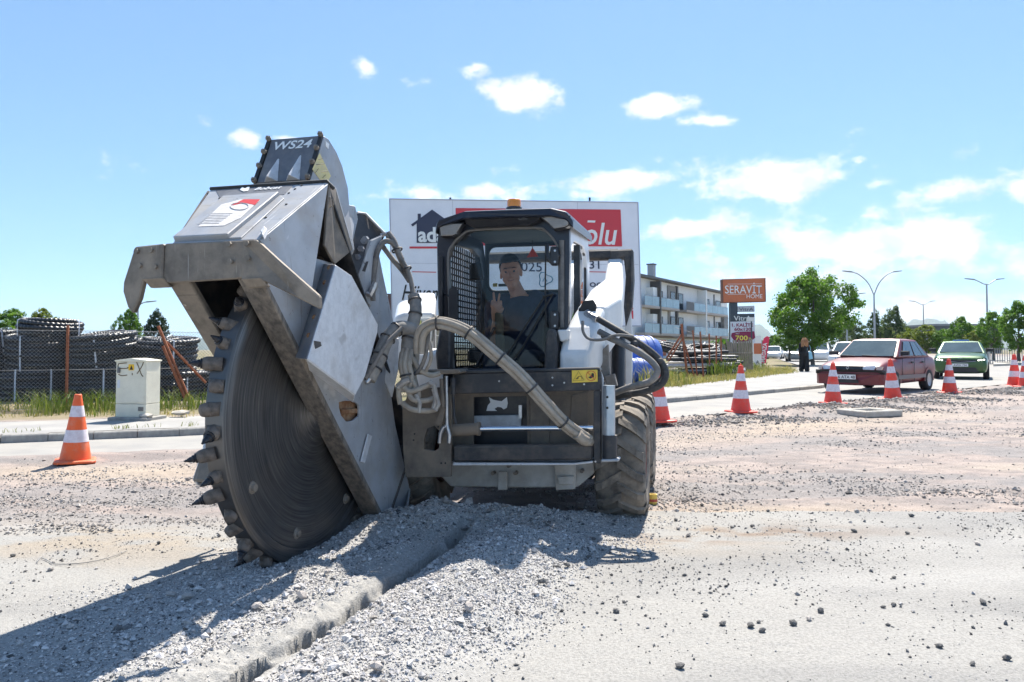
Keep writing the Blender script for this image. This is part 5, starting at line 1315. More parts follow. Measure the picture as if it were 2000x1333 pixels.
# ------------------------------------------------------------------ utility cabinet
CREAM = mat('cabinet_cream', (.74, .70, .56), (.68, .64, .51), scale=5, rough=.6, dust=(.42, .38, .31), dust_amt=.15, dust_scale=4, dust_up=.1)
def cabinet():
    q = at(269, 814, 11.2); q.z = .10
    t = thing('utility_cabinet', 'cream metal utility cabinet with brown spray marks on the verge', 'cabinet', q, rad(-8))
    w, dp, h = .245, .17, .90
    mb = MB(); mb.span((-w - .06, -dp - .1, -.04), (w + .08, dp + .06, .05)); build(mb, 'plinth', CONC, t, bevel=.01)
    mb = MB(); mb.span((-w, -dp, .05), (w, dp, .24)); build(mb, 'lower_case', CREAM, t, bevel=.004)
    mb = MB(); mb.span((-w, -dp, .246), (w, dp, h - .03)); build(mb, 'upper_case', CREAM, t, bevel=.004)
    mb = MB(); mb.prism([Vector((-w - .015, -dp - .02, h - .03)), Vector((w + .015, -dp - .02, h - .03)), Vector((w + .015, -dp - .02, h - .01)), Vector((0, -dp - .02, h + .02)), Vector((-w - .015, -dp - .02, h - .01))], (0, dp * 2 + .04, 0)); build(mb, 'roof', CREAM, t, bevel=.004)
    mb = MB(); mb.span((-w + .02, -dp - .006, .27), (w - .02, -dp - .001, h - .05)); door = build(mb, 'door', CREAM, t, bevel=.002)
    mb = MB(); mb.span((-w + .035, -dp - .03, h - .2), (-w + .075, -dp - .006, h - .12)); build(mb, 'lock', mat('lock_grey', (.12, .12, .12), rough=.5), door, bevel=.004)
    mb = MB(); mb.span((-.04, -dp - .009, h - .16), (.05, -dp - .006, h - .07)); st = build(mb, 'warning_sticker', mat('sticker_yellow', (.75, .45, .02), rough=.6), door)
    mb = MB(); mb.prism([Vector((-.02, -dp - .0105, h - .15)), Vector((.035, -dp - .0105, h - .15)), Vector((.008, -dp - .0105, h - .085))], (0, .001, 0)); build(mb, 'sticker_mark', INKBLACK, st)
    mb = MB(); mb.span((-w + .03, -dp - .008, h - .42), (-w + .07, -dp - .006, h - .3)); build(mb, 'paper_label', mat('pale_label', (.6, .62, .66), rough=.7), door)
    spray = mat('brown_spray', (.13, .085, .035), rough=.8)
    for pts in ([(-.2, .84), (-.21, .8), (-.19, .77), (-.06, .77), (-.05, .79)], [(-.19, .84), (-.07, .85)], [(-.2, .68), (-.14, .66), (-.06, .67)], [(.02, .70), (.025, .67)], [(.09, .86), (.12, .80), (.17, .68), (.2, .65)], [(.2, .86), (.17, .79), (.1, .69)]):
        mb = MB(); mb.tube(spline([Vector((x, -dp - .0085, z)) for x, z in pts], 4), .0065, 5); build(mb, 'spray_mark', spray, door)
    mb = MB()
    for k in range(5): mb.span((w - .12 + k * .018, -dp - .008, .14), (w - .112 + k * .018, -dp - .001, .2))
    build(mb, 'vent_slots', mat('lock_grey', (.12, .12, .12)), t)['kind'] = 'stuff'
cabinet()
mb = MB(); V = ICO_V * np.array([.17, .1, .045]) * (1 + RNG.uniform(-.15, .15, (12, 1))); q = at(352, 806, 11.6); mb.add([Vector(p) + q for p in V], [tuple(f) for f in ICO_F])
tag(build(mb, 'stone_slab', CONC_PALE), 'flat broken concrete slab lying in the weeds beside the cabinet', 'slab')
mb = MB(); V = ICO_V * np.array([.13, .1, .035]) * (1 + RNG.uniform(-.15, .15, (12, 1))); q = at(285, 812, 11.0); mb.add([Vector(p) + q for p in V], [tuple(f) for f in ICO_F])
tag(build(mb, 'stone_slab', CONC_PALE), 'pale cement lump at the foot of the cream cabinet', 'slab')

# ------------------------------------------------------------------ coils of corrugated pipe behind the mesh fence
PIPE = mat('black_corrugated_pipe', (.012, .013, .015), (.022, .023, .026), scale=8, rough=.38, dust=(.22, .21, .20), dust_amt=.06, dust_scale=9, dust_up=.10)
STRAP = mat('white_strap', (.62, .65, .72), rough=.6)
def coil_mesh(R, r, layers, rings, seed, closed_lines=True):
    """a drum of pipe: layers stacked, rings side by side; corrugation as real ripples"""
    rg = random.Random(seed); V, Fc = [], []
    nseg, nt = 168, 6
    a = np.linspace(0, 2 * np.pi, nseg, endpoint=False)
    for j in range(layers):
        top = j == layers - 1
        for i in range(rings if top or rings < 2 else 2):
            Rr = R - i * r * 2.02 + rg.uniform(-.03, .03); z0 = r + j * r * 1.86 + rg.uniform(-.01, .01)
            ex, ey = rg.uniform(-.04, .04), rg.uniform(-.04, .04); ph = rg.uniform(0, 6.28); wob = rg.uniform(.0, .03) if not top else rg.uniform(.01, .05)
            rr = r * (1 + .15 * np.sin(a * 42))
            cx = (Rr + .03 * np.sin(2 * a + ph)) * np.cos(a) + ex; cy = (Rr + .03 * np.cos(3 * a + ph)) * np.sin(a) + ey; cz = z0 + wob * np.sin(a + ph)
            b = np.linspace(0, 2 * np.pi, nt, endpoint=False)
            X = cx[:, None] + rr[:, None] * np.cos(b)[None] * np.cos(a)[:, None]; Y = cy[:, None] + rr[:, None] * np.cos(b)[None] * np.sin(a)[:, None]; Z = cz[:, None] + rr[:, None] * np.sin(b)[None]
            o = sum(len(v) for v in V); V.append(np.stack([X, Y, Z], -1).reshape(-1, 3))
            k = np.arange(nseg * nt).reshape(nseg, nt); k1 = np.roll(k, -1, 0)
            Fc.append(np.stack([k, k1, np.roll(k1, -1, 1), np.roll(k, -1, 1)], -1).reshape(-1, 4) + o)
    return np.concatenate(V), np.concatenate(Fc)
COIL_CACHE = {}
def coil(px, py, d, R, layers, label, seed=0, tilt=(0, 0), r=.055, rings=4):
    q = at(px, py, d)
    t = thing('pipe_coil', label, 'pipe coil', q, rad(seed * 40), 'pipe coils behind the mesh fence')
    t.rotation_euler = (tilt[0], tilt[1], 0)
    key = (R, layers, rings, seed % 3)
    if key not in COIL_CACHE:
        V, Fc = coil_mesh(R, r, layers, rings, seed % 3 + layers)
        o = np_mesh('pipe_windings', V, Fc, PIPE, t, smooth=True); COIL_CACHE[key] = o.data
    else:
        o = bpy.data.objects.new('pipe_windings', COIL_CACHE[key]); COL.objects.link(o); o.parent = t
    h = r * 2 + (layers - 1) * r * 1.86
    for a in (-110, -60, 30, 150):
        a = rad(a + seed * 23); c, s = math.cos(a), math.sin(a)
        pr = [(R + r * 1.12, .0), (R + r * 1.2, h * .5), (R + r * 1.12, h - .02), (R + r * .3, h + .02), (R - rings * r * 1.7, h + .01)]
        mb = MB(); tx = Vector((-s, c, 0)) * .016
        pts = [Vector((c * x, s * x, z)) for x, z in spline2(pr)]
        mb.loft([[p - tx, p + tx, p + tx + Vector((c, s, .2)) * .004, p - tx + Vector((c, s, .2)) * .004] for p in pts]); build(mb, 'strap', STRAP, t)
    return t
def spline2(pr):
    return [(p.x, p.z) for p in spline([Vector((x, 0, z)) for x, z in pr], 3)]
coil(70, 790, 15.6, .66, 7, 'black pipe coil on the ground, left of the upright rusty post', 1)
coil(205, 788, 15.7, .64, 7, 'black pipe coil on the ground hidden low behind the cream cabinet', 2)
coil(335, 784, 16.2, .66, 6, 'black pipe coil on the ground behind the leaning red poles', 3)
coil(-60, 792, 15.6, .64, 7, 'black pipe coil on the ground at the left picture edge', 4)
coil(85, 721, 15.7, .60, 7, 'black pipe coil stacked second, left of the upright rusty post', 5, (.10, .05))
coil(203, 719, 15.7, .62, 7, 'black pipe coil stacked second, between rusty post and cabinet top', 6, (.14, -.04))
coil(318, 725, 16.3, .64, 7, 'black pipe coil stacked second, behind the leaning red poles', 7, (.09, .07))
coil(-25, 723, 15.7, .58, 8, 'black pipe coil stacked second at the left picture edge', 8, (.10, -.06))
coil(98, 654, 15.6, .56, 3, 'loose black pipe coil lying on top of the left stack', 9, (.07, .03), rings=2)
coil(430, 786, 17.0, .8, 7, 'black pipe coil on the ground behind the saw disc', 10)

# ------------------------------------------------------------------ mesh fence with rusty posts
WIRE = mat('fence_wire', (.32, .32, .32), rough=.5, metal=.5)
def chain_fence(name, label, p0, p1, h, cell, posts, extra=()):
    p0, p1 = Vector(p0), Vector(p1)
    t = thing(name, label, 'fence', p0)
    d = (p1 - p0); Ln = d.length; d.normalize(); n = Vector((-d.y, d.x, 0))
    V, Fc = [], []; w = .0045
    nx = int((Ln + h) / cell) + 1; off = 0
    for sgn in (1, -1):
        for i in range(-int(h / cell), nx):
            s0 = i * cell
            a0, a1 = s0, s0 + h
            z0, z1 = 0.0, h
            if a0 < 0: z0 = -a0; a0 = 0
            if a1 > Ln: z1 -= a1 - Ln; a1 = Ln
            if a1 <= a0: continue
            if sgn < 0: za, zb = h - z0, h - z1
            else: za, zb = z0, z1
            A = d * a0 + Vector((0, 0, za)) + n * .006 * sgn; B = d * a1 + Vector((0, 0, zb)) + n * .006 * sgn
            side = Vector((0, 0, 1)).cross(n) * w * .7
            up = Vector((0, 0, w * .7))
            for q in (A - side, A + side, B + side, B - side): V.append(q)
            Fc.append((off, off + 1, off + 2, off + 3)); off += 4
            for q in (A - n * w, A + n * w, B + n * w, B - n * w): V.append(q)
            Fc.append((off, off + 1, off + 2, off + 3)); off += 4
    o = np_mesh('wire_mesh', np.array([tuple(v) for v in V]), np.array(Fc), WIRE, t); o['kind'] = 'stuff'
    for k in (.04, h * .5, h - .02):
        mb = MB(); mb.cyl(Vector((0, 0, k)), d * Ln + Vector((0, 0, k)), .004, n=5); build(mb, 'tension_wire', WIRE, t)
    for (s, hh, lean) in posts:
        mb = MB(); b = d * s + n * -.03; mb.span((-.018, -.018, 0), (.018, .018, hh))
        R = Matrix.Rotation(lean, 3, 'Y'); mb.v = [tuple(R @ Vector(v) + b) for v in mb.v]; build(mb, 'post', RUSTY, t)
    for (a, b) in extra:
        mb = MB(); mb.cyl(Vector(a) - p0, Vector(b) - p0, .028, n=6, smooth=False); build(mb, 'brace', RUSTY, t)
    return t
fa = on_ground(-260, 818, .08); fb_ = on_ground(1010, 764, .08); fd = (fb_ - fa).normalized()
def fence_s(px):   # distance along the fence line at a photo column
    r = ray(px, 700); t_ = (fa.x * fd.y - fa.y * fd.x) / (r.x * fd.y - r.y * fd.x); return (Vector((r.x, r.y)) * t_ - Vector((fa.x, fa.y))).dot(Vector((fd.x, fd.y)))
base_l = [at(398, 776, (fa + fd * fence_s(398)).y), at(310, 640, (fa + fd * fence_s(330)).y - .1)]
ex = [(at(372, 786, 13.9), at(309, 637, 13.6)), (at(402, 748, 14.1), at(325, 668, 13.75)), (at(364, 784, 13.85), at(318, 676, 13.6))]
chain_fence('mesh_fence', 'wire mesh fence on rusty posts before the black pipe coils', fa, fb_, 1.42, .062, [(fence_s(131), 1.5, 0), (fence_s(-120), 1.5, 0), (fence_s(560), 1.5, 0), (fence_s(830), 1.5, 0)], ex)
# ================================================================== behind the street: hoarding, houses, signs
BOARD = mat('board_white', (.80, .80, .84), (.76, .76, .80), scale=2, rough=.55)
NAVYINK = mat('navy_print', (.035, .04, .075), rough=.5)
REDINK = mat('banner_red', (.60, .045, .06), rough=.5)
GALV = mat('galvanised_post', (.42, .43, .44), (.36, .37, .38), scale=8, rough=.5, metal=.6)

def billboard():
    d0, d1 = 22.3, 21.8
    TL, TR, BR, BL = at(762, 390, d0), at(1245, 397, d1), at(1252, 636, d1), at(767, 640, d0)
    X = (TR - TL).normalized(); Z = (TL - BL).normalized(); N = X.cross(Z).normalized(); N = N if N.y < 0 else -N
    base = (BL + BR) / 2; base = Vector((base.x, base.y, .1))
    t = thing('billboard', 'large white advertising board with house symbol and red banner behind the loader', 'billboard', base)
    b = lambda mb, nm, m, par=None, bv=0: build(mb, nm, m, par or t, world=True, bevel=bv)
    mb = MB(); mb.prism([TL, TR, BR, BL], -N * .14); pan = b(mb, 'panel', BOARD)
    mb = MB(); o_ = [TL + Z * .03 - X * .03, TR + Z * .03 + X * .03, BR - Z * .03 + X * .03, BL - Z * .03 - X * .03]; mb.band([p + N * .012 for p in o_], [p + N * .012 for p in (TL, TR, BR, BL)], -N * .17); b(mb, 'frame', mat('frame_grey', (.40, .40, .44), rough=.5))
    for f in (.12, .5, .88):
        p = BL.lerp(BR, f) - N * .3; mb = MB(); mb.cyl(Vector((p.x, p.y, .0)), TL.lerp(TR, f) - N * .22 - Z * .3, .09, n=10); b(mb, 'post', GALV)
    for px in (879, 1152):
        p = on_plane(px, 392, TL, N); mb = MB(); mb.cyl(p + Z * .0 - N * .07, p + Z * .10 - N * .07, .03, n=8); b(mb, 'top_lug', INKBLACK)
    def P(px, py, o=.012): return on_plane(px, py, TL, N) + N * o
    def patch(pts, m, nm, o=.012, th=.004):
        mb = MB(); mb.prism([P(*q, o) for q in pts], N * th); return b(mb, nm, m, pan)
    for a, z in (((884, 391), (888, 638)), ((1006, 393), (1011, 638)), ((1128, 395), (1133, 637))):
        patch([(a[0] - .4, a[1]), (a[0] + .4, a[1]), (z[0] + .4, z[1]), (z[0] - .4, z[1])], mat('seam_grey', (.50, .50, .54), rough=.6), 'sheet_seam', .002, .002)
    patch([(763, 514), (1247, 517), (1247, 517.7), (763, 514.7)], mat('seam_grey', (.50, .50, .54)), 'sheet_seam', .0025, .002)
    patch([(890, 407), (1212, 410), (1215, 482), (891, 480)], REDINK, 'banner')
    patch([(814, 475), (814, 437), (806, 443), (803, 439), (816, 430), (816, 418), (822, 418), (822, 426), (844, 410), (886, 440), (882, 445), (876, 441), (876, 475)], NAVYINK, 'house_symbol')
    lettering('ada', .62, P(817, 472, .018), X, Z, INKWHITE, pan, bold=.03, width=.82)
    patch([(800, 482), (856, 482), (856, 486), (800, 486)], REDINK, 'red_rule')
    for a, z in ((805, 852), (1150, 1196)): patch([(a, 530.5), (z, 531.5), (z, 533), (a, 532)], REDINK, 'red_rule')
    lettering('olu', .92, P(1141, 477, .018), X, Z, INKWHITE, pan, bold=.012, shear=.22, width=.98)
    patch([(1148, 431), (1163, 431.5), (1162, 435.5), (1147, 435)], INKWHITE, 'macron', .018)
    lettering('025', .40, P(1018, 530, .014), X, Z, NAVYINK, pan, bold=.006, width=.62)
    lettering('31', .34, P(1151, 525, .014), X, Z, NAVYINK, pan, bold=.01, width=.30)
    lettering('oo', .30, P(1152, 561, .014), X, Z, NAVYINK, pan, bold=.01, width=.38)
    lettering('Hijyen', .66, P(785, 586, .014), X, (Z + X * .02), INKBLACK, pan, bold=.008, shear=.35, width=1.10)
    lettering('ii', .50, P(1224, 622, .014), X, Z, REDINK, pan, bold=.02, width=.20)
billboard()

# ------------------------------------------------------------------ apartment block
PLASTER = mat('white_plaster', (.88, .87, .85), (.83, .82, .80), scale=.7, rough=.9)
TAUPE = mat('taupe_plaster', (.30, .285, .27), (.34, .32, .30), scale=1, rough=.9)
ROOFT = mat('weathered_tiles', (.13, .11, .095), (.17, .145, .12), scale=3, rough=.9, bump=.4, bscale=8)
DGLASS = mat('dark_window_glass', (.035, .045, .055), (.06, .075, .09), scale=1.2, rough=.08, spec=.8)
PGLASS = mat('balcony_glass', (.17, .28, .34), (.22, .33, .40), scale=1.1, rough=.12, spec=.7)
BRONZE = mat('dark_frame', (.07, .065, .062), rough=.5)
def apartments():
    P0, P1 = at(1246, 700, 84.0), at(1421, 700, 112.0); P0.z = P1.z = 0
    X = (P1 - P0).normalized(); Z = Vector((0, 0, 1)); N = Vector((X.y, -X.x, 0)); N = N if N.y < 0 else -N
    t = thing('apartment_block', 'white three storey apartment block with glass balconies beyond the yard', 'building', P0)
    b = lambda mb, nm, m, par=None, bv=0: build(mb, nm, m, par or t, world=True, bevel=bv)
    def P(px, py, o=0.0): return on_plane(px, py, P0 + N * o, N)
    def S_(px): return (P(px, 650) - P0).dot(X)
    def Zp(px, py): return P(px, py).z
    ez = 9.35
    Lb = (P1 - P0).dot(X)
    mb = MB(); q = [P0 - X * 7, P0 + X * Lb, P0 + X * Lb - N * 11, P0 - X * 7 - N * 11]; mb.prism(q, Z * ez); wall = b(mb, 'wall', PLASTER)
    # pitched roof with overhang
    r0, r1 = P0 - X * 8, P0 + X * (Lb + .8)
    mb = MB(); pr = lambda p: [p + N * .9 + Z * ez, p + N * .9 + Z * (ez + .25), p - N * 5.5 + Z * (ez + 1.5), p - N * 11.9 + Z * (ez + .25), p - N * 11.9 + Z * ez]
    mb.loft([pr(r0), pr(r1)]); roof = b(mb, 'roof', ROOFT)
    mb = MB(); mb.prism([r0 + N * .95 + Z * (ez - .02), r1 + N * .95 + Z * (ez - .02), r1 + N * .95 + Z * (ez + .22), r0 + N * .95 + Z * (ez + .22)], N * .12); b(mb, 'gutter', BRONZE, roof)
    for px, w, h in ((1253, 1.2, 1.9), (1278, 1.6, 2.2), (1290, .9, 1.5), (1333, .9, 1.5)):
        c = P0 + X * S_(px) - N * 4.2 + Z * (ez + 1.5); mb = MB(); mb.prism([c - X * w / 2 - N * .4, c + X * w / 2 - N * .4, c + X * w / 2 + N * .4, c - X * w / 2 + N * .4], Z * h); ch = b(mb, 'chimney', mat('chimney_grey', (.36, .38, .40), rough=.9), roof)
        mb = MB(); c2 = c + Z * (h + .004); mb.prism([c2 - X * w * .6 - N * .5, c2 + X * w * .6 - N * .5, c2 + X * w * .6 + N * .5, c2 - X * w * .6 + N * .5], Z * .15); b(mb, 'chimney_cap', BRONZE, roof)
    lev = (3.05, 6.15)
    # pilasters, drainpipes and the taupe stair bay
    def strip_(px0, px1, z0, z1, out, m, nm):
        s0, s1 = S_(px0), S_(px1); mb = MB(); a = P0 + X * s0 + Z * z0; c = P0 + X * s1 + Z * z0; mb.prism([a + N * .003, c + N * .003, c + N * out, a + N * out], Z * (z1 - z0)); return b(mb, nm, m)
    strip_(1303, 1318, 6.1, ez - .3, .18, TAUPE, 'stair_bay'); strip_(1304, 1308, 2.9, 6.1, .14, TAUPE, 'stair_bay'); strip_(1318.5, 1321, 2.9, ez - .2, .3, BRONZE, 'drainpipe')
    strip_(1270, 1272, 2.9, ez - .2, 1.30, BRONZE, 'balcony_post'); strip_(1362, 1364, 2.9, ez - .2, 1.25, PLASTER, 'balcony_post'); strip_(1394, 1395, 3.0, ez - .3, .12, BRONZE, 'drainpipe')
    strip_(1408, 1416, 2.9, 6.3, .5, mat('stone_cladding', (.22, .215, .21), (.34, .33, .32), scale=2.5, rough=.9, bump=.4), 'stone_pier')
    def window(px0, px1, z0, z1, panes=2, out=.02):
        s0, s1 = S_(px0), S_(px1); a = P0 + X * s0; c = P0 + X * s1
        o_ = [a + Z * z0, c + Z * z0, c + Z * z1, a + Z * z1]; f = .09
        i_ = [a + X * f + Z * (z0 + f), c - X * f + Z * (z0 + f), c - X * f + Z * (z1 - f), a + X * f + Z * (z1 - f)]
        mb = MB(); mb.band([p + N * (out + .06) for p in o_], [p + N * (out + .06) for p in i_], -N * .055); w = b(mb, 'window', BRONZE)
        for k in range(panes):
            p, q2 = i_[0].lerp(i_[1], k / panes) + X * .02, i_[0].lerp(i_[1], (k + 1) / panes) - X * .02
            mb = MB(); mb.prism([p + N * (out + .02), q2 + N * (out + .02), q2 + Z * (z1 - z0 - 2 * f) + N * (out + .02), p + Z * (z1 - z0 - 2 * f) + N * (out + .02)], N * .012); b(mb, 'pane', DGLASS, w)
    def balcony(px0, px1, zf, glass=True, deep=1.25):
        s0, s1 = S_(px0), S_(px1); a, c = P0 + X * s0 + Z * (zf - .28), P0 + X * s1 + Z * (zf - .28)
        mb = MB(); mb.prism([a + N * .004, c + N * .004, c + N * deep, a + N * deep], Z * .28); ba = b(mb, 'balcony', mat('slab_edge', (.46, .40, .36), rough=.9))
        n = max(1, int((s1 - s0) / 1.9)); zz = Z * .285
        for k in range(n):
            p, q2 = a.lerp(c, k / n) + zz + N * (deep - .06), a.lerp(c, (k + 1) / n) + zz + N * (deep - .06)
            mb = MB(); mb.prism([p + X * .03, q2 - X * .03, q2 - X * .03 + Z * 1.05, p + X * .03 + Z * 1.05], N * .02); b(mb, 'glass_panel', PGLASS if glass else BRONZE, ba)
        mb = MB(); mb.tube([a + zz + N * (deep - .05) + Z * 1.08, c + zz + N * (deep - .05) + Z * 1.08], .03, 5); b(mb, 'rail', GALV, ba)
    for zf in lev:
        balcony(1240, 1309, zf); balcony(1321, 1337, zf - .02, False, 1.4); balcony(1338, 1362, zf); balcony(1364.5, 1406, zf + .02)
        for (a, c) in ((1278, 1284), (1288, 1294)): window(a, c, zf + .7, zf + 2.1, 1)
        window(1307, 1316, zf + .3, zf + 2.2, 2, .2); window(1325, 1334, zf + .05, zf + 2.2, 2); window(1369, 1385, zf + .3, zf + 2.1, 3); window(1398, 1407, zf + .3, zf + 2.1, 2)
        mb = MB(); s = S_(1262); c = P0 + X * s + Z * zf; mb.prism([c + N * .004, c + X * 2 + N * .004, c + X * 2 + N * .9, c + N * .9], Z * 2.2); b(mb, 'store_cupboard', PLASTER)
    strip_(1240, 1420, 2.55, 2.75, .6, mat('canopy_brown', (.24, .20, .17), rough=.9), 'canopy')
    for a, c, m in ((1290, 1300, mat('orange_shop_sign', (.62, .14, .05), rough=.6)), (1304, 1325, DGLASS), (1330, 1360, DGLASS), (1366, 1384, DGLASS), (1388, 1398, PLASTER)): strip_(a, c, .4, 2.3, .08, m, 'shop_window')
apartments()
def far_house():
    c = at(752, 690, 62); c.z = 0
    t = thing('old_house', 'small house with red tiled roof and chimney peeping out left of the board', 'house', c)
    mb = MB(); mb.span((-4, 0, 0), (5, 6, 3.6)); build(mb, 'wall', mat('ochre_wall', (.42, .36, .27), (.36, .30, .22), scale=1, rough=.9), t)
    mb = MB(); mb.loft([[Vector((-4.5, -.4, 3.6)), Vector((-4.5, 6.4, 3.6)), Vector((-4.5, 3, 5.0))], [Vector((5.5, -.4, 3.6)), Vector((5.5, 6.4, 3.6)), Vector((5.5, 3, 5.0))]]); r = build(mb, 'roof', mat('red_tiles', (.26, .12, .08), (.34, .19, .13), scale=4, rough=.9, bump=.4, bscale=10), t)
    mb = MB(); mb.span((-.1, 1.8, 4.3), (.6, 2.4, 5.85)); build(mb, 'chimney', mat('sooty_brick', (.13, .08, .075), rough=.9), r)
    mb = MB(); mb.span((-.18, 1.72, 5.854), (.68, 2.48, 5.95)); build(mb, 'chimney_cap', BRONZE, r)
    mb = MB(); mb.span((-2.2, -.06, 1.2), (-1.0, -.01, 2.4)); build(mb, 'window', DGLASS, t)
far_house()

# ------------------------------------------------------------------ shop signs
def signs():
    SEROR = mat('terracotta_sign', (.58, .16, .06), (.53, .15, .06), scale=3, rough=.5); SLATE = mat('slate_sign', (.045, .06, .075), rough=.5); MAROON = mat('maroon_print', (.25, .01, .06), rough=.5); GOLD = mat('yellow_print', (.85, .68, .10), rough=.5)
    X, Z = Vector((1, 0, 0)), Vector((0, 0, 1)); N = Vector((0, -1, 0))
    d = 40.0; base = at(1434, 683, d); base.z = .1
    t = thing('shop_sign', 'terracotta sign board on a dark post above tile price boards', 'sign', base)
    def panel(pts, m, nm, th, o=0.0, par=None):
        mb = MB(); mb.prism([at(*p, d) + N * o for p in pts], -N * th); return build(mb, nm, m, par or t, world=True)
    def txt(s, size, px, py, m, par, w, o=.012, **k): lettering(s, size, at(px, py, d) + N * o, X, Z, m, par, width=w, **k)
    mpx = d / FPX
    ser = panel([(1411, 546.5), (1494, 544), (1495, 589.5), (1412, 591.5)], SEROR, 'main_board', .35)
    mb = MB(); cs = [at(*p, d) for p in ((1411, 546.5), (1494, 544), (1495, 589.5), (1412, 591.5))]; ce = sum(cs, Vector()) / 4; mb.band([c + (c - ce) * .02 + N * .03 for c in cs], [c - (c - ce) * .012 + N * .03 for c in cs], -N * .4); build(mb, 'board_frame', mat('brown_frame', (.16, .06, .03), rough=.6), t, world=True)
    txt('SERAVİT', .62, 1416, 573.5, INKWHITE, ser, 72 * mpx, bold=.004); txt('HOME', .32, 1458, 583, INKWHITE, ser, 31 * mpx)
    for y in (554.5, 574.8): panel([(1421, y + .6), (1488 if y < 560 else 1456, y), (1488 if y < 560 else 1456, y + .6), (1421, y + 1.2)], INKWHITE, 'rule', .01, .02, ser)
    panel([(1427, 592), (1441, 592), (1441, 690), (1427, 690)], SLATE, 'post', .3, -.05)
    g = panel([(1441, 598.5), (1473.5, 597.5), (1474, 609.5), (1441, 610)], mat('grey_sign', (.45, .46, .50), rough=.5), 'small_board', .12); txt('VitrA', .27, 1443.5, 607.8, SLATE, g, 28 * mpx)
    k = panel([(1427, 613.5), (1473.5, 613), (1474, 628), (1427, 628.5)], SLATE, 'slate_board', .14, .01); txt('VitrA', .36, 1433, 626.5, INKWHITE, k, 34 * mpx, .022, bold=.008)
    w = panel([(1427, 628.8), (1474, 628.3), (1475, 670), (1427, 671)], mat('white_vinyl', (.68, .69, .74), rough=.5), 'price_board', .12, .01)
    txt('1. KALİTE', .235, 1429.5, 638.2, MAROON, w, 41 * mpx, .022, bold=.03); txt('60x120', .235, 1434, 646.5, MAROON, w, 33 * mpx, .022, bold=.03)
    panel([(1429, 651), (1440, 648.5), (1473, 647.5), (1474, 655), (1475, 660), (1470, 664), (1455, 667.5), (1440, 669), (1432, 664), (1427.5, 657)], MAROON, 'paint_splash', .006, .024, w)
    txt('700', .36, 1436, 665, GOLD, w, 24 * mpx, .034, bold=.02); txt('TL', .17, 1461.5, 664.5, GOLD, w, 6.5 * mpx, .034, bold=.02); txt('m²', .15, 1437, 653.5, INKWHITE, w, 7 * mpx, .034)
    p = at(1469, 700, 38); p.z = .05; t2 = thing('flood_light', 'thin dark pole with floodlight in front of the price board', 'lamp', p)
    mb = MB(); mb.cyl(p, at(1467.5, 624, 38), .035, n=8); build(mb, 'pole', SLATE, t2, world=True); mb = MB(); c = at(1466, 624, 38); mb.box(c, (.36, .2, .2)); build(mb, 'lamp_head', mat('lamp_white', (.7, .7, .68), rough=.4), t2, world=True)
    p = at(1478, 706, 44); p.z = .05; t3 = thing('entrance_pillar', 'white pillar with orange square at the shop entrance', 'pillar', p)
    mb = MB(); mb.box(p + Vector((0, 0, .95)), (.46, .35, 1.9)); build(mb, 'shaft', PLASTER, t3, world=True); mb = MB(); mb.box(p + Vector((0, -.19, 1.15)), (.44, .03, .62)); build(mb, 'orange_square', SEROR, t3, world=True); lettering('A', .3, p + Vector((-.12, -.2, .25)), X, Z, SLATE, t3)
    p = at(1491, 711, 46); p.z = .05; t4 = thing('feather_flag', 'red feather flag with white upright lettering beside the path', 'flag', p)
    d4 = 46; mb = MB(); pts = [(1486.5, 710), (1489.5, 668), (1492, 661), (1498, 657), (1503, 659), (1502, 668), (1496, 710)]; mb.prism([at(*q, d4) for q in pts], Vector((0, .03, 0))); fl = build(mb, 'cloth', mat('flag_red', (.72, .04, .10), rough=.7), t4, world=True)
    mb = MB(); mb.cyl(p, at(1487.5, 664, d4), .025, n=6); build(mb, 'pole', GALV, t4, world=True)
    lettering('MAĞAZA', .34, at(1493.5, 708, d4) + N * .02, Vector((.13, 0, 1)), Vector((-1, 0, .13)), INKWHITE, fl, bold=.02, width=1.2)
signs()

# ------------------------------------------------------------------ yard: blue tank, pipes, rusty frames, plank fence
BLUE = mat('tank_blue', (.02, .09, .42), (.03, .12, .48), scale=3, rough=.35, dust=(.30, .32, .38), dust_amt=.08)
def tank(px, py, d, R, Ln, label, yaw):
    q = at(px, py, d); t = thing('water_tank', label, 'tank', q, yaw)
    prof = [(.0, Ln), (R * .55, Ln - .02), (R * .86, Ln - R * .22), (R * .97, Ln - R * .5), (R, Ln - R * .8), (R, .0), (.0, .0)]
    mb = MB(); mb.lathe(prof, (0, 0, R), (1, 0, 0), 36, smooth=True); build(mb, 'shell', BLUE, t)
    for k in range(8):
        x = .08 + k * (Ln - R * .35) / 8.0; rr = R * (1 if x < Ln - R * .8 else math.cos((x - (Ln - R * .8)) / R * .75))
        mb = MB(); mb.lathe([(rr * .98, -.05), (rr + .02, -.03), (rr + .02, .03), (rr * .98, .05)], (x, 0, R), (1, 0, 0), 36, smooth=False); build(mb, 'rib', BLUE, t)
    return t
tank(1172, 735, 25.0, .68, 2.2, 'ribbed bright blue water tank beside the white board', rad(18))
tank(1196, 752, 23.6, .42, 1.6, 'smaller dark blue ribbed tank lying below the bright one', rad(10))
WHITEPIPE = mat('pale_pipe', (.55, .55, .55), (.45, .45, .46), scale=5, rough=.5)
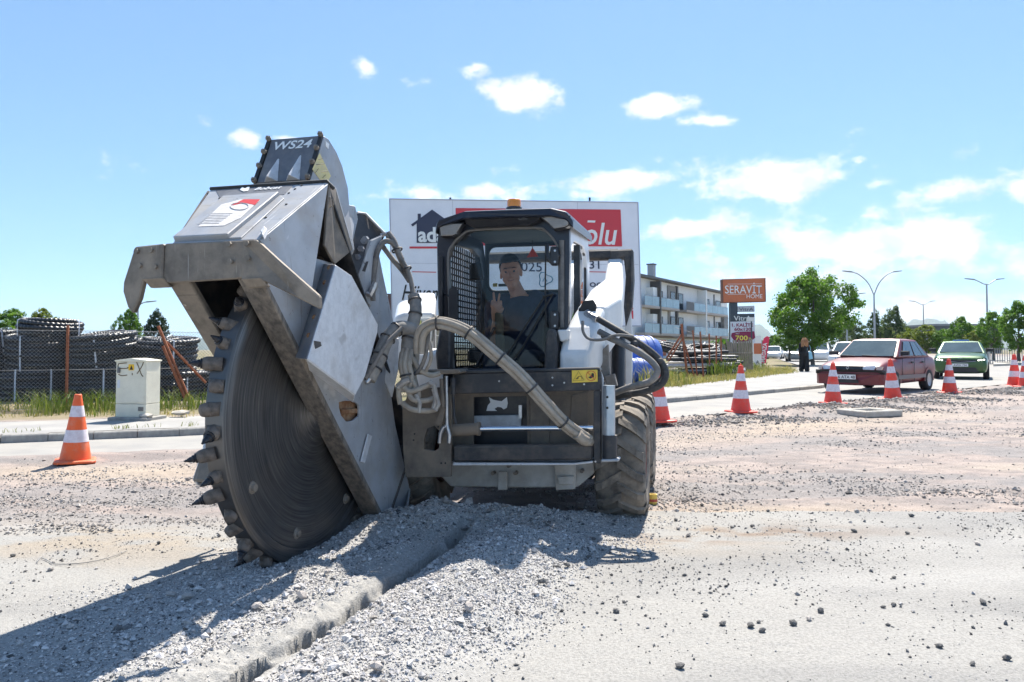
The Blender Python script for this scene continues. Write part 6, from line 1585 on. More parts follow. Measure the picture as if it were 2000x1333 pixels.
def pipes():
    k = 0
    for row, (py, n) in enumerate(((728, 5), (715, 5), (702, 4), (690, 3))):
        for i in range(n):
            d = 28.2 + i * .32; a = at(1296 + row * 3 + i * 2, py - i * 1.5, d); L = 3.4 - row * .3 + random.uniform(-.3, .3)
            o = MB(); r = .07 if (i + row) % 3 else .055
            dirv = Vector((.97, .24 + random.uniform(-.05, .05), .015 * random.uniform(-1, 1))); o.cyl(a, a + dirv * L, r, n=10)
            m = WHITEPIPE if (i + row) % 4 == 1 else PIPE
            ob = build(o, 'plastic_pipe', m)
            tag(ob, ('long pale plastic pipe in the pile behind the rusty frames' if m is WHITEPIPE else 'long black plastic pipe in the pile behind the rusty frames'), 'pipe', 'pipes piled in the yard')
    coil(1318, 690, 29.5, .85, 3, 'black pipe coil lying on the pile beside the blue tank', 11, (.15, .2), rings=4)
    coil(1372, 692, 30.5, .8, 3, 'black pipe coil lying on the pile behind the rusty posts', 12, (.2, -.1), rings=4)
pipes()
def rusty_frames():
    d = 26.5; b = at(1342, 741, d)
    t = thing('rusty_frame_fence', 'row of rusty steel posts with braces and wire before the pipe pile', 'fence', Vector((b.x, b.y, 0.05)))
    for (a, c, r) in (((1331, 633), (1343, 741), .045), ((1332, 655), (1358, 742), .03), ((1331, 654), (1302, 700), .035), ((1333, 662), (1305, 706), .03), ((1353, 646), (1362, 738), .028), ((1367.5, 648), (1374, 738), .03), ((1385, 652), (1386, 713), .028), ((1399, 656), (1399, 711), .028), ((1408, 658), (1409, 706), .025)):
        mb = MB(); mb.cyl(at(*a, d), at(*c, d), r, n=6, smooth=False); build(mb, 'post' if r != .035 else 'brace', RUSTY, t, world=True)
    for (a, c) in (((1318, 640), (1405, 660)), ((1331, 700), (1410, 690))):
        mb = MB(); mb.tube([at(*a, d), at((a[0] + c[0]) / 2, (a[1] + c[1]) / 2 + 3, d), at(*c, d)], .008, 5); build(mb, 'wire', WIRE, t, world=True)
rusty_frames()
WOODY = mat('grey_old_wood', (.22, .185, .14), (.32, .27, .21), scale=5, rough=.9, bump=.3, stretch=(3, 3, .5))
def planks():
    q = at(1440, 716, 30); t = thing('plank_fence', 'old grey fence of upright boards below the price board', 'fence', Vector((q.x, q.y, .05)))
    for i in range(15):
        px = 1411 + i * 4.1; h0, h1 = 664 + random.uniform(-3, 5) + (6 if i < 3 else 0), 722; d = 30 + i * .2
        lean = 9 - i * .7 if i < 8 else 1
        a, c = at(px - lean * .6, h0, d), at(px + lean * .6, h1, d); w = Vector((.036, 0, 0))
        mb = MB(); mb.prism([a - w, a + w, c + w, c - w], Vector((0, .03, 0))); build(mb, 'board', WOODY, t, world=True)
    mb = MB(); mb.cyl(at(1411, 690, 30.05), at(1470, 690, 33), .03, n=5); build(mb, 'rail', WOODY, t, world=True)
planks()

# ------------------------------------------------------------------ street lamps, railing, warehouse, hills
def street_lamp(px, top, d, arms, label, spread=1.9, drop=.55, tilt=1.0):
    b = at(px, 690, d); b.z = 0; tp = at(px, top, d); h = tp.z
    t = thing('street_lamp', label, 'street lamp', b, 0, 'street lamps along the avenue')
    mb = MB(); mb.tube([Vector((0, 0, 0)), Vector((0, 0, h * .5)), Vector((0, 0, h - drop * 2.2))], [.11, .085, .06], 8); build(mb, 'pole', GALV, t)
    for s in arms:
        e = Vector((s * spread, .2, h)); p0 = Vector((0, 0, h - drop * 2.2))
        mb = MB(); mb.tube(spline([p0, Vector((s * spread * .25, .03, h - drop * (1.1 if tilt == 1 else 2.0))), Vector((s * spread * .65, .1, h - drop * (.3 if tilt == 1 else .9))), e], 4), .045, 6); build(mb, 'arm', GALV, t)
        mb = MB(); dv = Vector((s, .1, .12)).normalized(); mb.loft([[e + Vector((0, y * .12, z * .05)) for y, z in ((-1, -1), (1, -1), (1, 1), (-1, 1))], [e + dv * .75 + Vector((0, y * .08, z * .03)) for y, z in ((-1, -1), (1, -1), (1, 1), (-1, 1))]]); build(mb, 'lamp_head', mat('lamp_head_grey', (.25, .26, .27), rough=.5), t)
street_lamp(1709, 531, 62, (-1, 1), 'tall street lamp with two curved arms behind the red car', 1.75, .9)
street_lamp(1930, 546, 64, (-1, 1), 'street lamp with two straight arms above the green car', .95, .2, .5)
street_lamp(1805, 589, 98, (-1, 1), 'farther street lamp with two short arms between the others', 1.0, .2, .5)
street_lamp(1655, 574, 78, (1,), 'street lamp with one curved arm reaching out behind the big tree', 1.4, .7)
street_lamp(268, 590, 60, (1,), 'grey lamp post half hidden behind the bumper of the saw', .6, .2)
def railing():
    a, c = on_ground(1925, 712), on_ground(2260, 712); a = at(1925, 706, 60); a.z = 0; c = at(2300, 706, 52); c.z = 0
    t = thing('railing', 'pale grey upright railing along the far side of the avenue', 'railing', a); dv = c - a; n = 70
    for z in (.25, 1.2):
        mb = MB(); mb.cyl(Vector((0, 0, z)), dv + Vector((0, 0, z)), .03, n=5); build(mb, 'rail', GALV, t)
    me = None
    for k in range(n + 1):
        p = dv * (k / n)
        if me is None:
            mb = MB(); mb.span((-.02, -.02, 0), (.02, .02, 1.3)); o = build(mb, 'bar', GALV, t); me = o.data
        else: o = bpy.data.objects.new('bar', me); COL.objects.link(o); o.parent = t
        o.location = p
railing()
def median():
    L_ = [gp(*p) for p in [(1940, 716), (1990, 714), (2100, 712), (2300, 710)]]; B_ = [gp(*p) for p in [(1945, 708), (1990, 706), (2100, 704), (2300, 703)]]
    mb = MB(); A_ = [Vector((*p, -.05)) for p in L_]; C_ = [Vector((*p, -.05)) for p in B_]
    mb.loft([[a, c, c + Vector((0, 0, .2)), a + Vector((0, 0, .2))] for a, c in zip(A_, C_)]); tag(build(mb, 'traffic_island', CONC_PALE), 'low paved traffic island with pale kerb beyond the green car', 'island')
median()
def warehouse():
    a = at(1826, 690, 190); a.z = 0; t = thing('warehouse', 'long dark grey flat roofed hall beyond the trees', 'building', a)
    w = (at(1926, 690, 190) - at(1826, 690, 190)).x; h = at(1826, 637, 190).z
    mb = MB(); mb.span((0, 0, 0), (w * 1.3, 30, h)); build(mb, 'wall', mat('hall_grey', (.06, .065, .075), (.085, .09, .10), scale=.2, rough=.7), t)
    mb = MB(); mb.span((-.3, -.3, h), (w * 1.3 + .3, 30, h + .5)); build(mb, 'parapet', mat('parapet_grey', (.2, .21, .23), rough=.7), t)
    for k in range(7):
        mb = MB(); mb.span((1 + k * 2.2, -.1, 3.2), (2.4 + k * 2.2, -.01, 4.4)); build(mb, 'window', DGLASS, t)
warehouse()
def hills():
    ridge = [(-700, 676), (-200, 672), (100, 668), (400, 664), (700, 668), (1000, 670), (1250, 668), (1380, 662), (1440, 646), (1478, 636), (1512, 652), (1560, 664), (1640, 664), (1690, 654), (1740, 639), (1790, 627), (1830, 625), (1862, 633), (1920, 648), (2000, 660), (2300, 668), (2800, 676)]
    pts = spline([at(px, py, 3200) for px, py in ridge], 6); mb = MB(); secs = []
    for i, p in enumerate(pts):
        j = 10 * vnoise(np.array([i * .9]), np.array([0.0]), 3)[0]; z = p.z + j
        secs.append([Vector((p.x * .80, 2560, -30)), Vector((p.x * .9, 2880, z * .55)), Vector((p.x, 3200, z)), Vector((p.x * 1.12, 3600, z * .4)), Vector((p.x * 1.15, 3700, -30))])
    n = 5; mb.add([v for s_ in secs for v in s_], [(i * n + k, i * n + k + 1, (i + 1) * n + k + 1, (i + 1) * n + k) for i in range(len(secs) - 1) for k in range(n - 1)], True)
    o = build(mb, 'hills', mat('wooded_hill', (.045, .075, .035), (.075, .10, .05), scale=.004, rough=.95), None); tag(o, kind='structure')
hills()
# ================================================================== vehicles
TYRE = mat('car_tyre', (.025, .025, .026), rough=.8); ALLOY = mat('wheel_cover', (.42, .42, .43), (.34, .34, .35), scale=12, rough=.4, metal=.6)
CARGLASS = mat('car_glass', (.05, .075, .085), (.07, .10, .11), scale=2, rough=.06, spec=.6)
PLASTIC = mat('black_plastic', (.028, .028, .03), rough=.6); LAMP = mat('head_lamp', (.62, .66, .70), (.45, .49, .53), scale=14, rough=.15, coat=1.0)
PLATEW = mat('plate_white', (.75, .75, .75), rough=.5); PLATEB = mat('plate_blue', (.02, .08, .5), rough=.5)

def face_patch(q, u0, u1, v0, v1, off, th=.006):
    """a patch on the quad q (bl, br, tr, tl), pushed out by off"""
    bl, br, tr, tl = q
    def pt(u, v): return (bl.lerp(br, u)).lerp(tl.lerp(tr, u), v)
    n = (br - bl).cross(tl - bl).normalized()
    return [pt(u0, v0) + n * off, pt(u1, v0) + n * off, pt(u1, v1) + n * off, pt(u0, v1) + n * off], n

def car(name, label, pos, phi, sc, paint, spec, group=None, detail=True):
    """front towards local -y; spec holds the outline along the length"""
    t = thing(name, label, 'car', pos, -phi, group); t.scale = (sc, sc, sc)
    W2, L_ = spec['w'] / 2, spec['l']
    # shell: sections along the length
    secs = []
    for (y, zb, zt, wf, crown) in spec['body']:
        w = W2 * wf
        secs.append([Vector((x, y, z)) for x, z in ((-w * .80, zb), (-w * .95, zb + .06), (-w, zb + (zt - zb) * .42), (-w * .985, zb + (zt - zb) * .72), (-w * .93, zt - .02), (-w * .80, zt + crown * .5), (0, zt + crown), (w * .80, zt + crown * .5), (w * .93, zt - .02), (w * .985, zb + (zt - zb) * .72), (w, zb + (zt - zb) * .42), (w * .95, zb + .06), (w * .80, zb))])
    mb = MB(); mb.loft(secs, True, True); body = build(mb, 'body', paint, t)
    sm = body.modifiers.new('sub', 'SUBSURF'); sm.levels = sm.render_levels = 2 if detail else 1
    # cabin
    g = spec['cab']; zb, zr = g['zb'], g['zr']
    def ring(y0, y1, wf, z): w = W2 * wf; return [Vector((-w, y0, z)), Vector((w, y0, z)), Vector((w, y1, z)), Vector((-w, y1, z))]
    lo, hi = ring(g['y0'], g['y3'], g['wb'], zb), ring(g['y1'], g['y2'], g['wr'], zr)
    mid = [a.lerp(b, .55) + Vector(((.018 if a.x > 0 else -.018), 0, 0)) for a, b in zip(lo, hi)]
    mb = MB(); cen = [Vector((x * .6, (g['y1'] + .12) if k < 2 else (g['y2'] - .15), zr + .035)) for k, x in enumerate([p.x for p in hi])]
    mb.loft([lo, hi, cen], True, False); cabn = build(mb, 'cabin', paint, t, bevel=.05, segs=3)
    fr = [lo[0], lo[1], hi[1], hi[0]]; rr = [lo[2], lo[3], hi[3], hi[2]]; rt = [lo[1], lo[2], hi[2], hi[1]]; lf = [lo[3], lo[0], hi[0], hi[3]]
    def glass(q, u0, u1, v0, v1, nm, skew=None):
        p, n = face_patch(q, u0, u1, v0, v1, .014)
        if skew: p = [p[0] + skew[0], p[1] + skew[1], p[2] + skew[2], p[3] + skew[3]]
        mb = MB(); mb.prism(p, n * .008); return build(mb, nm, CARGLASS, t, bevel=.003)
    glass(fr, .06, .94, .06, .93, 'windscreen'); glass(rr, .08, .92, .08, .92, 'rear_window')
    for q, fl in ((rt, 0), (lf, 1)):
        for (a, b) in spec['side']:
            u0, u1 = (a, b) if not fl else (1 - b, 1 - a)
            glass(q, u0, u1, .10, .90, 'side_window')
    # wheels and arches
    R = spec['r']
    for y in spec['axles']:
        for s in (-1, 1):
            x = s * (W2 - .09)
            w = bpy.data.objects.new('wheel', None); COL.objects.link(w); w.parent = t; w.location = (x, y, R); WORLD[w.name] = Matrix.Identity(4)
            mb = MB(); mb.lathe([(R * .62, -.1), (R * .93, -.105), (R, -.07), (R, .07), (R * .93, .105), (R * .62, .1)], (0, 0, 0), (1, 0, 0), 26, smooth=True); build(mb, 'tyre', TYRE, w)
            mb = MB(); mb.lathe([(R * .64, s * .1), (R * .60, s * .09), (R * .25, s * .075), (.0, s * .085)], (0, 0, 0), (1, 0, 0), 24, smooth=True)
            mb.lathe([(R * .64, -s * .1), (.0, -s * .1)], (0, 0, 0), (1, 0, 0), 16); build(mb, 'rim', ALLOY, w)
            mb = MB(); pr = []
            c = Vector((s * (W2 + .002), y, R + .02)); n = 14
            o_ = [c + Vector((0, (R + .10) * math.cos(math.pi * k / n), (R + .09) * math.sin(math.pi * k / n) - .05)) for k in range(n + 1)]
            i_ = [c + Vector((0, (R + .0) * math.cos(math.pi * k / n), (R + .0) * math.sin(math.pi * k / n) - .05)) for k in range(n + 1)]
            for k in range(n): mb.prism([o_[k], o_[k + 1], i_[k + 1], i_[k]], (-s * .16, 0, 0))
            build(mb, 'wheel_arch', spec.get('arch', PLASTIC), t)
    return t, body, cabn

MAROONP = mat('faded_red_paint', (.13, .008, .014), (.155, .013, .02), scale=2.5, rough=.4, coat=.12, dust=(.30, .2, .18), dust_amt=.10, dust_scale=5, dust_up=.08)
red_spec = dict(w=1.70, l=4.25, r=.29, axles=(.82, 3.36), arch=MAROONP,
    body=[(.0, .30, .58, .80, .01), (.04, .22, .66, .93, .01), (.18, .20, .74, .98, .02), (.6, .20, .82, 1.0, .035), (1.2, .20, .90, 1.0, .03), (1.8, .20, .92, 1.0, .02), (3.0, .21, .93, 1.0, .02), (3.6, .22, .95, .99, .02), (4.05, .25, .93, .96, .02), (4.2, .30, .88, .90, .0), (4.25, .38, .74, .80, .0)],
    cab=dict(zb=.90, zr=1.375, y0=1.12, y1=1.86, y2=3.02, y3=3.72, wb=.93, wr=.74), side=((.12, .46), (.50, .74), (.76, .88)))
rp = on_ground(1672, 764, 0.0); rp = Vector((8.75, 19.35, .0))
rc, rb, rcab = car('red_car', 'dusty dark red sedan with white licence plate driving past the cones', rp, rad(46), 1.03, MAROONP, red_spec)
def rcp(mb, nm, m, par=None, bevel=0): return build(mb, nm, m, par or rc, bevel=bevel)
mb = MB(); mb.loft([[Vector((x * .86, y, z)) for x, y, z in ((-1, .07, .50), (-.9, -.035, .50), (0, -.075, .50), (.9, -.035, .50), (1, .07, .50))] + [Vector((x * .86, y, z)) for x, y, z in ((1, .07, .60), (.9, -.03, .60), (0, -.06, .60), (-.9, -.03, .60), (-1, .07, .60))], [Vector((x * .86, y + .08, z)) for x, y, z in ((-1, .07, .50), (-.9, -.035, .50), (0, -.075, .50), (.9, -.035, .50), (1, .07, .50))] + [Vector((x * .86, y + .08, z)) for x, y, z in ((1, .07, .60), (.9, -.03, .60), (0, -.06, .60), (-.9, -.03, .60), (-1, .07, .60))]])
rcp(mb, 'bumper_strip', PLASTIC)
mb = MB(); mb.loft([[Vector((x * .84, y, z)) for x, y, z in ((-1, .09, .24), (-.88, -.01, .24), (0, -.05, .24), (.88, -.01, .24), (1, .09, .24), (1, .08, .498), (.9, -.03, .498), (0, -.065, .498), (-.9, -.03, .498), (-1, .08, .498))], [Vector((x * .84, y + .08, z)) for x, y, z in ((-1, .09, .24), (-.88, -.01, .24), (0, -.05, .24), (.88, -.01, .24), (1, .09, .24), (1, .08, .498), (.9, -.03, .498), (0, -.065, .498), (-.9, -.03, .498), (-1, .08, .498))]])
rcp(mb, 'bumper', MAROONP)
mb = MB(); mb.prism([Vector((-.34, -.032, .61)), Vector((.34, -.032, .61)), Vector((.36, .015, .70)), Vector((-.36, .015, .70))], (0, .05, 0)); grl = rcp(mb, 'grille', PLASTIC)
mb = MB(); mb.tube([Vector((0, -.05, .615)), Vector((.032, -.045, .66)), Vector((0, -.035, .705)), Vector((-.032, -.045, .66))], .009, 5, closed=True); rcp(mb, 'diamond_badge', ALLOY, grl)
for s in (-1, 1):
    mb = MB(); mb.prism([Vector((s * .37, -.03, .615)), Vector((s * .62, -.005, .61)), Vector((s * .66, .02, .68)), Vector((s * .62, .03, .715)), Vector((s * .42, .0, .705)), Vector((s * .36, -.015, .67))], (0, .06, 0)); rcp(mb, 'headlight', LAMP)
    mb = MB(); mb.prism([Vector((s * .67, .0, .61)), Vector((s * .78, .05, .61)), Vector((s * .80, .09, .69)), Vector((s * .68, .04, .70))], (0, .06, 0)); rcp(mb, 'indicator', mat('clear_indicator', (.6, .45, .35), rough=.2, coat=1))
    mb = MB(); mb.loft([[Vector((s * .80, 1.30 + a, .96 + c)) for a, c in ((0, 0), (.1, 0), (.1, .12), (0, .12))], [Vector((s * 1.02, 1.26 + a, .97 + c)) for a, c in ((0, 0), (.09, 0), (.09, .11), (0, .11))]]); rcp(mb, 'wing_mirror', PLASTIC, None, .015)
    mb = MB(); mb.span((s * .853, .98, .36), (s * .868, 3.05, .46)); rcp(mb, 'side_moulding', mat('grey_moulding', (.22, .20, .19), rough=.7))
    for y in (1.98, 2.82): mb = MB(); mb.span((s * .842, y, .76), (s * .868, y + .16, .80)); rcp(mb, 'door_handle', PLASTIC)
    for y in (1.30, 2.18, 3.02): mb = MB(); mb.span((s * .848, y, .28), (s * .8565, y + .008, .9)); rcp(mb, 'door_gap', PLASTIC)
mb = MB(); mb.prism([Vector((-.31, -.075, .37)), Vector((.21, -.075, .37)), Vector((.21, -.075, .485)), Vector((-.31, -.075, .485))], (0, -.012, 0)); pl = rcp(mb, 'licence_plate', PLATEW)
WORLD[pl.name] = Matrix.Identity(4)
mb = MB(); mb.span((-.31, -.0895, .37), (-.27, -.0875, .485)); rcp(mb, 'plate_band', PLATEB, pl)
def plate_text(s, x0, x1, y, z, h, par):
    o = lettering(s, h, Vector((x0, y, z)), Vector((1, 0, 0)), Vector((0, 0, 1)), INKBLACK, par, 'plate_text', bold=.012, width=x1 - x0, extrude=.003); return o
plate_text('16 ATA 48', -.255, .195, -.0885, .388, .105, pl)
mb = MB(); mb.prism([Vector((-.25, -.06, .28)), Vector((.28, -.06, .28)), Vector((.26, -.065, .36)), Vector((-.25, -.065, .36))], (0, -.006, 0)); rcp(mb, 'air_intake', PLASTIC)
for s in (-.25, .3):
    mb = MB(); mb.tube([Vector((s, 1.11, .945)), Vector((s - .4, 1.16, .965))], .01, 5); rcp(mb, 'wiper', PLASTIC)
mb = MB(); mb.tube([Vector((.1, 1.9, 1.39)), Vector((.1, 1.98, 1.6))], .004, 5); rcp(mb, 'antenna', PLASTIC)
mb = MB(); mb.prism([Vector((-.55, 1.3, 1.02)), Vector((.55, 1.3, 1.02)), Vector((.55, 1.35, 1.05)), Vector((-.55, 1.35, 1.05))], (0, .02, 0)); rcp(mb, 'dashboard', PLASTIC)

GREENP = mat('green_metallic_paint', (.035, .09, .022), (.042, .105, .028), scale=3, rough=.3, metal=.35, coat=.3)
green_spec = dict(w=1.84, l=4.40, r=.335, axles=(.86, 3.5), arch=PLASTIC,
    body=[(.0, .34, .70, .78, .0), (.05, .24, .80, .92, .01), (.22, .22, .90, .98, .03), (.7, .22, .97, 1.0, .05), (1.25, .22, 1.02, 1.0, .04), (2.0, .22, 1.03, 1.0, .02), (3.2, .24, 1.06, 1.0, .02), (4.0, .28, 1.08, .97, .0), (4.3, .34, 1.02, .92, .0), (4.40, .44, .85, .82, .0)],
    cab=dict(zb=1.0, zr=1.46, y0=1.10, y1=1.95, y2=3.4, y3=4.15, wb=.92, wr=.70), side=((.16, .42), (.46, .70), (.73, .86)))
gq = on_ground(1876, 742, 0.0)
gc, gb_, gcab = car('green_car', 'green crossover car with lit headlamps behind the red sedan', Vector((gq.x, gq.y, 0)), rad(32.5), 1.0, GREENP, green_spec)
def gcp(mb, nm, m, par=None, bevel=0): return build(mb, nm, m, par or gc, bevel=bevel)
LIT = bpy.data.materials.new('lit_lamp'); LIT.use_nodes = True; LIT.node_tree.nodes['Principled BSDF'].inputs['Emission Color'].default_value = (1, .97, .9, 1); LIT.node_tree.nodes['Principled BSDF'].inputs['Emission Strength'].default_value = 3.0
mb = MB(); mb.prism([Vector((-.50, -.02, .70)), Vector((0, -.05, .66)), Vector((.50, -.02, .70)), Vector((.52, .0, .76)), Vector((0, -.035, .74)), Vector((-.52, .0, .76))], (0, .05, 0)); gg = gcp(mb, 'grille', PLASTIC)
mb = MB(); mb.tube([Vector((-.5, -.02, .70)), Vector((0, -.055, .655)), Vector((.5, -.02, .70))], .012, 5); gcp(mb, 'chrome_strip', ALLOY, gg)
lettering('KIA', .06, gc.matrix_world @ Vector((0, 0, 0)) if False else WORLD[gc.name] @ Vector((-.07, -.012, .80)), WORLD[gc.name].to_3x3() @ Vector((1, 0, 0)), Vector((0, .15, 1)), ALLOY, gc, 'badge', bold=.02, width=.15, extrude=.01)
for s in (-1, 1):
    mb = MB(); mb.prism([Vector((s * .54, .0, .70)), Vector((s * .84, .12, .72)), Vector((s * .86, .16, .82)), Vector((s * .56, .02, .78))], (0, .06, 0)); hl = gcp(mb, 'headlight', PLASTIC)
    for k in range(3):
        c = Vector((s * (.60 + k * .085), -.005 + k * .035, .745 + k * .008)); mb = MB(); mb.sphere(c, .026, 10, 6); gcp(mb, 'headlight_bulb', LIT, hl)
    mb = MB(); mb.prism([Vector((s * .70, .02, .36)), Vector((s * .80, .07, .36)), Vector((s * .80, .07, .60)), Vector((s * .73, .03, .58))], (0, .05, 0)); gcp(mb, 'air_curtain', PLASTIC)
    mb = MB(); mb.loft([[Vector((s * .86, 1.42 + a, 1.06 + c)) for a, c in ((0, 0), (.12, 0), (.12, .15), (0, .15))], [Vector((s * 1.10, 1.38 + a, 1.07 + c)) for a, c in ((0, 0), (.1, 0), (.1, .13), (0, .13))]]); gcp(mb, 'wing_mirror', PLASTIC, None, .02)
mb = MB(); mb.prism([Vector((-.62, .0, .28)), Vector((0, -.04, .28)), Vector((.62, .0, .28)), Vector((.50, -.01, .47)), Vector((-.50, -.01, .47))], (0, .05, 0)); gcp(mb, 'lower_intake', PLASTIC)
mb = MB(); mb.prism([Vector((-.26, -.055, .50)), Vector((.26, -.055, .50)), Vector((.26, -.055, .61)), Vector((-.26, -.055, .61))], (0, -.012, 0)); gp2 = gcp(mb, 'licence_plate', PLATEW); WORLD[gp2.name] = Matrix.Identity(4)
plate_text('AWH 750', -.22, .22, -.0685, .518, .1, gp2)
mb = MB(); mb.span((-.3, 2.05, 1.492), (.28, 2.30, 1.54)); gcp(mb, 'roof_bar', mat('blue_bar', (.1, .25, .6), rough=.3, coat=.6), None, .02)

# traffic farther down the avenue: simpler cars, each its own thing
far_spec = dict(w=1.8, l=4.3, r=.31, axles=(.85, 3.4), body=[(.0, .3, .68, .85, .0), (.2, .2, .8, .98, .02), (1.2, .2, .92, 1.0, .03), (3.2, .2, .95, 1.0, .02), (4.2, .28, .9, .92, .0), (4.3, .4, .75, .85, .0)], cab=dict(zb=.9, zr=1.44, y0=1.05, y1=1.8, y2=3.2, y3=4.0, wb=.92, wr=.74), side=((.14, .45), (.5, .85)))
def simple_paint(nm, c): return mat(nm, c, rough=.3, coat=.6)
cols = {'white': simple_paint('far_white', (.72, .72, .72)), 'silver': simple_paint('far_silver', (.45, .46, .48)), 'grey': simple_paint('far_grey', (.2, .21, .22)), 'blue': simple_paint('far_blue', (.08, .14, .25))}
for (px, d, c, dphi, sc, lab) in ((1508, 82, 'white', 6, 1.05, 'far white car nearest the red feather flag'), (1526, 96, 'silver', 4, 1, 'far silver car second after the feather flag'), (1541, 104, 'white', 4, 1, 'far white car third after the feather flag, beside a thin trunk'),
        (1556, 66, 'silver', 4, 1.1, 'silver car behind the walking woman'), (1592, 62, 'white', 5, 1.25, 'tall white van seen right of the woman'), (1603, 78, 'blue', 3, 1, 'dark blue car under the big tree'), (1650, 40, 'white', 8, 1.08, 'white car half hidden behind the red sedan'), (1620, 90, 'grey', 3, 1, 'far grey car between tree trunk and red sedan')):
    q = at(px, 690, d); q.z = 0
    car('distant_car', lab, q, math.atan((px - 1000) / FPX) + rad(dphi), sc, cols[c], far_spec, 'cars far down the avenue', False)
# ================================================================== trees, weeds and grass
def leaf_mat(name, c1, c2, trans=.35):
    m = bpy.data.materials.new(name); m.use_nodes = True
    nt = m.node_tree; N, K = nt.nodes, nt.links; N.clear()
    out = N.new('ShaderNodeOutputMaterial'); an = N.new('ShaderNodeAttribute'); an.attribute_name = 'tone'
    mx = N.new('ShaderNodeMixRGB'); mx.inputs['Color1'].default_value = (*c1, 1); mx.inputs['Color2'].default_value = (*c2, 1); K.new(an.outputs['Fac'], mx.inputs['Fac'])
    df = N.new('ShaderNodeBsdfPrincipled'); df.inputs['Roughness'].default_value = .55; df.inputs['Specular IOR Level'].default_value = .3; K.new(mx.outputs[0], df.inputs['Base Color'])
    tr = N.new('ShaderNodeBsdfTranslucent'); br = N.new('ShaderNodeMixRGB'); br.blend_type = 'MULTIPLY'; br.inputs['Fac'].default_value = 1; br.inputs['Color2'].default_value = (1.5, 1.6, .7, 1); K.new(mx.outputs[0], br.inputs['Color1']); K.new(br.outputs[0], tr.inputs[0])
    ms = N.new('ShaderNodeMixShader'); ms.inputs[0].default_value = trans; K.new(df.outputs[0], ms.inputs[1]); K.new(tr.outputs[0], ms.inputs[2]); K.new(ms.outputs[0], out.inputs[0])
    return m
BARK = mat('tree_bark', (.10, .085, .07), (.17, .145, .12), scale=6, rough=.95, bump=.5, bscale=20, stretch=(1, 1, .3))
LEAF_A = leaf_mat('maple_leaves', (.045, .115, .018), (.16, .28, .04))
LEAF_B = leaf_mat('olive_leaves', (.045, .08, .03), (.11, .15, .06))
LEAF_C = leaf_mat('yellow_green_leaves', (.09, .14, .02), (.22, .24, .04))
LEAF_D = leaf_mat('dark_conifer', (.018, .04, .018), (.045, .075, .03), .2)

def crown_mesh(name, seed, nclump, per, leaf, shape, m, ragged=.25):
    """leaf clumps spread through an uneven crown of unit height and half-width 0.5"""
    rg = np.random.default_rng(seed)
    lobes = rg.normal(0, 1, (9, 3)); lobes /= np.linalg.norm(lobes, axis=1)[:, None]; amp = rg.uniform(-ragged, ragged * 1.1, 9)
    cs = []
    while len(cs) < nclump:
        p = rg.uniform(-1, 1, 3); r = np.linalg.norm(p)
        if r > 1 or r < .25: continue
        dirv = p / r
        lim = 1 + (amp * np.clip((lobes @ dirv - .55) / .45, 0, 1)).sum()
        z = (p[2] + 1) / 2
        w = np.interp(z, shape[0], shape[1])
        if rg.random() > .35 + .65 * r: continue
        cs.append((p[0] * .5 * w * lim, p[1] * .5 * w * lim, z * (1 + .12 * (lim - 1)), .55 + .45 * r))
    cs = np.array(cs)
    n = nclump * per
    C = np.repeat(cs, per, 0)
    cl_r = .085 * rg.uniform(.6, 1.3, nclump).repeat(per)[:, None]
    d = rg.normal(0, 1, (n, 3)); d /= np.linalg.norm(d, axis=1)[:, None]
    P = C[:, :3] + d * cl_r * rg.random((n, 1)) ** .5 * np.array([1, 1, .75])
    nrm = d * .6 + rg.normal(0, .6, (n, 3)) + np.array([0, 0, .5]); nrm /= np.linalg.norm(nrm, axis=1)[:, None]
    t = np.cross(nrm, rg.normal(0, 1, (n, 3))); t /= np.linalg.norm(t, axis=1)[:, None]; b = np.cross(nrm, t)
    s = leaf * rg.uniform(.6, 1.25, (n, 1))
    V = np.stack([P - t * s * .5, P + b * s * .36, P + t * s * .6, P - b * s * .36], 1).reshape(-1, 3)
    Fc = np.arange(n * 4).reshape(-1, 4)
    tone = np.clip(rg.normal(.45, .18, nclump).repeat(per) + rg.normal(0, .16, n), 0, 1)
    return V, Fc, np.repeat(tone[:, None].repeat(3, 1), 4, 0)

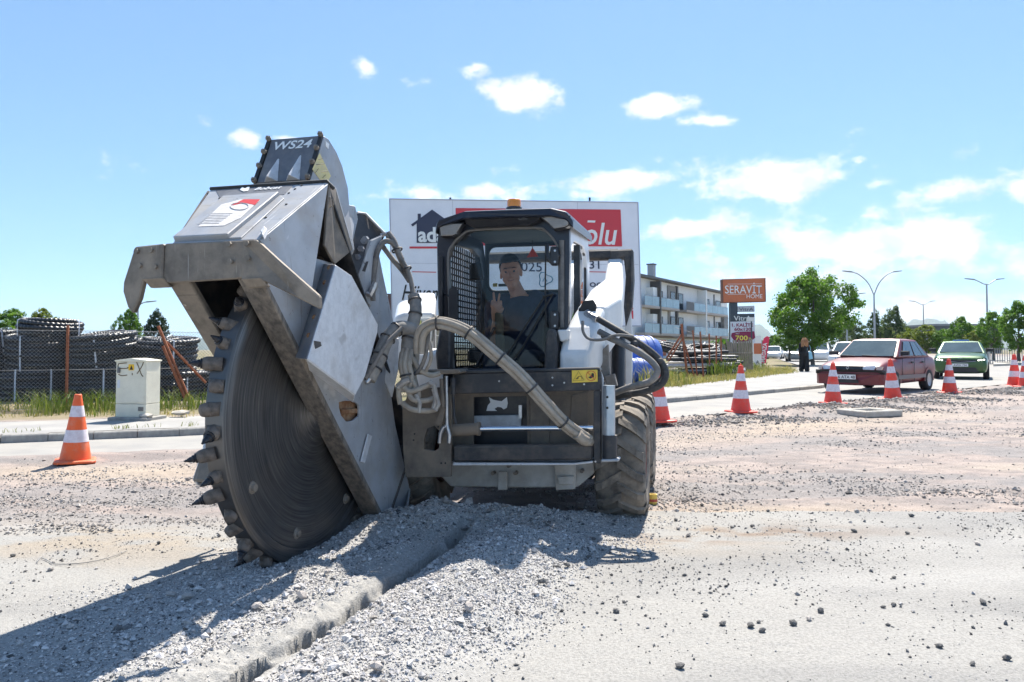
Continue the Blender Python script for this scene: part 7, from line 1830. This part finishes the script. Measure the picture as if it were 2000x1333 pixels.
ROUND = ((0, .12, .35, .65, .85, 1), (.75, 1.05, 1.1, .95, .7, .35))
TALL = ((0, .15, .4, .7, .9, 1), (.8, 1.0, 1.0, .75, .5, .25))
BUSHY = ((0, .2, .5, .8, 1), (1.0, 1.1, 1.05, .8, .45))
CROWNS = {}
def tree(px, base_py, top_py, wpx, d, label, kind='A', seed=0, crown_from=.28, trunk_r=None, name='street_tree', group='trees along the avenue'):
    base = at(px, base_py, d); top = at(px, top_py, d); base.z = max(min(base.z, .3), -.1)
    H = top.z - base.z; Wd = wpx * d / FPX
    t = thing(name, label, 'tree', base, 0, group)
    z0 = H * crown_from
    rg = random.Random(seed); r = trunk_r or (.02 * H + .04)
    mb = MB(); pts = [Vector((0, 0, -.05)), Vector((rg.uniform(-.05, .05), 0, z0 * .6)), Vector((rg.uniform(-.08, .08), 0, z0 * 1.3)), Vector((rg.uniform(-.15, .15), rg.uniform(-.1, .1), H * .72))]
    mb.tube(spline(pts, 4), [r * (1.15 - .85 * k / 12) for k in range(13)], 8)
    build(mb, 'trunk', BARK, t)
    for k in range(5):
        a = rg.uniform(0, 6.28); zz = z0 * (1.0 + .18 * k); e = Vector((math.cos(a) * Wd * .33, math.sin(a) * Wd * .33, zz + H * .25)); mb = MB(); mb.tube(spline([Vector((0, 0, zz)), Vector((e.x * .4, e.y * .4, zz + H * .1)), e], 4), [r * (.5 - .05 * i) for i in range(9)], 6); build(mb, 'limb', BARK, t)
    key = (kind, seed % 3 if kind not in ('M',) else 0)
    if key not in CROWNS:
        prm = {'M': (430, 64, .032, ROUND, LEAF_A), 'A': (190, 46, .046, ROUND, LEAF_A), 'B': (170, 44, .040, TALL, LEAF_B), 'C': (180, 44, .048, BUSHY, LEAF_C), 'D': (180, 44, .045, TALL, LEAF_D)}[kind]
        V, Fc, tone = crown_mesh('crown', 40 + seed, prm[0], prm[1], prm[2], prm[3], prm[4], .3 if kind != 'B' else .45)
        o = np_mesh('crown', V, Fc, prm[4], t, colors=tone); CROWNS[key] = o.data
    else:
        o = bpy.data.objects.new('crown', CROWNS[key]); COL.objects.link(o); o.parent = t
    o.location = (0, 0, z0 * .85); o.scale = (Wd, Wd, H - z0 * .85); o.rotation_euler = (0, 0, seed * 1.3)
    return t
tree(1588, 718, 528, 138, 50, 'big broad green tree on the pavement above the walking woman', 'M', 1, .24, .14)
for (px, b, tp, w, d, lab, k, sd, cf) in (
        (1541, 702, 640, 60, 66, 'smaller green tree at the left foot of the big tree', 'A', 2, .3),
        (1640, 694, 606, 58, 92, 'slim pale tree right behind the big tree', 'B', 3, .2),
        (1668, 694, 622, 52, 84, 'pale green tree between big tree and tall lamp', 'B', 4, .2),
        (1712, 692, 606, 50, 80, 'thin feathery tree at the foot of the tall lamp', 'B', 5, .15),
        (1750, 692, 592, 62, 78, 'tall feathery olive green tree right of the tall lamp', 'B', 6, .12),
        (1775, 692, 643, 46, 74, 'low yellow green tree above the red sedan roof', 'C', 7, .15),
        (1808, 692, 634, 56, 72, 'yellow green tree above the gap between the two cars', 'C', 8, .15),
        (1842, 692, 642, 44, 70, 'low green tree before the dark hall', 'A', 9, .2),
        (1880, 694, 620, 56, 66, 'green tree above the green car roof', 'A', 10, .22),
        (1907, 694, 645, 44, 64, 'low yellow green tree beside the right lamp', 'C', 11, .2),
        (1940, 696, 608, 62, 60, 'broad green tree right of the straight armed lamp', 'A', 12, .22),
        (1990, 698, 590, 78, 56, 'tall green tree at the right picture edge', 'A', 13, .2),
        (2050, 698, 592, 80, 54, 'green tree just beyond the right picture edge', 'C', 14, .2),
        (1510, 700, 655, 34, 90, 'low dark tree behind the feather flag', 'A', 15, .2),
        (1730, 692, 640, 60, 90, 'low hazy tree behind the red sedan roof', 'C', 16, .1),
        (25, 700, 604, 90, 38, 'pale green tree behind the coils at the left edge', 'A', 17, .3),
        (82, 700, 603, 70, 39, 'pale green tree behind the loose top coil', 'C', 18, .3),
        (252, 700, 606, 56, 44, 'pale green tree behind the lamp post left of the saw', 'A', 19, .3),
        (306, 700, 602, 52, 46, 'dark green tree behind the left runner of the saw', 'D', 20, .2)):
    tree(px, b, tp, w, d, lab, k, sd, cf)

# grass blades and weeds in one go
GRASS = leaf_mat('verge_grass', (.10, .15, .03), (.38, .31, .15), .25)
def blades(name, label, specs, m):
    Vs, Fs, Ts, o = [], [], [], 0
    for (x, y, z, n, h, spread, tone, w) in specs:
        a = RNG.uniform(0, 6.28, n); r = spread * np.sqrt(RNG.random(n)); bx, by = x + r * np.cos(a), y + r * np.sin(a)
        hh = h * RNG.uniform(.45, 1.15, n); la = RNG.uniform(0, 6.28, n); ln = hh * RNG.uniform(.1, .8, n); ww = w * RNG.uniform(.6, 1.3, n); fa_ = RNG.uniform(0, 3.14, n)
        dx, dy = np.cos(fa_) * ww / 2, np.sin(fa_) * ww / 2
        mx_, my_ = bx + np.cos(la) * ln * .35, by + np.sin(la) * ln * .35; tx, ty = bx + np.cos(la) * ln, by + np.sin(la) * ln
        zz = np.full(n, z)
        V = np.stack([np.stack([bx - dx, by - dy, zz], -1), np.stack([bx + dx, by + dy, zz], -1), np.stack([mx_ + dx * .8, my_ + dy * .8, zz + hh * .62], -1), np.stack([mx_ - dx * .8, my_ - dy * .8, zz + hh * .62], -1), np.stack([tx, ty, zz + hh * .9], -1), np.stack([tx + dx * .1, ty + dy * .1, zz + hh * .9], -1)], 1).reshape(-1, 3)
        k = (np.arange(n) * 6)[:, None] + o
        Fs.append(np.concatenate([k + np.array([[0, 1, 2, 3]]), k + np.array([[3, 2, 5, 4]])])); Vs.append(V); o += n * 6
        Ts.append(np.repeat(np.clip(tone + RNG.normal(0, .15, n), 0, 1), 6))
    T = np.concatenate(Ts); ob = np_mesh(name, np.concatenate(Vs), np.concatenate(Fs), m, colors=np.stack([T] * 3, -1)); tag(ob, label, 'grass', kind='stuff')
def verge():
    S_ = []
    for i in range(120):     # left: green weeds in tufts before the mesh fence
        px = random.uniform(-60, 400); py = random.uniform(788, 815); q = on_ground(px, py, .1)
        tall = random.random() < .16
        S_.append((q.x, q.y, .08, 24 if tall else 12, .30 if tall else .10, .22 if tall else .3, .15 if tall else random.choice([.3, .85, .95, .9]), .012))
    for px, py in ((60, 800), (85, 797), (110, 800), (170, 800), (190, 798), (205, 800), (220, 802), (330, 800), (350, 790), (95, 806), (120, 806), (150, 802), (385, 798)):
        q = on_ground(px, py, .1); S_.append((q.x, q.y, .08, 48, .40, .26, .1, .014))
    for px, py, n in ((60, 843, 10), (235, 838, 22), (265, 836, 12), (300, 834, 14), (370, 832, 18), (15, 846, 12)):
        q = on_ground(px, py, .1); S_.append((q.x, q.y, .1, n, .07, .12, .35, .008))
    blades('weeds', 'green weeds and dry grass along the mesh fence', S_, GRASS)
    S_ = []
    for i in range(420):     # right: dry mown grass with green patches
        f = random.random(); px = 1285 + f * 260; b = np.interp(px, [1285, 1417, 1545], [757, 743, 728]); py = b - random.random() ** 1.3 * np.interp(px, [1285, 1400, 1545], [30, 22, 8]); q = on_ground(px, py, .1)
        S_.append((q.x, q.y, .08, 22, random.uniform(.10, .26), .45, random.choice([.95, .85, .9, .6, .35]), .02))
    for i in range(46):
        px = random.uniform(1395, 1440); q = on_ground(px, random.uniform(722, 738), .1); S_.append((q.x, q.y, .08, 26, random.uniform(.5, .95), .4, .1, .035))
    for i in range(40):
        px = random.uniform(1238, 1330); q = on_ground(px, random.uniform(742, 756), .1); S_.append((q.x, q.y, .08, 18, random.uniform(.25, .7), .35, random.choice([.2, .5, .8]), .02))
    for i in range(30):
        px = random.uniform(1440, 1500); q = on_ground(px, random.uniform(716, 728), .1); S_.append((q.x, q.y, .08, 20, random.uniform(.2, .45), .4, random.choice([.15, .3, .7]), .025))
    blades('dry_grass', 'dry yellow verge grass with green weeds beside the far pavement', S_, GRASS)
verge()
def hedge():
    a = at(1400, 684, 48); t = thing('hedge', 'clipped dark green hedge beneath the price board', 'hedge', Vector((a.x, a.y, 0)))
    rg = np.random.default_rng(5); n = 5200; L_ = (at(1484, 684, 50) - a)
    s = rg.random(n); P = np.stack([L_.x * s + rg.normal(0, .15, n), L_.y * s + rg.uniform(-.4, .4, n), rg.uniform(.1, 1.75, n)], -1)
    nrm = rg.normal(0, 1, (n, 3)) + np.array([0, -.5, .5]); nrm /= np.linalg.norm(nrm, axis=1)[:, None]; tt = np.cross(nrm, rg.normal(0, 1, (n, 3))); tt /= np.linalg.norm(tt, axis=1)[:, None]; b = np.cross(nrm, tt); sz = .14 * rg.uniform(.6, 1.2, (n, 1))
    V = np.stack([P - tt * sz, P + b * sz * .6, P + tt * sz, P - b * sz * .6], 1).reshape(-1, 3); tone = np.clip(rg.normal(.35, .2, n), 0, 1).repeat(4)
    np_mesh('foliage', V, np.arange(n * 4).reshape(-1, 4), LEAF_A, t, colors=np.stack([tone] * 3, -1))
hedge()
# ================================================================== people
SKIN = mat('skin', (.62, .30, .18), (.54, .25, .15), scale=14, rough=.5)
HAIRD = mat('dark_hair', (.012, .010, .010), (.02, .016, .014), scale=30, rough=.5, stretch=(1, 1, .3))
NAVYTEE = mat('navy_cotton', (.014, .022, .05), (.02, .03, .065), scale=12, rough=.9, bump=.3, bscale=14)
def blob(name, parts, voxel, material, parent, smooth=4, M=None):
    """one continuous skin grown over ellipsoids and tapered limbs"""
    mb = MB()
    for p in parts:
        if p[0] == 's': mb.sphere(p[1], 1.0, 20, 14, p[2] if isinstance(p[2], tuple) else (p[2],) * 3)
        else:
            pts, rs = p[1], p[2]
            for c, r in ((pts[0], rs[0]), (pts[-1], rs[-1])): mb.sphere(c, r, 14, 10)
            for i in range(1, len(pts) - 1): mb.sphere(pts[i], rs[i], 14, 10)
            for i in range(len(pts) - 1): mb.tube([pts[i], pts[i + 1]], [rs[i], rs[i + 1]], 14)
    if M is not None: mb.v = [tuple(M @ Vector(v)) for v in mb.v]
    o = build(mb, name, material, parent)
    rm = o.modifiers.new('skin', 'REMESH'); rm.mode = 'VOXEL'; rm.voxel_size = voxel
    sm = o.modifiers.new('soft', 'SMOOTH'); sm.factor = .5; sm.iterations = smooth
    dg = bpy.context.evaluated_depsgraph_get(); dg.update()
    me = bpy.data.meshes.new_from_object(o.evaluated_get(dg)); me.name = name
    o.modifiers.clear(); old = o.data; o.data = me; bpy.data.meshes.remove(old)
    me.materials.clear(); me.materials.append(material)
    me.polygons.foreach_set('use_smooth', [True] * len(me.polygons)); me.update()
    return o
V3 = lambda *a: Vector(a)
def operator():
    V0 = .26
    hc = U(998, 534, V0)                       # head centre in the loader frame
    org = LW(*U(1020, 700, V0)); org.z = LW(0, 0, 1.12).z
    t = thing('person', 'person in navy T-shirt seated in the cab raising two fingers', 'person', org, -MYAW)
    o0 = Vector(U(1020, 700, V0)); o0.z = 1.12
    def K(px, py, v): return U(px, py, v) - o0
    Hm = Matrix.Translation(hc - o0) @ Matrix.Rotation(rad(-7), 4, 'Y') @ Matrix.Rotation(rad(8), 4, 'Z') @ Matrix.Rotation(rad(4), 4, 'X')
    h = lambda x, y, z: Hm @ Vector((x, y, z))
    def hs(x, y, z, r): return ('s', h(x, y, z), r)
    neck = K(1012, 576, V0 + .03)
    shR, shL = K(965, 604, V0 + .03), K(1078, 590, V0 + .05)
    hand = K(969, 604, V0 - .24); elbow = K(962, 690, V0 - .12)
    handL = K(1085, 705, V0 - .3); elbL = K(1098, 680, V0 - .05)
    parts = [hs(0, .01, .035, (.079, .098, .09)), hs(0, -.03, -.02, (.066, .066, .075)), ('c', [h(0, -.035, -.06), h(0, -.06, -.098)], [.056, .036]), hs(.038, -.05, -.045, (.03, .03, .035)), hs(-.038, -.05, -.045, (.03, .03, .035)),
             ('c', [h(0, -.092, .012), h(0, -.112, -.024)], [.010, .0155]), hs(.012, -.1, -.027, (.010, .010, .008)), hs(-.012, -.1, -.027, (.010, .010, .008)), ('c', [h(-.05, -.082, .026), h(0, -.092, .026), h(.05, -.082, .026)], [.012, .013, .012]), ('c', [h(-.022, -.088, -.060), h(.022, -.088, -.060)], [.009, .009]), hs(0, -.09, -.066, (.018, .01, .006)),
             hs(.080, .015, -.008, (.010, .022, .032)), hs(-.080, .015, -.008, (.010, .022, .032)),
             ('c', [h(0, .015, -.06), neck], [.054, .060]), ('c', [neck, neck + V3(0, .02, -.10)], [.064, .085]),
             ('c', [shR, (shR + shL) / 2 + V3(0, 0, .0), shL], [.072, .10, .072]),
             ('c', [(shR + shL) / 2 + V3(0, .0, -.08), (shR + shL) / 2 + V3(0, .02, -.42)], [.128, .125]),
             ('c', [shR, elbow, hand + V3(.0, .02, -.07)], [.066, .048, .031]), ('c', [shL, elbL, handL], [.064, .047, .033])]
    body = blob('body', parts, .0075, SKIN, t, 3)
    # raised hand: palm, folded fingers and the two raised ones, thumb from the side
    fl = []
    p = hand; ax = V3(.06, -.05, 1).normalized(); sx = V3(1, .15, -.06).normalized(); fw = sx.cross(ax) * -1
    fl.append(('c', [p + ax * -.075, p + ax * -.03, p + ax * .02], [.028, .036, .036])); fl.append(('c', [p + sx * -.022 + ax * .02, p + sx * .026 + ax * .022], [.021, .021]))
    for (ox, ln, fan) in ((.012, .078, .10), (-.012, .085, -.16)):
        a = p + sx * ox + ax * .035; dv = (ax + sx * fan).normalized(); fl.append(('c', [a, a + dv * ln * .45, a + dv * ln * .75 + fw * .002, a + dv * ln], [.0105, .0098, .009, .0078]))
    for ox, ln in ((.031, .05), (-.032, .042)):
        a = p + sx * ox + ax * .03; fl.append(('c', [a, a + ax * .028 + fw * .018, a + ax * .012 + fw * .042, a - ax * .012 + fw * .036], [.0105, .010, .0095, .008]))
    a = p + sx * .034 - ax * .02; fl.append(('c', [a, a + sx * .012 + ax * .025 + fw * .022, a - sx * .006 + ax * .046 + fw * .04], [.014, .011, .009]))
    blob('hand', fl, .004, SKIN, t, 2)
    fl = []; p = handL; ax = V3(-.1, -.9, -.3).normalized(); sx = V3(1, -.1, 0).normalized(); fw = V3(0, -.3, -1).normalized()
    fl.append(('c', [p - ax * .02, p + ax * .05], [.034, .038])); fl.append(('c', [p - sx * .03 + ax * .05, p + sx * .03 + ax * .05], [.02, .02]))
    for ox, ln in ((-.03, .06), (-.01, .075), (.011, .07), (.031, .055)):
        a = p + sx * ox + ax * .065; fl.append(('c', [a, a + ax * ln * .5, a + ax * ln * .75 + fw * .022, a + ax * ln * .7 + fw * .045], [.0105, .010, .0095, .008]))
    a = p - sx * .036 + ax * .02; fl.append(('c', [a, a - sx * .016 + ax * .03 + fw * .012, a - sx * .006 + ax * .055 + fw * .026], [.014, .011, .009]))
    blob('hand', fl, .004, SKIN, t, 2)
    # shirt with short sleeves and a V neck
    mid = (shR + shL) / 2
    tee = [('c', [shR + V3(.005, 0, -.002), mid + V3(0, .005, -.012), shL + V3(-.005, 0, -.002)], [.082, .108, .082]), ('c', [mid + V3(0, 0, -.08), mid + V3(0, .02, -.44)], [.168, .166]),
           ('c', [shR, shR.lerp(elbow, .62)], [.080, .066]), ('c', [shL, shL.lerp(elbL, .62)], [.078, .064]), ('c', [neck + V3(-.05, .02, -.045), shR.lerp(neck, .5)], [.05, .07]), ('c', [neck + V3(.05, .02, -.045), shL.lerp(neck, .5)], [.05, .07])]
    blob('t_shirt', tee, .009, NAVYTEE, t, 4)
    jeans = [('c', [mid + V3(-.09, -.02, -.44), mid + V3(-.14, -.42, -.42), mid + V3(-.13, -.46, -.70)], [.10, .075, .055]), ('c', [mid + V3(.09, -.02, -.44), mid + V3(.14, -.42, -.42), mid + V3(.13, -.46, -.70)], [.10, .075, .055]), ('c', [mid + V3(-.08, 0, -.44), mid + V3(.08, 0, -.44)], [.12, .12])]
    blob('trousers', jeans, .012, mat('dark_denim', (.02, .03, .055), rough=.9), t, 3)
    # hair: cap that leaves the forehead free
    mb = MB(); nu, nv = 36, 18; vs = []; fs = []
    for j in range(nv + 1):
        th = math.pi * .62 * j / nv
        for i in range(nu):
            a = 2 * math.pi * i / nu; vs.append(Vector((math.sin(th) * math.cos(a), math.sin(th) * math.sin(a), math.cos(th))))
    for j in range(nv):
        for i in range(nu):
            k = (i + 1) % nu; c = (vs[j * nu + i] + vs[(j + 1) * nu + k]) / 2
            lim = .42 if c.y < -.55 else (-.05 if c.y < .1 else -.35)
            if c.y < .1 and c.y >= -.55: lim = .42 - (c.y + .55) * .62
            if c.z > lim: fs.append((j * nu + i, (j + 1) * nu + i, (j + 1) * nu + k, j * nu + k))
    for i, v in enumerate(vs): vs[i] = h(v.x * .090, .012 + v.y * .108, .044 + v.z * (.108 + .006 * math.sin(i * 1.7)))
    mb.add(vs, fs, True); hr = build(mb, 'hair', HAIRD, t); sd = hr.modifiers.new('thick', 'SOLIDIFY'); sd.thickness = .012; sd.offset = -1
    for s in (-1, 1):
        mb = MB(); mb.tube([h(s * .018, -.099, .030), h(s * .036, -.097, .036), h(s * .056, -.082, .030)], [.0022, .003, .0018], 6); build(mb, 'eyebrow', HAIRD, t)
        mb = MB(); mb.sphere(h(s * .032, -.086, .008), .0095, 10, 8); ey = build(mb, 'eye', mat('eye_white', (.22, .19, .17), rough=.3), t)
        mb = MB(); mb.sphere(h(s * .032, -.0925, .007), .0058, 8, 6); build(mb, 'iris', INKBLACK, ey)
    mb = MB(); mb.tube([h(-.024, -.094, -.060), h(0, -.101, -.064), h(.024, -.094, -.058)], [.002, .003, .002], 6); build(mb, 'mouth', mat('lips', (.28, .12, .10), rough=.5), t)
operator()
def woman():
    q = at(1571, 731, 35.5); q.z = .1
    t = thing('person', 'person with long reddish hair in black walking away with a pale blue bag', 'person', q, 0)
    BLK = mat('black_dress', (.012, .012, .014), rough=.9)
    body = [('s', V3(0, 0, 1.50), (.085, .10, .115)), ('c', [V3(0, .02, 1.42), V3(0, .01, 1.33)], [.05, .055]), ('c', [V3(-.15, 0, 1.30), V3(.15, 0, 1.30)], [.06, .06]), ('c', [V3(0, 0, 1.25), V3(0, 0, 1.0), V3(0, .01, .86)], [.145, .125, .165]),
            ('c', [V3(-.09, 0, .86), V3(-.10, .04, .45), V3(-.09, .10, .09)], [.105, .075, .05]), ('c', [V3(.09, 0, .86), V3(.10, -.03, .45), V3(.09, -.08, .09)], [.105, .075, .05]), ('c', [V3(-.09, .1, .05), V3(-.09, .24, .035)], [.042, .035]), ('c', [V3(.09, -.1, .05), V3(.09, .05, .035)], [.042, .035]),
            ('c', [V3(-.18, 0, 1.29), V3(-.23, -.02, 1.03), V3(-.19, .10, .84)], [.05, .042, .034]), ('c', [V3(.18, 0, 1.29), V3(.24, .0, 1.06), V3(.20, .18, .95)], [.05, .042, .034]),
            ('c', [V3(-.19, .10, .84), V3(-.185, .13, .76)], [.034, .022]), ('c', [V3(.2, .18, .95), V3(.19, .25, .93)], [.032, .022])]
    blob('body', body, .016, SKIN, t, 2)
    dress = [('c', [V3(-.15, 0, 1.30), V3(.15, 0, 1.30)], [.075, .075]), ('c', [V3(0, 0, 1.26), V3(0, 0, 1.0), V3(0, .01, .86)], [.16, .14, .18]), ('c', [V3(-.18, 0, 1.29), V3(-.23, -.02, 1.03), V3(-.20, .06, .90)], [.064, .056, .048]), ('c', [V3(.18, 0, 1.29), V3(.24, .0, 1.06), V3(.22, .12, .99)], [.064, .056, .048]),
             ('c', [V3(-.09, 0, .86), V3(-.11, .04, .45), V3(-.10, .10, .08)], [.125, .11, .115]), ('c', [V3(.09, 0, .86), V3(.11, -.03, .45), V3(.10, -.08, .08)], [.125, .11, .115])]
    blob('clothes', dress, .018, BLK, t, 3)
    HR = mat('reddish_hair', (.34, .15, .06), (.5, .26, .12), scale=24, rough=.6, stretch=(1, 1, .3))
    rg = random.Random(3); mb = MB()
    for i in range(90):
        a = rg.uniform(0, 6.28); s = V3(.06 * math.cos(a), .06 * math.sin(a) - .02, 1.58 + rg.uniform(-.02, .03)); e = V3(.15 * math.cos(a) * rg.uniform(.6, 1.2), -.10 + .08 * math.sin(a), rg.uniform(1.16, 1.34))
        m_ = s.lerp(e, .5) + V3(rg.uniform(-.05, .05), rg.uniform(-.07, -.02), .03); mb.tube(spline([s, m_, e], 3), .016, 5)
    hb = build(mb, 'hair', HR, t); hb['kind'] = 'stuff'
    b = thing('handbag', 'pale blue bag carried by the walking person in black', 'bag', q + V3(.26, .02, .78), 0)
    mb = MB(); mb.loft([[V3(x * .16, y * .06, -.19) for x, y in ((-1, -1), (1, -1), (1, 1), (-1, 1))], [V3(x * .13 - .03, y * .045, .17) for x, y in ((-1, -1), (1, -1), (1, 1), (-1, 1))]]); build(mb, 'pouch', mat('sky_blue_bag', (.28, .55, .68), rough=.7), b, bevel=.03)
    mb = MB(); mb.tube(spline([V3(-.12, -.03, .16), V3(-.10, -.05, .42), V3(-.05, .0, .52), V3(.06, .03, .38), V3(.08, .03, .16)], 4), .01, 5); build(mb, 'strap', mat('sky_blue_bag', (.28, .55, .68)), b)
woman()

# ------------------------------------------------------------------ small things on the ground
def manhole():
    q = on_ground(1698, 811, -.04); t = thing('manhole_frame', 'concrete manhole frame standing proud in the milled lane', 'manhole', Vector((q.x, q.y, -.05)), rad(22))
    o_ = [V3(-.44, -.34, 0), V3(.44, -.34, 0), V3(.44, .34, 0), V3(-.44, .34, 0)]; i_ = [p * .62 for p in o_]
    mb = MB(); mb.band(o_, i_, (0, 0, .11)); build(mb, 'ring', CONC_PALE, t, bevel=.015)
    mb = MB(); mb.span((-.27, -.205, .01), (.27, .205, .05)); build(mb, 'cover', CONC, t)
manhole()
q = on_ground(1275, 987, -.05); yc = thing('yellow_cap', 'small yellow plastic cap lying beside the loader wheel', 'cap', q, rad(20))
mb = MB(); mb.lathe([(.0, .0), (.034, .0), (.034, .085), (.026, .085), (.026, .02), (.0, .02)], (0, 0, 0), (0, 0, 1), 18); build(mb, 'shell', mat('yellow_plastic', (.72, .52, .10), rough=.5), yc)
mb = MB(); mb.lathe([(.035, .03), (.037, .035), (.037, .045), (.035, .05)], (0, 0, 0), (0, 0, 1), 18); build(mb, 'rim', mat('dull_red_plastic', (.5, .1, .06), rough=.5), yc)
pts = [on_ground(px, py, .008) for px, py in ((72, 1098), (80, 1090), (95, 1096), (110, 1102), (160, 1100), (210, 1090), (248, 1076))]
mb = MB(); mb.tube(spline(pts, 6), .0025, 5); tag(build(mb, 'wire', mat('dull_wire', (.25, .24, .23), rough=.5)), 'thin bent wire lying on the pale dust left of the disc', 'wire')

# ------------------------------------------------------------------ air
def air():
    mb = MB(); mb.span((-4600, -60, -33), (4600, 3900, 175)); o = build(mb, 'haze', None or bpy.data.materials.new('pale_air')); m = o.data.materials[0]; m.use_nodes = True
    N, K = m.node_tree.nodes, m.node_tree.links; N.clear(); out = N.new('ShaderNodeOutputMaterial'); v = N.new('ShaderNodeVolumePrincipled')
    v.inputs['Color'].default_value = (.72, .84, 1.0, 1); v.inputs['Density'].default_value = .00014; v.inputs['Anisotropy'].default_value = .2
    K.new(v.outputs[0], out.inputs['Volume']); tag(o, 'pale blue summer haze over the plain', 'haze', kind='stuff')
air()
